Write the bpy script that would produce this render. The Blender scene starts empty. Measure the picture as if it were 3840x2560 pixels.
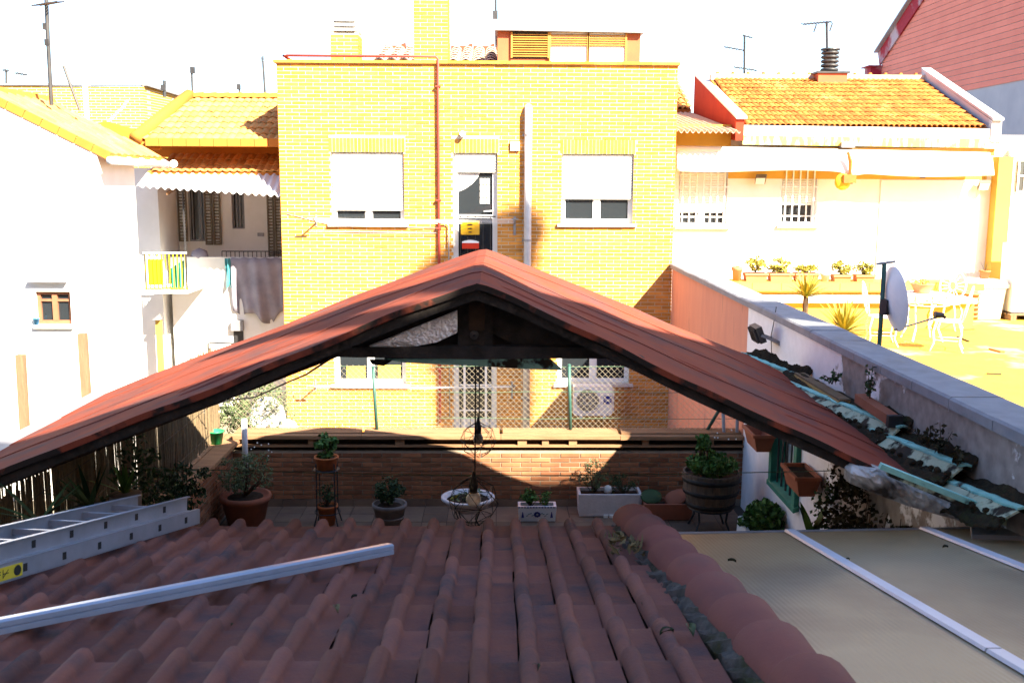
import bpy, math, random
from mathutils import Vector, Matrix
random.seed(11)
scene = bpy.context.scene
R = math.radians

# ------------------------------------------------------------------ camera, sky, sun, exposure
ZC = 4.08
FPX, PITCH, YAW, ROLL = 3800.0, R(9.0), R(0.88), R(0.275)
def cam_matrix():
    cp, sp, cy, sy, cr, sr = math.cos(PITCH), math.sin(PITCH), math.cos(YAW), math.sin(YAW), math.cos(ROLL), math.sin(ROLL)
    Rz = Matrix(((cy, -sy, 0), (sy, cy, 0), (0, 0, 1)))
    B = Matrix(((1, 0, 0), (0, 0, -1), (0, 1, 0)))
    Rx = Matrix(((1, 0, 0), (0, cp, -sp), (0, sp, cp)))
    Rr = Matrix(((cr, -sr, 0), (sr, cr, 0), (0, 0, 1)))
    return Rr @ Rx @ B @ Rz
CM = cam_matrix()
cam = bpy.data.cameras.new('camera')
cam.sensor_width = 36.0
cam.lens = FPX / 3840 * 36
cam.clip_end = 600
cam.dof.use_dof = True
cam.dof.focus_distance = 15.0
cam.dof.aperture_fstop = 7.0
camo = bpy.data.objects.new('camera', cam)
scene.collection.objects.link(camo)
rr, dd, ff = CM[0], CM[1], CM[2]
camo.matrix_world = Matrix(((rr[0], -dd[0], -ff[0], 0), (rr[1], -dd[1], -ff[1], 0), (rr[2], -dd[2], -ff[2], ZC), (0, 0, 0, 1)))
scene.camera = camo

SUN_DIR = Vector((0.82, -1.0, 1.0)).normalized()      # towards the sun
el = math.asin(SUN_DIR.z)
az = math.atan2(SUN_DIR.x, SUN_DIR.y)
world = bpy.data.worlds.new('World')
scene.world = world
world.use_nodes = True
wn = world.node_tree
wn.nodes.clear()
sky = wn.nodes.new('ShaderNodeTexSky')
sky.sky_type = 'NISHITA'
sky.sun_disc = False
sky.sun_elevation = el
sky.sun_rotation = az
sky.altitude = 600
sky.air_density = 1.0
sky.dust_density = 0.9
sky.ozone_density = 2.5
bg = wn.nodes.new('ShaderNodeBackground')
bg.inputs[1].default_value = 0.075
wo = wn.nodes.new('ShaderNodeOutputWorld')
wn.links.new(sky.outputs[0], bg.inputs[0])
wn.links.new(bg.outputs[0], wo.inputs[0])
sun = bpy.data.lights.new('sun', 'SUN')
sun.energy = 5.0
sun.angle = R(0.53)
sun.color = (1.0, 0.89, 0.70)
suno = bpy.data.objects.new('sun', sun)
suno.rotation_euler = (-SUN_DIR).to_track_quat('-Z', 'Y').to_euler()
suno.location = (20, -20, 30)
scene.collection.objects.link(suno)
scene.view_settings.view_transform = 'Standard'
scene.view_settings.look = 'None'
scene.view_settings.exposure = 2.62
scene.view_settings.gamma = 1.0
scene.cycles.max_bounces = 8
scene.cycles.diffuse_bounces = 4

# ------------------------------------------------------------------ helpers
def ray(px, py):
    c = Vector(((px - 1920) / FPX, (py - 1280) / FPX, 1.0))
    return CM.transposed() @ c
def aty(px, py, y):          # point of the plane Y = y seen at that place of the photograph
    d = ray(px, py); t = y / d.y
    return Vector((d.x * t, y, ZC + d.z * t))
def atx(px, py, x):
    d = ray(px, py); t = x / d.x
    return Vector((x, d.y * t, ZC + d.z * t))
def atz(px, py, z):
    d = ray(px, py); t = (z - ZC) / d.z
    return Vector((d.x * t, d.y * t, z))
def V(*a): return Vector(a)

class MB:
    def __init__(s): s.v = []; s.f = []; s.r = []
    def _add(s, vs, fs, rnd=0.0):
        n = len(s.v); s.v += [Vector(p) for p in vs]
        s.f += [tuple(i + n for i in f) for f in fs]; s.r += [rnd] * len(fs)
        return s
    def box(s, x0, x1, y0, y1, z0, z1, rnd=0.0):
        return s._add([(x0, y0, z0), (x1, y0, z0), (x1, y1, z0), (x0, y1, z0), (x0, y0, z1), (x1, y0, z1), (x1, y1, z1), (x0, y1, z1)],
                      [(0, 3, 2, 1), (4, 5, 6, 7), (0, 1, 5, 4), (1, 2, 6, 5), (2, 3, 7, 6), (3, 0, 4, 7)], rnd)
    def beam(s, p, q, w, h, up=(0, 0, 1), rnd=0.0):     # bar of width w and height h from p to q
        p, q, up = Vector(p), Vector(q), Vector(up)
        d = (q - p).normalized(); sd = d.cross(up)
        if sd.length < 1e-4: sd = d.cross(Vector((0, 1, 0)))
        sd.normalize(); u = sd.cross(d).normalized()
        a, b = sd * w / 2, u * h / 2
        vs = [p - a - b, p + a - b, p + a + b, p - a + b, q - a - b, q + a - b, q + a + b, q - a + b]
        return s._add(vs, [(0, 1, 2, 3), (7, 6, 5, 4), (0, 4, 5, 1), (1, 5, 6, 2), (2, 6, 7, 3), (3, 7, 4, 0)], rnd)
    def tube(s, pts, r, n=6, caps=True):
        pts = [Vector(p) for p in pts]
        rs = r if isinstance(r, (list, tuple)) else [r] * len(pts)
        vs = []; fs = []
        prev = None
        for i, p in enumerate(pts):
            d = (pts[min(i + 1, len(pts) - 1)] - pts[max(i - 1, 0)])
            d = d.normalized() if d.length > 1e-9 else Vector((0, 0, 1))
            if prev is None:
                a = d.cross(Vector((0, 0, 1)))
                if a.length < 1e-3: a = d.cross(Vector((0, 1, 0)))
            else:
                a = prev - d * prev.dot(d)
                if a.length < 1e-3: a = d.cross(Vector((0, 1, 0)))
            a.normalize(); prev = a; b = d.cross(a)
            for k in range(n):
                t = 2 * math.pi * k / n
                vs.append(p + (a * math.cos(t) + b * math.sin(t)) * rs[i])
        for i in range(len(pts) - 1):
            for k in range(n):
                k2 = (k + 1) % n
                fs.append((i * n + k, i * n + k2, (i + 1) * n + k2, (i + 1) * n + k))
        if caps:
            fs.append(tuple(reversed(range(n)))); fs.append(tuple((len(pts) - 1) * n + k for k in range(n)))
        return s._add(vs, fs)
    def lathe(s, c, prof, n=20, sx=1.0, sy=1.0):
        c = Vector(c); vs = []; fs = []
        for r, z in prof:
            for k in range(n):
                t = 2 * math.pi * k / n
                vs.append(c + Vector((r * math.cos(t) * sx, r * math.sin(t) * sy, z)))
        for i in range(len(prof) - 1):
            for k in range(n):
                k2 = (k + 1) % n
                fs.append((i * n + k, i * n + k2, (i + 1) * n + k2, (i + 1) * n + k))
        if prof[0][0] > 1e-4: fs.append(tuple(reversed(range(n))))
        if prof[-1][0] > 1e-4: fs.append(tuple((len(prof) - 1) * n + k for k in range(n)))
        return s._add(vs, fs)
    def prism(s, pts, vec, rnd=0.0):       # polygon swept along vec
        pts = [Vector(p) for p in pts]; vec = Vector(vec); n = len(pts)
        fs = [tuple(range(n)), tuple(reversed(range(n, 2 * n)))]
        fs += [((i + 1) % n, i, i + n, (i + 1) % n + n) for i in range(n)]
        return s._add(pts + [p + vec for p in pts], fs, rnd)
    def face(s, *pts): return s._add(pts, [tuple(range(len(pts)))])
    def grid(s, fn, nu, nv, close=False):
        vs = [fn(i / nu, j / nv) for i in range(nu + 1) for j in range(nv + 1)]
        fs = [(i * (nv + 1) + j, (i + 1) * (nv + 1) + j, (i + 1) * (nv + 1) + j + 1, i * (nv + 1) + j + 1) for i in range(nu) for j in range(nv)]
        return s._add(vs, fs)
    def slab(s, fn, nu, nv, thick):        # a grid with thickness (vector) and closed rim
        n0 = len(s.v)
        top = [Vector(fn(i / nu, j / nv)) for i in range(nu + 1) for j in range(nv + 1)]
        th = Vector(thick); bot = [p - th for p in top]
        N = len(top); W = nv + 1
        fs = []
        for i in range(nu):
            for j in range(nv):
                a = (i * W + j, (i + 1) * W + j, (i + 1) * W + j + 1, i * W + j + 1)
                fs.append(a); fs.append(tuple(N + k for k in reversed(a)))
        for j in range(nv):
            fs.append((j, j + 1, N + j + 1, N + j)); e = nu * W
            fs.append((e + j + 1, e + j, N + e + j, N + e + j + 1))
        for i in range(nu):
            fs.append(((i + 1) * W, i * W, N + i * W, N + (i + 1) * W)); e = nv
            fs.append((i * W + e, (i + 1) * W + e, N + (i + 1) * W + e, N + i * W + e))
        return s._add(top + bot, fs)
    def build(s, name, mat, parent=None, smooth=False, origin=None, fix=False):
        root = parent
        while root is not None and root.parent is not None: root = root.parent
        if root is not None: o0 = Vector(root['_o'])
        elif origin is not None: o0 = Vector(origin)
        else:
            xs = [p.x for p in s.v]; ys = [p.y for p in s.v]; zs = [p.z for p in s.v]
            o0 = Vector(((min(xs) + max(xs)) / 2, (min(ys) + max(ys)) / 2, min(zs)))
        me = bpy.data.meshes.new(name)
        me.from_pydata([tuple(p - o0) for p in s.v], [], s.f)
        if any(s.r):
            at = me.attributes.new('rnd', 'FLOAT', 'FACE'); at.data.foreach_set('value', s.r)
        if fix:
            import bmesh
            bm = bmesh.new(); bm.from_mesh(me); bmesh.ops.recalc_face_normals(bm, faces=bm.faces); bm.to_mesh(me); bm.free()
        if smooth: me.shade_smooth()
        me.materials.append(MAT[mat])
        o = bpy.data.objects.new(name, me); scene.collection.objects.link(o)
        if parent is not None: o.parent = parent
        else: o.location = o0; o['_o'] = tuple(o0)
        return o

def tag(o, label, cat, group=None):
    o['label'] = label; o['category'] = cat
    if group: o['group'] = group
    return o
def struct(o): o['kind'] = 'structure'; return o
def stuff(o): o['kind'] = 'stuff'; return o
def thing(name, label, cat, loc=(0, 0, 0), group=None):
    o = bpy.data.objects.new(name, None); o.empty_display_size = 0.2
    o.location = loc; o['_o'] = tuple(loc); scene.collection.objects.link(o)
    return tag(o, label, cat, group)
def inst(me, name, parent, loc, rot=(0, 0, 0), scale=(1, 1, 1), matrix=None):
    o = bpy.data.objects.new(name, me); scene.collection.objects.link(o); o.parent = parent
    root = parent
    while root.parent is not None: root = root.parent
    if matrix is not None: o.matrix_local = Matrix.Translation(-Vector(root['_o'])) @ matrix
    else:
        o.location = Vector(loc) - Vector(root['_o']); o.rotation_euler = rot; o.scale = scale
    return o
def copy_tree(o, parent=None):
    c = o.copy(); scene.collection.objects.link(c)
    if parent is not None: c.parent = parent
    for ch in o.children: copy_tree(ch, c)
    return c
def mesh_of(mb, name, mat, smooth=False):
    me = bpy.data.meshes.new(name)
    me.from_pydata([tuple(p) for p in mb.v], [], mb.f)
    if smooth: me.shade_smooth()
    me.materials.append(MAT[mat]); return me

# ------------------------------------------------------------------ materials
MAT = {}
def mat(name, c, c2=None, rough=0.8, scale=6.0, detail=4.0, var=0.0, bump=0.0, bscale=60.0, metal=0.0, spec=0.3, lo=0.35, hi=0.65, c3=None, s3=1.2, lo3=0.55, hi3=0.7, trans=0.0, emit=None, alpha=None, stretch=None):
    m = bpy.data.materials.new(name); m.use_nodes = True; MAT[name] = m
    nt = m.node_tree; N = nt.nodes; L = nt.links
    p = N['Principled BSDF']
    p.inputs['Roughness'].default_value = rough; p.inputs['Metallic'].default_value = metal
    p.inputs['Specular IOR Level'].default_value = spec
    geo = N.new('ShaderNodeNewGeometry')
    pos = geo.outputs['Position']
    if stretch:
        mp = N.new('ShaderNodeMapping'); mp.inputs['Scale'].default_value = stretch
        L.new(pos, mp.inputs['Vector']); pos = mp.outputs[0]
    def noise(sc, det=detail):
        n = N.new('ShaderNodeTexNoise'); n.inputs['Scale'].default_value = sc; n.inputs['Detail'].default_value = det
        n.inputs['Roughness'].default_value = 0.6
        L.new(pos, n.inputs['Vector']); return n.outputs[0]
    def ramp(src, lo, hi):
        r = N.new('ShaderNodeMapRange'); r.inputs[1].default_value = lo; r.inputs[2].default_value = hi
        L.new(src, r.inputs[0]); return r.outputs[0]
    def mix(fac, a, b, mode='MIX'):
        x = N.new('ShaderNodeMix'); x.data_type = 'RGBA'; x.blend_type = mode
        if isinstance(fac, float): x.inputs[0].default_value = fac
        else: L.new(fac, x.inputs[0])
        for i, v in ((6, a), (7, b)):
            if isinstance(v, tuple): x.inputs[i].default_value = (*v, 1)
            else: L.new(v, x.inputs[i])
        return x.outputs[2]
    col = mix(ramp(noise(scale), lo, hi), c, c2) if c2 else c
    if c3: col = mix(ramp(noise(s3), lo3, hi3), col, c3)
    if var:
        at = N.new('ShaderNodeAttribute'); at.attribute_name = 'rnd'
        oi = N.new('ShaderNodeObjectInfo')
        ad = N.new('ShaderNodeMath'); ad.operation = 'ADD'; L.new(at.outputs['Fac'], ad.inputs[0]); L.new(oi.outputs['Random'], ad.inputs[1])
        fr = N.new('ShaderNodeMath'); fr.operation = 'FRACT'; L.new(ad.outputs[0], fr.inputs[0])
        mr = N.new('ShaderNodeMapRange'); mr.inputs[3].default_value = 1 - var; mr.inputs[4].default_value = 1 + var
        L.new(fr.outputs[0], mr.inputs[0])
        cb = N.new('ShaderNodeCombineColor')
        for i in range(3): L.new(mr.outputs[0], cb.inputs[i])
        col = mix(1.0, col, cb.outputs[0], 'MULTIPLY')
    if isinstance(col, tuple): p.inputs['Base Color'].default_value = (*col, 1)
    else: L.new(col, p.inputs['Base Color'])
    if bump:
        b = N.new('ShaderNodeBump'); b.inputs['Strength'].default_value = min(1.0, bump * 1.3); b.inputs['Distance'].default_value = 0.3 / bscale
        L.new(noise(bscale, 6.0), b.inputs['Height']); L.new(b.outputs[0], p.inputs['Normal'])
    if trans: p.inputs['Transmission Weight'].default_value = trans
    if alpha is not None: p.inputs['Alpha'].default_value = alpha
    if emit:
        p.inputs['Emission Color'].default_value = (*emit[0], 1); p.inputs['Emission Strength'].default_value = emit[1]
    m['nt'] = 1
    return m

mat('brick_cream', (.50, .205, .035), (.58, .26, .05), .85, 9, var=.26, bump=.25, bscale=70, spec=.15)
mat('mortar_pale', (.66, .58, .46), (.56, .48, .37), .95, 5, bump=.2, bscale=90, spec=.1)
mat('brick_red', (.22, .088, .045), (.28, .12, .058), .85, 7, var=.3, bump=.3, bscale=70, spec=.15)
mat('mortar_grey', (.30, .24, .18), (.22, .18, .14), .95, 5, bump=.3, bscale=90, spec=.1)
mat('white_paint', (.80, .79, .77), (.74, .73, .70), .7, 2.5, bump=.04, bscale=40, spec=.2)
mat('white_plastic', (.80, .80, .80), (.76, .76, .77), .45, 3, spec=.4)
mat('shutter_white', (.80, .79, .76), None, .55, spec=.35)
mat('stone_sill', (.66, .62, .58), (.56, .53, .50), .6, 12, bump=.05, spec=.3)
mat('red_pipe', (.34, .05, .035), (.28, .04, .03), .5, 9, spec=.4)
mat('grey_pipe', (.55, .55, .57), (.45, .45, .47), .5, 9, spec=.4)
mat('glass', (.02, .025, .03), None, .04, spec=.9)
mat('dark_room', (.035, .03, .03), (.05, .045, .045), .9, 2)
mat('felt', (.235, .055, .032), (.195, .050, .034), .95, 2.0, bump=.25, bscale=140, spec=.05, c3=(.105, .052, .050), s3=1.9, lo3=.48, hi3=.70)
mat('felt_edge', (.20, .05, .03), (.028, .022, .020), .95, 3.5, bump=.5, bscale=60, lo=.40, hi=.50, spec=.1)
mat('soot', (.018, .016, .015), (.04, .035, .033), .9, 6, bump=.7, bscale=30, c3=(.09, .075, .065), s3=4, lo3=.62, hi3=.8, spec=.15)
mat('dark_wood', (.05, .032, .022), (.03, .022, .018), .9, 6, bump=.5, bscale=40, spec=.12)
mat('moss', (.022, .018, .013), (.04, .03, .018), .97, 9, bump=1.0, bscale=25, spec=.08, c3=(.035, .04, .016), s3=6)
mat('turquoise', (.30, .60, .54), (.22, .50, .46), .8, 14, bump=.5, bscale=45, c3=(.05, .045, .035), s3=7, lo3=.58, hi3=.66, spec=.2)
mat('pale_green_paint', (.42, .46, .34), (.36, .42, .30), .85, 12, bump=.5, bscale=45, c3=(.03, .025, .02), s3=5, lo3=.50, hi3=.58, spec=.15)
mat('turquoise_bright', (.42, .80, .74), (.34, .70, .66), .8, 14, bump=.4, bscale=45, c3=(.05, .045, .035), s3=6, lo3=.56, hi3=.62, spec=.2)
mat('plaster_lump', (.55, .55, .55), (.30, .28, .27), .95, 9, bump=1.0, bscale=22, c3=(.06, .05, .045), s3=2.6, lo3=.5, hi3=.62, spec=.1)
mat('plaster_white', (.88, .89, .92), (.74, .74, .78), .95, 12, bump=.6, bscale=22, c3=(.10, .08, .06), s3=4.0, lo3=.58, hi3=.72, spec=.1)
mat('board_wood', (.30, .17, .09), (.22, .12, .065), .85, 5, bump=.4, bscale=30, spec=.15, stretch=(.5, 4, 4))
mat('old_post', (.22, .15, .09), (.17, .115, .07), .9, 4, bump=.4, bscale=20, spec=.15, stretch=(5, 5, .6))
mat('plank_yellow', (.48, .30, .10), (.38, .24, .09), .8, 5, bump=.3, spec=.2)
mat('terracotta', (.34, .12, .07), (.28, .10, .06), .85, 5, bump=.15, bscale=80, spec=.2, var=.08)
mat('terracotta_light', (.50, .21, .09), (.44, .18, .08), .85, 5, bump=.15, bscale=80, spec=.2, var=.08)
mat('orange_pot', (.48, .15, .05), (.40, .12, .045), .8, 6, bump=.1, spec=.25)
mat('grey_pot', (.18, .15, .14), (.24, .21, .19), .9, 8, bump=.3, spec=.15)
mat('soil', (.035, .025, .018), (.055, .04, .03), 1.0, 20, bump=1.0, bscale=60, spec=.05)
mat('tile_clay', (.195, .078, .056), (.15, .066, .056), .88, 5, bump=.5, bscale=70, spec=.14, var=.24, c3=(.070, .052, .056), s3=3.4, lo3=.50, hi3=.72)
mat('tile_ridge', (.20, .068, .055), (.17, .06, .052), .85, 4, bump=.2, bscale=70, spec=.2, var=.08, c3=(.11, .06, .055), s3=2.2, lo3=.56, hi3=.78)
mat('mortar_moss', (.12, .105, .095), (.07, .062, .056), .97, 14, bump=1.0, bscale=40, c3=(.055, .055, .028), s3=5, lo3=.5, hi3=.62, spec=.1)
mat('polycarbonate', (.305, .228, .125), (.26, .19, .102), .42, 1.5, spec=.4, c3=(.17, .115, .062), s3=1.1, lo3=.46, hi3=.72)
mat('strip_white', (.60, .63, .72), (.52, .55, .64), .35, 4, spec=.5)
mat('aluminium', (.42, .44, .50), (.34, .36, .41), .38, 7, metal=.55, spec=.5, bump=.05, bscale=60)
mat('aluminium_bright', (.36, .42, .54), (.31, .37, .48), .3, 5, metal=.35, spec=.5)
mat('sticker_yellow', (.62, .48, .04), None, .5)
mat('ink_black', (.02, .02, .02), None, .6)
mat('grey_metal', (.30, .30, .32), (.24, .24, .26), .5, 6, metal=.4, spec=.4)
mat('black_metal', (.02, .02, .022), (.035, .033, .035), .5, 9, spec=.4)
mat('green_metal', (.035, .105, .085), (.025, .08, .065), .5, 9, spec=.4)
mat('green_paint', (.025, .17, .12), (.035, .22, .16), .6, 8, bump=.15, spec=.3)
mat('wire_green', (.10, .17, .10), None, .5, spec=.4)
mat('wire_steel', (.42, .36, .26), None, .5, metal=.3, spec=.4)
mat('wire_dark', (.02, .02, .022), None, .6)
mat('roof_tile_sun', (.50, .22, .06), (.56, .28, .09), .85, 6, var=.25, bump=.2, spec=.15, c3=(.40, .20, .08), s3=1.5)
mat('roof_tile_orange', (.48, .17, .03), (.44, .15, .028), .85, 4, var=.06, bump=.15, spec=.15)
mat('orange_wall', (.47, .155, .02), (.43, .14, .02), .9, 3, spec=.1)
mat('roof_tile_white', (.56, .42, .32), (.46, .32, .24), .85, 6, var=.12, spec=.15)
mat('roof_tile_right', (.43, .145, .032), (.36, .11, .028), .85, 6, var=.3, bump=.2, spec=.15, c3=(.48, .22, .07), s3=1.6)
mat('ridge_red', (.32, .05, .025), (.27, .042, .022), .85, 5, var=.1, spec=.15)
mat('dormer_terracotta', (.40, .12, .055), (.35, .10, .05), .85, 2.5, spec=.15)
mat('louvre_wood', (.46, .24, .05), (.40, .19, .045), .7, 6, spec=.2)
mat('red_render', (.34, .045, .022), (.29, .035, .02), .9, 3, spec=.1, bump=.2)
mat('yellow_render', (.60, .36, .07), (.54, .32, .065), .9, 2.5, spec=.1)
mat('ochre_stain', (.60, .42, .10), (.70, .62, .45), .9, 3, spec=.1, lo=.45, hi=.6, stretch=(4, 1, .8))
mat('terrace_yellow', (.60, .36, .045), (.54, .32, .04), .85, 3, spec=.15, c3=(.66, .50, .22), s3=.9, lo3=.55, hi3=.65)
mat('pink_clapboard', (.78, .27, .21), (.72, .24, .19), .9, 1.5, var=.06, spec=.1)
mat('clapboard_joint', (.13, .075, .08), None, .95)
mat('grey_render', (.46, .46, .50), (.40, .40, .45), .95, 1.2, bump=.1, spec=.1)
mat('fascia_red', (.34, .03, .05), (.48, .36, .40), .85, .8, lo=.50, hi=.62, spec=.2)
mat('pink_wall', (.66, .30, .205), (.60, .27, .195), .95, 2.0, bump=.12, bscale=50, spec=.1, c3=(.24, .15, .13), s3=1.6, lo3=.6, hi3=.8, stretch=(1, 2.4, .55))
mat('coping_stone', (.27, .275, .30), (.22, .225, .25), .8, 6, bump=.2, bscale=40, spec=.2, c3=(.20, .19, .19), s3=2.4, lo3=.56, hi3=.74)
mat('leaf_green', (.055, .13, .025), (.085, .18, .035), .6, 6, var=.4, spec=.3)
mat('leaf_dark', (.025, .055, .018), (.04, .08, .025), .65, 6, var=.45, spec=.3)
mat('leaf_olive', (.10, .14, .06), (.14, .17, .08), .65, 6, var=.4, spec=.25)
mat('leaf_brown', (.045, .038, .02), (.03, .03, .015), .8, 6, var=.5, spec=.15)
mat('leaf_yellow', (.26, .24, .03), (.34, .30, .05), .65, 6, var=.35, spec=.25)
mat('dead_leaf', (.16, .13, .06), (.11, .09, .05), .8, 10, var=.3, spec=.2)
mat('bark', (.09, .06, .04), (.06, .045, .03), .95, 10, bump=.6, bscale=40, spec=.1)
mat('reed', (.24, .175, .10), (.18, .13, .08), .9, 30, var=.35, spec=.15)
mat('barrel_wood', (.17, .125, .095), (.12, .09, .07), .85, 7, bump=.4, bscale=30, spec=.15, stretch=(6, 6, 1))
mat('iron_hoop', (.022, .020, .022), (.04, .035, .03), .6, 9, metal=.3, spec=.3)
mat('ceramic_white', (.72, .74, .78), None, .25, spec=.5)
mat('ceramic_blue', (.03, .05, .22), None, .3, spec=.5)
mat('ceramic_teal', (.05, .16, .18), None, .3, spec=.5)
mat('cast_white', (.66, .62, .62), (.58, .54, .54), .8, 10, bump=.7, bscale=28, spec=.2)
mat('globe_white', (.80, .80, .80), None, .3, spec=.5)
mat('bulb_glass', (.35, .30, .24), None, .15, spec=.6)
mat('floor_tile', (.20, .13, .085), (.16, .10, .07), .75, 4, var=.18, bump=.1, spec=.25)
mat('grout', (.07, .055, .045), None, .95)
mat('ground_soil', (.24, .20, .15), (.18, .15, .11), .97, 2, spec=.1)
mat('hood_yellow', (.62, .42, .02), (.54, .36, .02), .6, 5)
mat('strap_orange', (.55, .12, .02), (.45, .09, .02), .6, 5)
mat('toy_yellow', (.62, .33, .01), None, .5)
mat('toy_red', (.55, .03, .01), None, .5)
mat('balcony_yellow', (.60, .44, .01), None, .6)
mat('balcony_teal', (.04, .34, .22), (.03, .26, .18), .6, 3)
mat('shutter_grey', (.20, .17, .13), (.16, .14, .11), .7, 6, spec=.2)
mat('tarp_grey', (.30, .28, .34), (.20, .19, .24), .6, 3, spec=.3)
mat('tarp_teal', (.08, .36, .40), None, .6, spec=.3)
mat('window_wood', (.30, .13, .07), (.25, .10, .055), .7, 6, spec=.25)
mat('fibre_cement', (.68, .68, .70), (.60, .60, .63), .85, 2, spec=.15)
mat('badge_blue', (.01, .03, .28), None, .4)
mat('bucket_blue', (.05, .25, .50), None, .5)
mat('bucket_green', (.02, .34, .10), None, .4, spec=.4)
mat('dish_blue', (.62, .70, .80), (.55, .63, .74), .5, 5, spec=.35, c3=(.42, .30, .28), s3=3.2, lo3=.68, hi3=.74)
mat('apartment_brick', (.48, .36, .26), (.42, .31, .22), .9, 3, spec=.1)
mat('curtain', (.70, .70, .72), (.62, .58, .58), .9, 4)

# the terrace wall: old white paint that has flaked off in patches below the coping
def peeling_wall():
    m = bpy.data.materials.new('peeling_wall'); m.use_nodes = True; MAT['peeling_wall'] = m
    nt = m.node_tree; N = nt.nodes; L = nt.links; p = N['Principled BSDF']; p.inputs['Roughness'].default_value = .93
    p.inputs['Specular IOR Level'].default_value = .1
    geo = N.new('ShaderNodeNewGeometry'); sep = N.new('ShaderNodeSeparateXYZ'); L.new(geo.outputs[0], sep.inputs[0])
    n1 = N.new('ShaderNodeTexNoise'); n1.inputs['Scale'].default_value = 1.7; n1.inputs['Detail'].default_value = 6; n1.inputs['Roughness'].default_value = .62
    L.new(geo.outputs[0], n1.inputs['Vector'])
    n2 = N.new('ShaderNodeTexNoise'); n2.inputs['Scale'].default_value = 9; n2.inputs['Detail'].default_value = 6
    L.new(geo.outputs[0], n2.inputs['Vector'])
    def mr(s, a, b, c=0, d=1):
        x = N.new('ShaderNodeMapRange'); x.inputs[1].default_value = a; x.inputs[2].default_value = b; x.inputs[3].default_value = c; x.inputs[4].default_value = d
        L.new(s, x.inputs[0]); return x.outputs[0]
    def mth(op, a, b):
        x = N.new('ShaderNodeMath'); x.operation = op
        for i, v in enumerate((a, b)):
            if isinstance(v, float): x.inputs[i].default_value = v
            else: L.new(v, x.inputs[i])
        return x.outputs[0]
    ywear = mr(sep.outputs[1], 9.9, 8.9, -.20, .06)      # the worn stretch starts about 9.5 m out
    v = mth('ADD', n1.outputs[0], ywear)
    mask = mr(v, .49, .53)
    def mix(f, a, b):
        x = N.new('ShaderNodeMix'); x.data_type = 'RGBA'; L.new(f, x.inputs[0])
        for i, q in ((6, a), (7, b)):
            if isinstance(q, tuple): x.inputs[i].default_value = (*q, 1)
            else: L.new(q, x.inputs[i])
        return x.outputs[2]
    paint = mix(mr(n2.outputs[0], .3, .7), (.87, .85, .87), (.80, .78, .80))
    bare = mix(mr(n2.outputs[0], .35, .65), (.36, .31, .28), (.24, .205, .19))
    L.new(mix(mask, paint, bare), p.inputs['Base Color'])
    b = N.new('ShaderNodeBump'); b.inputs['Strength'].default_value = .35; b.inputs['Distance'].default_value = .02
    L.new(mth('SUBTRACT', mth('MULTIPLY', n2.outputs[0], .5), mask), b.inputs['Height']); L.new(b.outputs[0], p.inputs['Normal'])
peeling_wall()
# ------------------------------------------------------------------ ground
g = MB().box(-250, 250, -60, 400, -1.2, -0.45)
struct(g.build('ground', 'ground_soil'))

# ------------------------------------------------------------------ bricklaying
def lay_bricks(u0, u1, z0, z1, holes, length=.25, course=.0632, joint=.0125, seed=1):
    """rectangles (u0,u1,z0,z1,full) of a running bond, cut at the holes"""
    rnd = random.Random(seed); out = []
    n = int(round((z1 - z0) / course))
    for i in range(n):
        za = z0 + i * course; zb = za + course - joint
        u = u0 - (length / 2 if i % 2 else 0)
        while u < u1 - .02:
            a, b = max(u, u0), min(u + length - joint, u1); u += length
            if b - a < .03: continue
            segs = [(a, b)]
            for h in holes:
                if zb <= h[2] + .004 or za >= h[3] - .004: continue
                ns = []
                for s in segs:
                    if s[1] <= h[0] or s[0] >= h[1]: ns.append(s); continue
                    if s[0] < h[0] - .02: ns.append((s[0], h[0] - .003))
                    if s[1] > h[1] + .02: ns.append((h[1] + .003, s[1]))
                segs = ns
            for s in segs:
                if s[1] - s[0] > .02: out.append((s[0], s[1], za, zb, abs(s[1] - s[0] - (length - joint)) < 1e-4))
    return out

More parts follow.
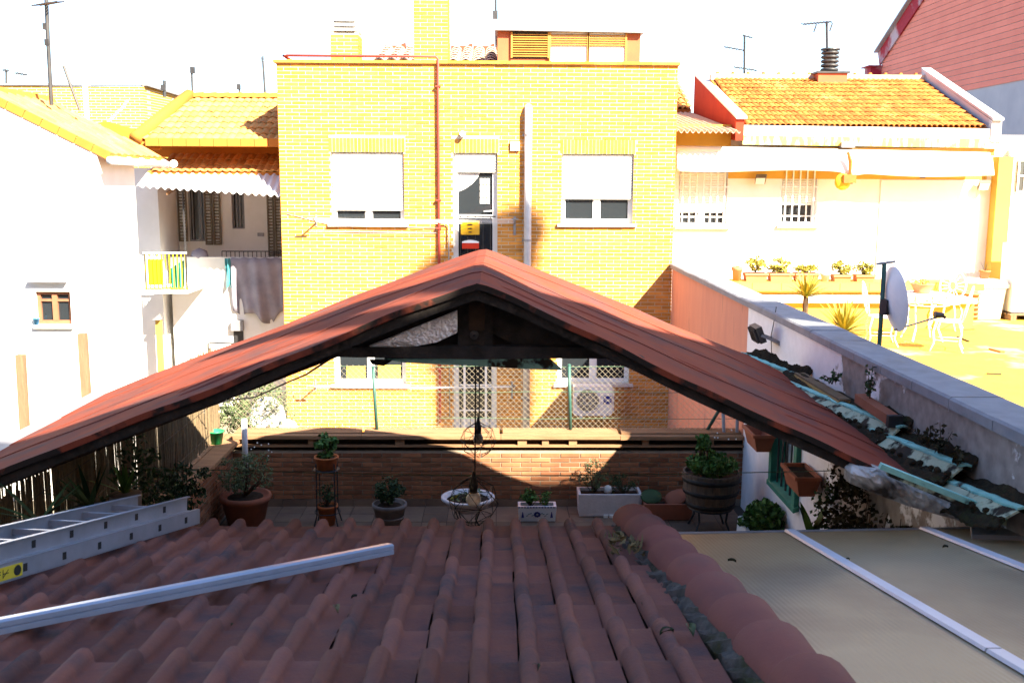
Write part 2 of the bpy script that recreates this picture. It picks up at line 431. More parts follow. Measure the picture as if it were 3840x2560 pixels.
def brick_face(parent, face, rects, pos, outward, matname, maxn, key, stuff_name='brickwork', depth=.03):
    """rects laid on a wall: 'x' faces look along -Y at y=pos, 'y' faces look along outward X at x=pos"""
    rnd = random.Random(5)
    full = [r for r in rects if r[4]]
    full.sort(key=key); pick = set(id(r) for r in full[:maxn])
    if full:
        r = full[0]; l, h = (r[1] - r[0]) / 2, (r[3] - r[2]) / 2; c = .0025
        mb = MB()
        # a chamfered block, front towards -y
        f = [(-l, 0, -h), (l, 0, -h), (l, 0, h), (-l, 0, h)]
        fr = [(-l + c, -c * 1.5, -h + c), (l - c, -c * 1.5, -h + c), (l - c, -c * 1.5, h - c), (-l + c, -c * 1.5, h - c)]
        bk = [(-l, depth, -h), (l, depth, -h), (l, depth, h), (-l, depth, h)]
        vs = bk + f + fr
        fs = [(0, 1, 5, 4), (1, 2, 6, 5), (2, 3, 7, 6), (3, 0, 4, 7), (4, 5, 9, 8), (5, 6, 10, 9), (6, 7, 11, 10), (7, 4, 8, 11), (8, 9, 10, 11)]
        mb._add(vs, fs)
        me = mesh_of(mb, 'brick', matname)
    rest = MB()
    for r in rects:
        j = rnd.uniform(-.0025, .0025)
        if id(r) in pick:
            u, z = (r[0] + r[1]) / 2, (r[2] + r[3]) / 2
            if face == 'x': inst(me, 'brick', parent, (u, pos + j, z), (rnd.uniform(-.006, .006), 0, rnd.uniform(-.008, .008)))
            else: inst(me, 'brick', parent, (pos + j * outward, u, z), (0, 0, (math.pi / 2) * outward + rnd.uniform(-.008, .008)))
        else:
            if face == 'x': rest.box(r[0], r[1], pos + j, pos + depth, r[2], r[3], rnd.random() + .001)
            else:
                xs = sorted((pos + j, pos - outward * depth)); rest.box(xs[0], xs[1], r[0], r[1], r[2], r[3], rnd.random() + .001)
    if rest.v: stuff(rest.build(stuff_name, matname, parent))

def wall_with_holes(mb, x0, x1, z0, z1, ya, yb, holes):
    xs = sorted(set([x0, x1] + [h[0] for h in holes] + [h[1] for h in holes]))
    for i in range(len(xs) - 1):
        a, b = xs[i], xs[i + 1]
        if b - a < 1e-4: continue
        cuts = sorted([(h[2], h[3]) for h in holes if h[0] <= a + 1e-5 and h[1] >= b - 1e-5])
        z = z0
        for c in cuts:
            if c[0] > z + 1e-4: mb.box(a, b, ya, yb, z, c[0])
            z = max(z, c[1])
        if z < z1 - 1e-4: mb.box(a, b, ya, yb, z, z1)

def rect(px0, py0, px1, py1, y):
    a, b = aty(px0, (py0 + py1) / 2, y), aty(px1, (py0 + py1) / 2, y)
    t, u = aty((px0 + px1) / 2, py0, y), aty((px0 + px1) / 2, py1, y)
    return a.x, b.x, u.z, t.z

# ------------------------------------------------------------------ the yellow brick house opposite
YF = 17.98
HX0, HX1, HZ0, HZ1 = -3.79, 3.12, -0.45, 6.06
house = thing('brick_house', 'two storey yellow brick house with white roller shutters facing the terrace', 'house', (0, YF, HZ0))
w_ul = rect(1243, 571, 1515, 838, YF); w_ur = rect(2106, 578, 2375, 838, YF)
d_u = rect(1700, 574, 1865, 1010, YF)
w_ll = rect(1255, 1290, 1522, 1440, YF); w_lr = rect(2092, 1290, 2360, 1437, YF)
d_l = rect(1702, 1300, 1862, 1618, YF)
holes = [w_ul, w_ur, d_u, w_ll, w_lr, d_l]
mb = MB(); wall_with_holes(mb, HX0, HX1, HZ0, HZ1, YF + .006, YF + .32, holes)
mb.box(HX0, HX0 + .3, YF + .32, 26, HZ0, HZ1); mb.box(HX1 - .3, HX1, YF + .32, 26, HZ0, HZ1); mb.box(HX0, HX1, 26, 26.3, HZ0, HZ1)
mb.box(HX0 + .3, HX1 - .3, YF + .32, 26, 5.55, 5.7)
mb.build('wall', 'mortar_pale', house)
lint = []
for (a, b, c, d) in (w_ul, w_ur, d_u, w_ll, w_lr): lint.append((a - .03, b + .03, d, d + .25))
rects = lay_bricks(HX0, HX1, HZ0, HZ1 - .02, holes + lint, seed=2)
brick_face(house, 'x', rects, YF, -1, 'brick_cream', 300, lambda r: (0 if r[2] > 2.55 else 1, (r[0] + 1.2) ** 2 + (r[2] - 3.6) ** 2))
# soldier courses over the openings
sol = MB()
for (a, b, c, d) in lint:
    n = int((b - a) / .062)
    for i in range(n):
        u = a + (b - a) * i / n
        sol.box(u, u + (b - a) / n - .010, YF + random.uniform(-.002, .002), YF + .03, c + .006, d - .008, random.random())
stuff(sol.build('soldier_course', 'brick_cream', house))
# side faces in brick
side = lay_bricks(YF + .005, 26, HZ0, HZ1, [], seed=4)
sb = MB()
for r in side: sb.box(HX0 - .004, HX0 + .02, r[0], r[1], r[2], r[3], random.random())
for r in side: sb.box(HX1 - .02, HX1 + .004, r[0], r[1], r[2], r[3], random.random())
stuff(sb.build('brickwork', 'brick_cream', house))
# floor slab edges and dark rooms
mb = MB()
mb.box(HX0 + .3, HX1 - .3, YF + 2.4, YF + 2.5, HZ0, 5.5); mb.box(HX0 + .3, HX1 - .3, YF + .33, YF + 2.4, 2.2, 2.3)
mb.build('inner_wall', 'dark_room', house)
# parapet coping
cp = MB(); x = HX0 - .05
while x < HX1:
    cp.box(x, min(x + .50, HX1 + .05) - .004, YF - .05, YF + .34, HZ1, HZ1 + .05 + random.uniform(-.002, .002), random.random()); x += .50
cp.build('coping', 'brick_cream', house)

def roller_window(parent, o, shut_px, sill_px, mid, yl=.10, grille=False):
    """window of white frame, roller shutter down to z = shut_px, two panes and a sill"""
    a, b, c, d = o; y = YF + yl; fr = .055
    win = MB()
    win.box(a, a + fr, y, y + .06, c, d); win.box(b - fr, b, y, y + .06, c, d)
    win.box(a + fr, b - fr, y, y + .06, c, c + fr); win.box(a + fr, b - fr, y, y + .06, d - fr, d)
    m = a + (b - a) * mid
    win.box(m - .045, m + .045, y - .004, y + .055, c + fr, d - fr)
    f = win.build('window', 'white_plastic', parent)
    for (p, q) in ((a + fr, m - .045), (m + .045, b - fr)):
        MB().box(p, q, y + .025, y + .032, c + fr, d - fr).build('pane', 'glass', f)
        s = MB(); s.box(p, p + .022, y + .008, y + .024, c + fr, d - fr); s.box(q - .022, q, y + .008, y + .024, c + fr, d - fr); s.box(p + .022, q - .022, y + .008, y + .024, c + fr, c + fr + .022)
        s.build('sash', 'white_plastic', f)
    if shut_px is not None:
        sh = MB(); z = d - .02
        while z > shut_px:
            sh.prism([(a + .02, YF + .062, z), (a + .02, YF + .052, z - .022), (a + .02, YF + .062, z - .044), (a + .02, YF + .075, z - .044), (a + .02, YF + .075, z)], (b - a - .04, 0, 0)); z -= .045
        sh.build('roller_shutter', 'shutter_white', f, fix=True)
    sl = MB(); e = .07
    sl.box(a - e, b + e, YF - .055, YF + .12, c - .055, c - .002)
    sl.build('sill', 'stone_sill', f)
    return f
roller_window(house, w_ul, aty(1400, 788, YF).z, None, .5)
roller_window(house, w_ur, aty(2240, 746, YF).z, None, .5)
roller_window(house, w_ll, None, None, .5)
fl = roller_window(house, w_lr, None, None, .5)
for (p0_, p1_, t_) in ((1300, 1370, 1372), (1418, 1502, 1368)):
    q = rect(p0_, t_, p1_, 1428, YF + .12); MB().box(q[0], q[1], YF + .112, YF + .120, q[2], q[3]).build('pane_reflection', 'yellow_render', house)  # ochre panels before the glass paint a yellow reflection in the panes
# upper door
a, b, c, d = d_u; y = YF + .10
dr = MB(); dr.box(a, a + .085, y, y + .06, c, d); dr.box(b - .085, b, y, y + .06, c, d); dr.box(a + .085, b - .085, y, y + .06, d - .07, d)
zs = aty(1780, 640, YF).z
door = dr.build('door', 'white_plastic', house)
sh = MB(); z = d - .02
while z > zs:
    sh.prism([(a + .03, YF + .062, z), (a + .03, YF + .052, z - .022), (a + .03, YF + .062, z - .044), (a + .03, YF + .075, z - .044), (a + .03, YF + .075, z)], (b - a - .06, 0, 0)); z -= .045
sh.build('roller_shutter', 'shutter_white', door, fix=True)
MB().box(a + .085, b - .085, y + .028, y + .034, c, d - .07).build('pane', 'glass', door)
zr = aty(1780, 812, YF).z
MB().box(a + .085, b - .085, y + .006, y + .04, zr - .03, zr + .03).build('mid_rail', 'white_plastic', door)
hd = aty(1840, 793, YF)
MB().beam((hd.x - .12, y - .02, hd.z), (hd.x + .04, y - .02, hd.z + .01), .02, .02).build('handle', 'white_plastic', door)
# white curtain gathered to the side behind the glass line
cu = MB()
pts = [(1718, 650), (1800, 650), (1790, 668), (1770, 690), (1745, 708), (1722, 718)]
cu.prism([aty(px, py, y + .020) for px, py in pts], (0, .005, 0)); cu.build('curtain', 'curtain', door)
rf = MB(); rx = rect(1800, 669, 1836, 764, y + .022); rf.box(rx[0], rx[1], y + .018, y + .024, rx[2], rx[3])
rfo = rf.build('inner_door_glass', 'curtain', door)
gb = MB()
for k in (1, 2): gb.box(rx[0] + (rx[1] - rx[0]) * k / 3 - .006, rx[0] + (rx[1] - rx[0]) * k / 3 + .006, y + .012, y + .018, rx[2], rx[3])
for k in (1, 2, 3): gb.box(rx[0], rx[1], y + .010, y + .0115, rx[2] + (rx[3] - rx[2]) * k / 4 - .006, rx[2] + (rx[3] - rx[2]) * k / 4 + .006)
gb.build('glazing_bars', 'shutter_grey', door)
# rail across the upper door
rl = MB(); zq = aty(1780, 812, YF).z
rl.tube([(a + .03, YF + .01, zq), (b - .03, YF + .01, zq)], .014, 6)
for k in range(5):
    xx = a + .12 + (b - a - .24) * k / 4
    rl.tube([(xx, YF + .01, zq), (xx, YF + .01, c + .02)], .008, 5)
rl.build('railing', 'black_metal', house)
# lower door with a white barred gate
a, b, c, d = d_l; y = YF + .10
dr = MB(); dr.box(a, a + .09, y, y + .06, c, d); dr.box(b - .09, b, y, y + .06, c, d); dr.box(a + .09, b - .09, y, y + .06, d - .08, d); dr.box(a + .09, b - .09, y, y + .06, c, c + .22)
door2 = dr.build('door', 'white_plastic', house)
MB().box(a + .09, b - .09, y + .028, y + .034, c + .22, d - .08).build('pane', 'glass', door2)
gt = MB()
for fx in (.25, .75): gt.box(a + (b - a) * fx - .02, a + (b - a) * fx + .02, YF + .02, YF + .05, c + .02, d - .1)
for fz in (.25, .55, .8): gt.box(a + .1, b - .1, YF + .028, YF + .042, c + (d - c) * fz - .012, c + (d - c) * fz + .012)
gt.build('gate', 'white_plastic', door2)
gb = MB()
for k in range(7):
    xx = a + .12 + (b - a - .24) * k / 6
    gb.tube([(xx, YF + .06, c + .05), (xx, YF + .06, d - .1)], .006, 5)
gb.build('gate_bars', 'black_metal', door2)
# pipes on the facade
px0 = aty(1645, 600, YF).x; zt = aty(1600, 212, YF - .06).z
rp = MB(); yl = aty(1062, 209, YF - .04)
rp.tube([(yl.x + .10, YF + .15, zt - .06), (yl.x, YF - .02, zt), (yl.x + .06, YF - .05, zt), (px0 - .03, YF - .05, zt), (px0, YF - .05, zt - .04), (px0, YF - .05, HZ0 + .2)], .024, 8)
pp = rp.build('gas_pipe', 'red_pipe', house, smooth=True)
ck = MB()
for pz in (325, 750, 855, 1380): zz = aty(1645, pz, YF).z; ck.box(px0 - .045, px0 + .045, YF - .08, YF - .001, zz - .012, zz + .012)
ck.build('clips', 'red_pipe', pp)
br = MB(); zz = aty(1660, 838, YF).z; bx = aty(1683, 850, YF).x
br.tube([(px0, YF - .05, zz), (bx - .03, YF - .05, zz), (bx, YF - .05, zz - .04), (bx, YF - .05, HZ0 + .3)], .013, 6); br.build('gas_pipe', 'grey_metal', house, smooth=True)
gx = aty(1979, 700, YF).x
gp = MB(); gp.tube([(gx, YF - .08, HZ0), (gx, YF - .08, aty(1979, 415, YF).z), (gx, YF - .04, aty(1979, 404, YF).z), (gx, YF + .05, aty(1979, 402, YF).z)], .066, 14)
gpo = gp.build('drain_pipe', 'grey_pipe', house, smooth=True)
ck = MB()
for pz in (508, 900, 1490): zz = aty(1979, pz, YF).z; ck.tube([(gx, YF - .08, zz - .02), (gx, YF - .08, zz + .02)], .073, 14); ck.box(gx - .10, gx - .06, YF - .06, YF, zz - .02, zz + .02)
ck.build('pipe_collar', 'grey_metal', gpo)
# little fittings on the wall
p = aty(1735, 503, YF)
v = MB(); v.lathe((0, 0, 0), [(.001, .012), (.03, .012), (.048, .02), (.05, 0), (.05, -.12)], 16)
v.v = [Vector((q.x + p.x, YF - .10 - q.z, q.y + p.z)) for q in v.v]
vo = v.build('vent_outlet', 'white_plastic', house, fix=True)
gl = MB()
for k in range(3): gl.box(p.x - .032, p.x + .032, YF - .1225, YF - .1205, p.z - .022 + k * .02, p.z - .016 + k * .02)
gl.build('vent_grille', 'ink_black', vo)
q = rect(1915, 532, 1948, 566, YF); bx = MB(); bx.box(q[0], q[1], YF - .05, YF, q[2], q[3]); bx.box(q[0] + .03, q[1] - .03, YF - .062, YF - .05, q[2] + .03, q[3] - .03)
bx.build('junction_box', 'white_plastic', house)
cb = MB(); zz = aty(1400, 871, YF).z
cb.tube([(aty(1160, 866, YF).x, YF - .012, zz + .01), (aty(1640, 872, YF).x, YF - .012, zz - .005)], .006, 5); cb.build('cable', 'white_plastic', house)
cb = MB()
cb.tube([(HX0 + .1, YF - .012, zz + .32), (aty(1225, 835, YF).x, YF - .012, zz + .14), (aty(1640, 852, YF).x, YF - .012, zz + .07)], .005, 5); cb.build('cable', 'grey_metal', house)

# clothes line brackets with their lines
def line_bracket(px, py, px2, label, sag=.02, dark=False):
    p = aty(px, py, YF); e = aty(px2, py, YF); L = .34
    t = thing('clothes_line', label, 'clothes line', (p.x, YF, p.z - .12))
    m = MB()
    m.beam((p.x, YF, p.z - .10), (p.x, YF - L, p.z), .02, .02); m.box(p.x - .015, p.x + .015, YF - .012, YF, p.z - .16, p.z + .05); m.beam((p.x - .10, YF - L, p.z), (p.x + .1, YF - L, p.z), .02, .02)
    m.build('bracket', 'grey_metal', t)
    m = MB(); m.beam((e.x, YF, p.z - .10), (e.x, YF - L, p.z), .02, .02); m.box(e.x - .02, e.x + .02, YF - .02, YF, p.z - .30, p.z + .03); m.beam((e.x - .06, YF - L, p.z), (e.x + .06, YF - L, p.z), .02, .02)
    m.build('bracket', 'grey_metal', t)
    for k in range(4):
        yy = YF - .06 - k * .085; zz = p.z - .08 + k * .026
        m = MB(); m.tube([(p.x + (e.x - p.x) * i / 8, yy, zz - sag * math.sin(math.pi * i / 8)) for i in range(9)], .0035, 4); m.build('line', 'white_plastic', t)
line_bracket(1186, 815, 1930, 'thin white clothes lines strung between brackets under the upper windows')
line_bracket(1184, 1432, 1920, 'lower clothes lines between brackets beside the barred ground floor door')

# things on the door rail
p = rect(1728, 828, 1798, 880, YF - .06)
bk = thing('plastic_basket', 'yellow orange plastic basket with oval holes hung on the upper door rail', 'basket', ((p[0] + p[1]) / 2, YF - .06, p[2]))
m = MB(); n = 10
def bfn(u, w): return (p[0] + (p[1] - p[0]) * (u if True else 0), YF - .05 - .05 * math.sin(math.pi * u), p[3] - (p[3] - p[2]) * w)
m.slab(bfn, 10, 3, (0, -.01, 0)); m.build('basket_wall', 'toy_yellow', bk)
for k in range(3):
    zz = p[3] - (p[3] - p[2]) * (.27 + .27 * k); xx = (p[0] + p[1]) / 2
    h = MB(); h.lathe((0, 0, 0), [(.05 - .008 * k, 0), (.05 - .008 * k, .006)], 14, 1, .28); h.v = [Vector((q.x + xx, YF - .104 - q.z, q.y + zz)) for q in h.v]; h.build('oval_hole', 'ink_black', bk, fix=True)
p = rect(1733, 902, 1796, 932, YF - .04)
bx = thing('red_box', 'red tub with a white lid standing behind the upper door rail', 'tub', ((p[0] + p[1]) / 2, YF - .04, p[2]))
m = MB(); m.prism([(p[0], YF - .08, p[2]), (p[1], YF - .08, p[2]), (p[1], YF - .08, p[2] + .1), (p[0], YF - .08, p[2] + .1)], (0, .1, 0)); m.build('tub', 'toy_red', bx, fix=True)
m = MB(); m.prism([(p[0], YF - .085, p[2] + .1)] + [(p[0] + (p[1] - p[0]) * i / 6, YF - .085, p[2] + .12 + .03 * math.sin(math.pi * i / 6)) for i in range(7)] + [(p[1], YF - .085, p[2] + .1)], (0, .11, 0)); m.build('lid', 'white_plastic', bx, fix=True)

# roofscape of the brick house: tiled slope, chimneys, dormer
roof = MB()
yr0, yr1 = YF + .5, 22.2
ze = 5.85; zr = aty(1700, 190, yr1).z
roof.prism([(HX0 + .6, yr0, ze), (HX1 - 1.2, yr0, ze), (HX1 - 1.2, yr1, zr), (HX0 + 1.4, yr1, zr)], (0, 0, -.06)); rfo = roof.build('roof', 'roof_tile_white', house, fix=True)
def barrel_mesh(name, matname, w, L, n=6, thick=.012, flat=.25, drop=.03):
    """one curved roof tile, ridge of the curve along +y, lying from y=0 (low end) to y=L"""
    mb = MB(); prof = []
    for i in range(n + 1):
        t = math.pi * i / n; prof.append((-w / 2 * math.cos(t), w * .42 * math.sin(t)))
    top = []; 
    for (yy, s, dz) in ((0, 1.0, drop), (L, .86, 0)):
        top += [(x * s, yy, z * s + dz) for x, z in prof]
    k = n + 1
    bot = [(x * .9, y, z - thick) for x, y, z in top]
    fs = [(i, i + 1, k + i + 1, k + i) for i in range(n)] + [(i + 1, i, 2 * k + i, 2 * k + i + 1) for i in range(n)]
    mb._add(top + bot, fs); return mesh_of(mb, name, matname, True)
wt = barrel_mesh('roof_tile', 'roof_tile_white', .23, .45)
slope = math.atan2(zr - ze, yr1 - yr0)
x = HX0 + 1.5; c = 0
while x < HX1 - 1.3:
    for k in range(5, 11):
        t = k / 11
        yy = yr0 + (yr1 - yr0) * t; zz = ze + (zr - ze) * t
        if x > HX0 + .7 + .8 * t: inst(wt, 'roof_tile', rfo, (x, yy, zz), (slope, 0, 0))
    x += .24
rt = MB()
x = HX0 + 1.4
while x < HX1 - 1.4:
    rt.prism([(x, yr1 - .12, zr - .02), (x, yr1 - .06, zr + .09), (x, yr1 + .06, zr + .09), (x, yr1 + .12, zr - .02)], (.40, 0, 0), random.random())
    rt.prism([(x + .36, yr1 - .14, zr - .02), (x + .36, yr1 - .07, zr + .115), (x + .36, yr1 + .07, zr + .115), (x + .36, yr1 + .14, zr - .02)], (.09, 0, .03), random.random()); x += .47
rt.build('ridge_tiles', 'ridge_red', rfo, fix=True)

def brick_stack(name, x0, x1, y0, y1, z0, z1, parent):
    core = MB().box(x0 + .006, x1 - .006, y0 + .006, y1, z0, z1).build(name, 'mortar_pale', parent)
    bw = MB()
    for r in lay_bricks(x0, x1, z0, z1, [], seed=7): bw.box(r[0], r[1], y0 + random.uniform(-.002, .002), y0 + .03, r[2], r[3], random.random())
    for r in lay_bricks(y0, y1, z0, z1, [], seed=8):
        bw.box(x1 - .03, x1, r[0], r[1], r[2], r[3], random.random()); bw.box(x0, x0 + .03, r[0] + .001, r[1], r[2], r[3], random.random())
    stuff(bw.build('brickwork', 'brick_cream', core)); return core
q = rect(1239, 125, 1344, 215, YF + .75)
ch = brick_stack('chimney', q[0], q[1], YF + .75, YF + 1.3, 5.7, q[3], house)
cap = MB()
for k in range(3):
    z = q[3] + .045 + k * .085
    cap.box(q[0] - .01, q[1] + .01, YF + .74, YF + 1.31, z, z + .04)
for (xx, yy) in ((q[0] + .03, YF + .8), (q[1] - .03, YF + .8), (q[0] + .03, YF + 1.25), (q[1] - .03, YF + 1.25)): cap.box(xx - .03, xx + .03, yy - .03, yy + .03, q[3], q[3] + .25)
cap.build('louvred_cap', 'white_paint', ch)
q = rect(1551, -60, 1681, 218, YF + .6)
brick_stack('chimney', q[0], q[1], YF + .6, YF + 1.25, 5.7, q[3], house)
# dormer with louvred shutters
yd = YF + .9
a = aty(1866, 118, yd); b = aty(2402, 128, yd); zb = aty(2100, 236, yd).z
dm = MB(); dm.prism([(a.x, yd, zb - .1), (b.x, yd, zb - .1), (b.x, yd, b.z), (a.x, yd, a.z)], (0, 2.2, 0))
dmo = dm.build('dormer', 'dormer_terracotta', house, fix=True)
m = MB(); m.prism([(a.x - .05, yd - .12, a.z + .004), (b.x + .05, yd - .12, b.z + .004), (b.x + .05, yd - .12, b.z + .04), (a.x - .05, yd - .12, a.z + .04)], (0, 2.4, 0)); m.build('dormer_roof', 'grey_metal', dmo, fix=True)
for i, (pa, pb, low) in enumerate(((1922, 2054, 212), (2066, 2202, 172), (2210, 2344, 174))):
    q = rect(pa, 126 + i * 2, pb, 214 if i == 0 else 232, yd - .03)
    f = MB(); f.box(q[0] - .03, q[1] + .03, yd - .012, yd - .001, q[2] - .03, q[3] + .03); fo = f.build('window', 'dark_room' if i == 0 else 'white_paint', dmo)
    zl = aty(2000, low, yd - .03).z
    z = q[3]
    while z > zl + .02:
        s = MB(); s.beam((q[0], yd - .035, z - .02), (q[1], yd - .035, z - .02), .035, .012, (0, -.5, 1)); s.build('louvre', 'louvre_wood', fo); z -= .042
    s = MB(); s.box(q[0] - .03, q[0], yd - .05, yd - .013, q[2] - .02, q[3] + .02); s.box(q[1], q[1] + .03, yd - .05, yd - .013, q[2] - .02, q[3] + .02); s.build('shutter_frame', 'louvre_wood', fo)

# air conditioner on the wall, under the lower window
q = rect(2151, 1447, 2296, 1557, YF - .32)
ac = thing('air_conditioner', 'white outdoor air conditioning unit hung below the lower window', 'air conditioner', ((q[0] + q[1]) / 2, YF - .16, q[2] - .06))
x0, x1, z0, z1 = q; y0 = YF - .33
m = MB(); c = .025
m.prism([(x0 + c, y0, z0), (x1 - c, y0, z0), (x1, y0 + .001, z0 + c), (x1, y0 + .001, z1 - c), (x1 - c, y0, z1), (x0 + c, y0, z1), (x0, y0 + .001, z1 - c), (x0, y0 + .001, z0 + c)], (0, .25, 0)); m.build('casing', 'white_plastic', ac, fix=True)
xc = x0 + (x1 - x0) * .36; zc = (z0 + z1) / 2; rad = (z1 - z0) * .43
m = MB(); m.lathe((0, 0, 0), [(rad, 0), (rad, .012), (rad - .02, .014), (rad - .025, .002)], 28); m.v = [Vector((p.x + xc, y0 - p.z, p.y + zc)) for p in m.v]; m.build('fan_ring', 'white_plastic', ac, fix=True)
m = MB(); m.lathe((0, 0, 0), [(rad - .02, 0), (rad - .02, .003), (.001, .003)], 28); m.v = [Vector((p.x + xc, y0 - p.z, p.y + zc)) for p in m.v]; m.build('fan_opening', 'shutter_grey', ac, fix=True)
m = MB()
for k in range(18):
    t = math.pi * 2 * k / 18; m.beam((xc + .03 * math.cos(t), y0 - .012, zc + .03 * math.sin(t)), (xc + (rad - .02) * math.cos(t + .25), y0 - .012, zc + (rad - .02) * math.sin(t + .25)), .004, .004, (0, 1, 0))
for rr_ in (.08, .14, .19):
    m.tube([(xc + rr_ * math.cos(math.pi * 2 * k / 24), y0 - .012, zc + rr_ * math.sin(math.pi * 2 * k / 24)) for k in range(25)], .0022, 4, False)
m.build('fan_guard', 'white_plastic', ac)
bq = rect(2262, 1484, 2293, 1514, YF - .33)
bd = MB().box(bq[0], bq[1], y0 - .006, y0, bq[2], bq[3]).build('badge', 'badge_blue', ac)
def text_mesh(txt, size, name, matname, parent, mtx, extrude=.001, fit=None):
    cu = bpy.data.curves.new('txt', 'FONT'); cu.body = txt; cu.size = size; cu.align_x = 'CENTER'; cu.align_y = 'CENTER'; cu.extrude = extrude
    to = bpy.data.objects.new('txt', cu); scene.collection.objects.link(to)
    dg = bpy.context.evaluated_depsgraph_get(); me = bpy.data.meshes.new_from_object(to.evaluated_get(dg))
    bpy.data.objects.remove(to); bpy.data.curves.remove(cu)
    if fit:
        xs = [v.co.x for v in me.vertices]; k = fit / (max(xs) - min(xs))
        for v in me.vertices: v.co.x *= k; v.co.y *= k
    me.materials.clear(); me.materials.append(MAT[matname]); me.name = name
    return inst(me, name, parent, None, matrix=mtx)
text_mesh('Haier', .05, 'lettering', 'white_plastic', bd, Matrix.Translation(((bq[0] + bq[1]) / 2, y0 - .008, (bq[2] + bq[3]) / 2)) @ Matrix.Rotation(math.pi / 2, 4, 'X'), fit=(bq[1] - bq[0]) * .94)
m = MB(); m.box(x1, x1 + .035, y0 + .03, y0 + .2, z0 + .06, z1 - .09); m.build('service_cover', 'white_plastic', ac)
for xx in (x0 + .14, x1 - .14):
    m = MB(); m.box(xx - .02, xx + .02, y0 - .02, YF, z0 - .045, z0 - .004); m.box(xx - .025, xx + .025, y0, y0 + .05, z0 - .06, z0 - .0455); m.build('bracket', 'white_plastic', ac)
# ------------------------------------------------------------------ vegetation helpers
def leaves(mb, c, rx, ry, rz, n, size, rnd, shell=.5, aspect=.45, up=0.0):
    for _ in range(n):
        while True:
            d = Vector((rnd.uniform(-1, 1), rnd.uniform(-1, 1), rnd.uniform(-1, 1)))
            if .05 < d.length < 1: break
        k = shell + (1 - shell) * d.length
        d.normalize(); d *= k
        p = Vector((c[0] + d.x * rx, c[1] + d.y * ry, c[2] + d.z * rz))
        a = Vector((rnd.gauss(0, 1), rnd.gauss(0, 1), rnd.gauss(0, 1) + up)).normalized()
        b = a.cross(Vector((rnd.gauss(0, 1), rnd.gauss(0, 1), rnd.gauss(0, 1)))).normalized()
        s = size * rnd.uniform(.6, 1.3); nrm = a.cross(b) * s * .12
        mb._add([p - a * s * .5, p + b * s * aspect * .5 + nrm, p + a * s * .5, p - b * s * aspect * .5 + nrm], [(0, 1, 2, 3)], rnd.random() + .001)
def clumps(mb, c, rx, ry, rz, nclump, per, csize, leaf, rnd, aspect=.45, up=0.0):
    pts = []
    for _ in range(nclump):
        while True:
            d = Vector((rnd.uniform(-1, 1), rnd.uniform(-1, 1), rnd.uniform(-1, 1)))
            if .2 < d.length < 1: break
        p = (c[0] + d.x * rx, c[1] + d.y * ry, c[2] + d.z * rz); pts.append(Vector(p))
        s = csize * rnd.uniform(.6, 1.3)
        leaves(mb, p, s, s, s * .8, int(per * rnd.uniform(.7, 1.3)), leaf, rnd, .35, aspect, up)
    return pts
def branches(mb, base, pts, r, rnd):
    for p in pts:
        b = Vector(base); m = (b + p) / 2 + Vector((rnd.uniform(-.05, .05), rnd.uniform(-.05, .05), .04))
        mb.tube([b, m, p], [r, r * .7, r * .3], 5)
def blade_plant(mb, c, n, L, w, rnd, spread=1.0, droop=.35, zmin=.15):
    for i in range(n):
        t = rnd.uniform(0, 2 * math.pi); e = rnd.uniform(zmin, 1.25) if spread else 1.2
        d = Vector((math.cos(t) * math.cos(e), math.sin(t) * math.cos(e), math.sin(e)))
        side = d.cross(Vector((0, 0, 1))).normalized()
        l = L * rnd.uniform(.7, 1.15); P = []
        for k in range(5):
            s = k / 4; p = Vector(c) + d * l * s - Vector((0, 0, droop * l * s * s * math.cos(e)))
            ww = w * (1 - s) * (.6 + 1.2 * s) if k else w * .7
            P += [p - side * ww / 2, p + side * ww / 2]
        mb._add(P, [(2 * k, 2 * k + 1, 2 * k + 3, 2 * k + 2) for k in range(4)], rnd.random() + .001)

# ------------------------------------------------------------------ the terrace below: floor, walls
WX = 3.12; LX = -3.31; NY = 12.4
fl = MB().box(-3.6, WX + .2, 2.0, NY + .3, -.4, -.008).build('terrace_floor', 'grout'); struct(fl)
ft = mesh_of(MB().box(-.146, .146, -.146, .146, -.03, 0), 'floor_tile', 'floor_tile')
rnd = random.Random(3)
for i in range(22):
    for j in range(8):
        x = LX + .16 + i * .30; y = NY - .16 - j * .30
        if x < WX - .12: inst(ft, 'floor_tile', fl, (x, y, rnd.uniform(-.0015, .0015)), (rnd.uniform(-.004, .004), rnd.uniform(-.004, .004), 0))
# skirting row
sk = mesh_of(MB().box(-.146, .146, -.012, 0, 0, .09), 'skirting_tile', 'floor_tile')

nw = thing('parapet_wall', 'low brown brick wall with weathered boards on top closing the terrace', 'wall', (0, NY, 0))
MB().box(LX, WX, NY + .006, NY + .26, 0, .72).build('core', 'mortar_grey', nw)
rects = lay_bricks(LX, WX, .095, .728, [], length=.25, course=.0605, seed=12)
brick_face(nw, 'x', rects, NY, -1, 'brick_red', 300, lambda r: -r[2])
for i in range(22):
    x = LX + .16 + i * .30
    if x < WX - .12: inst(sk, 'skirting_tile', nw, (x, NY - .002, 0))
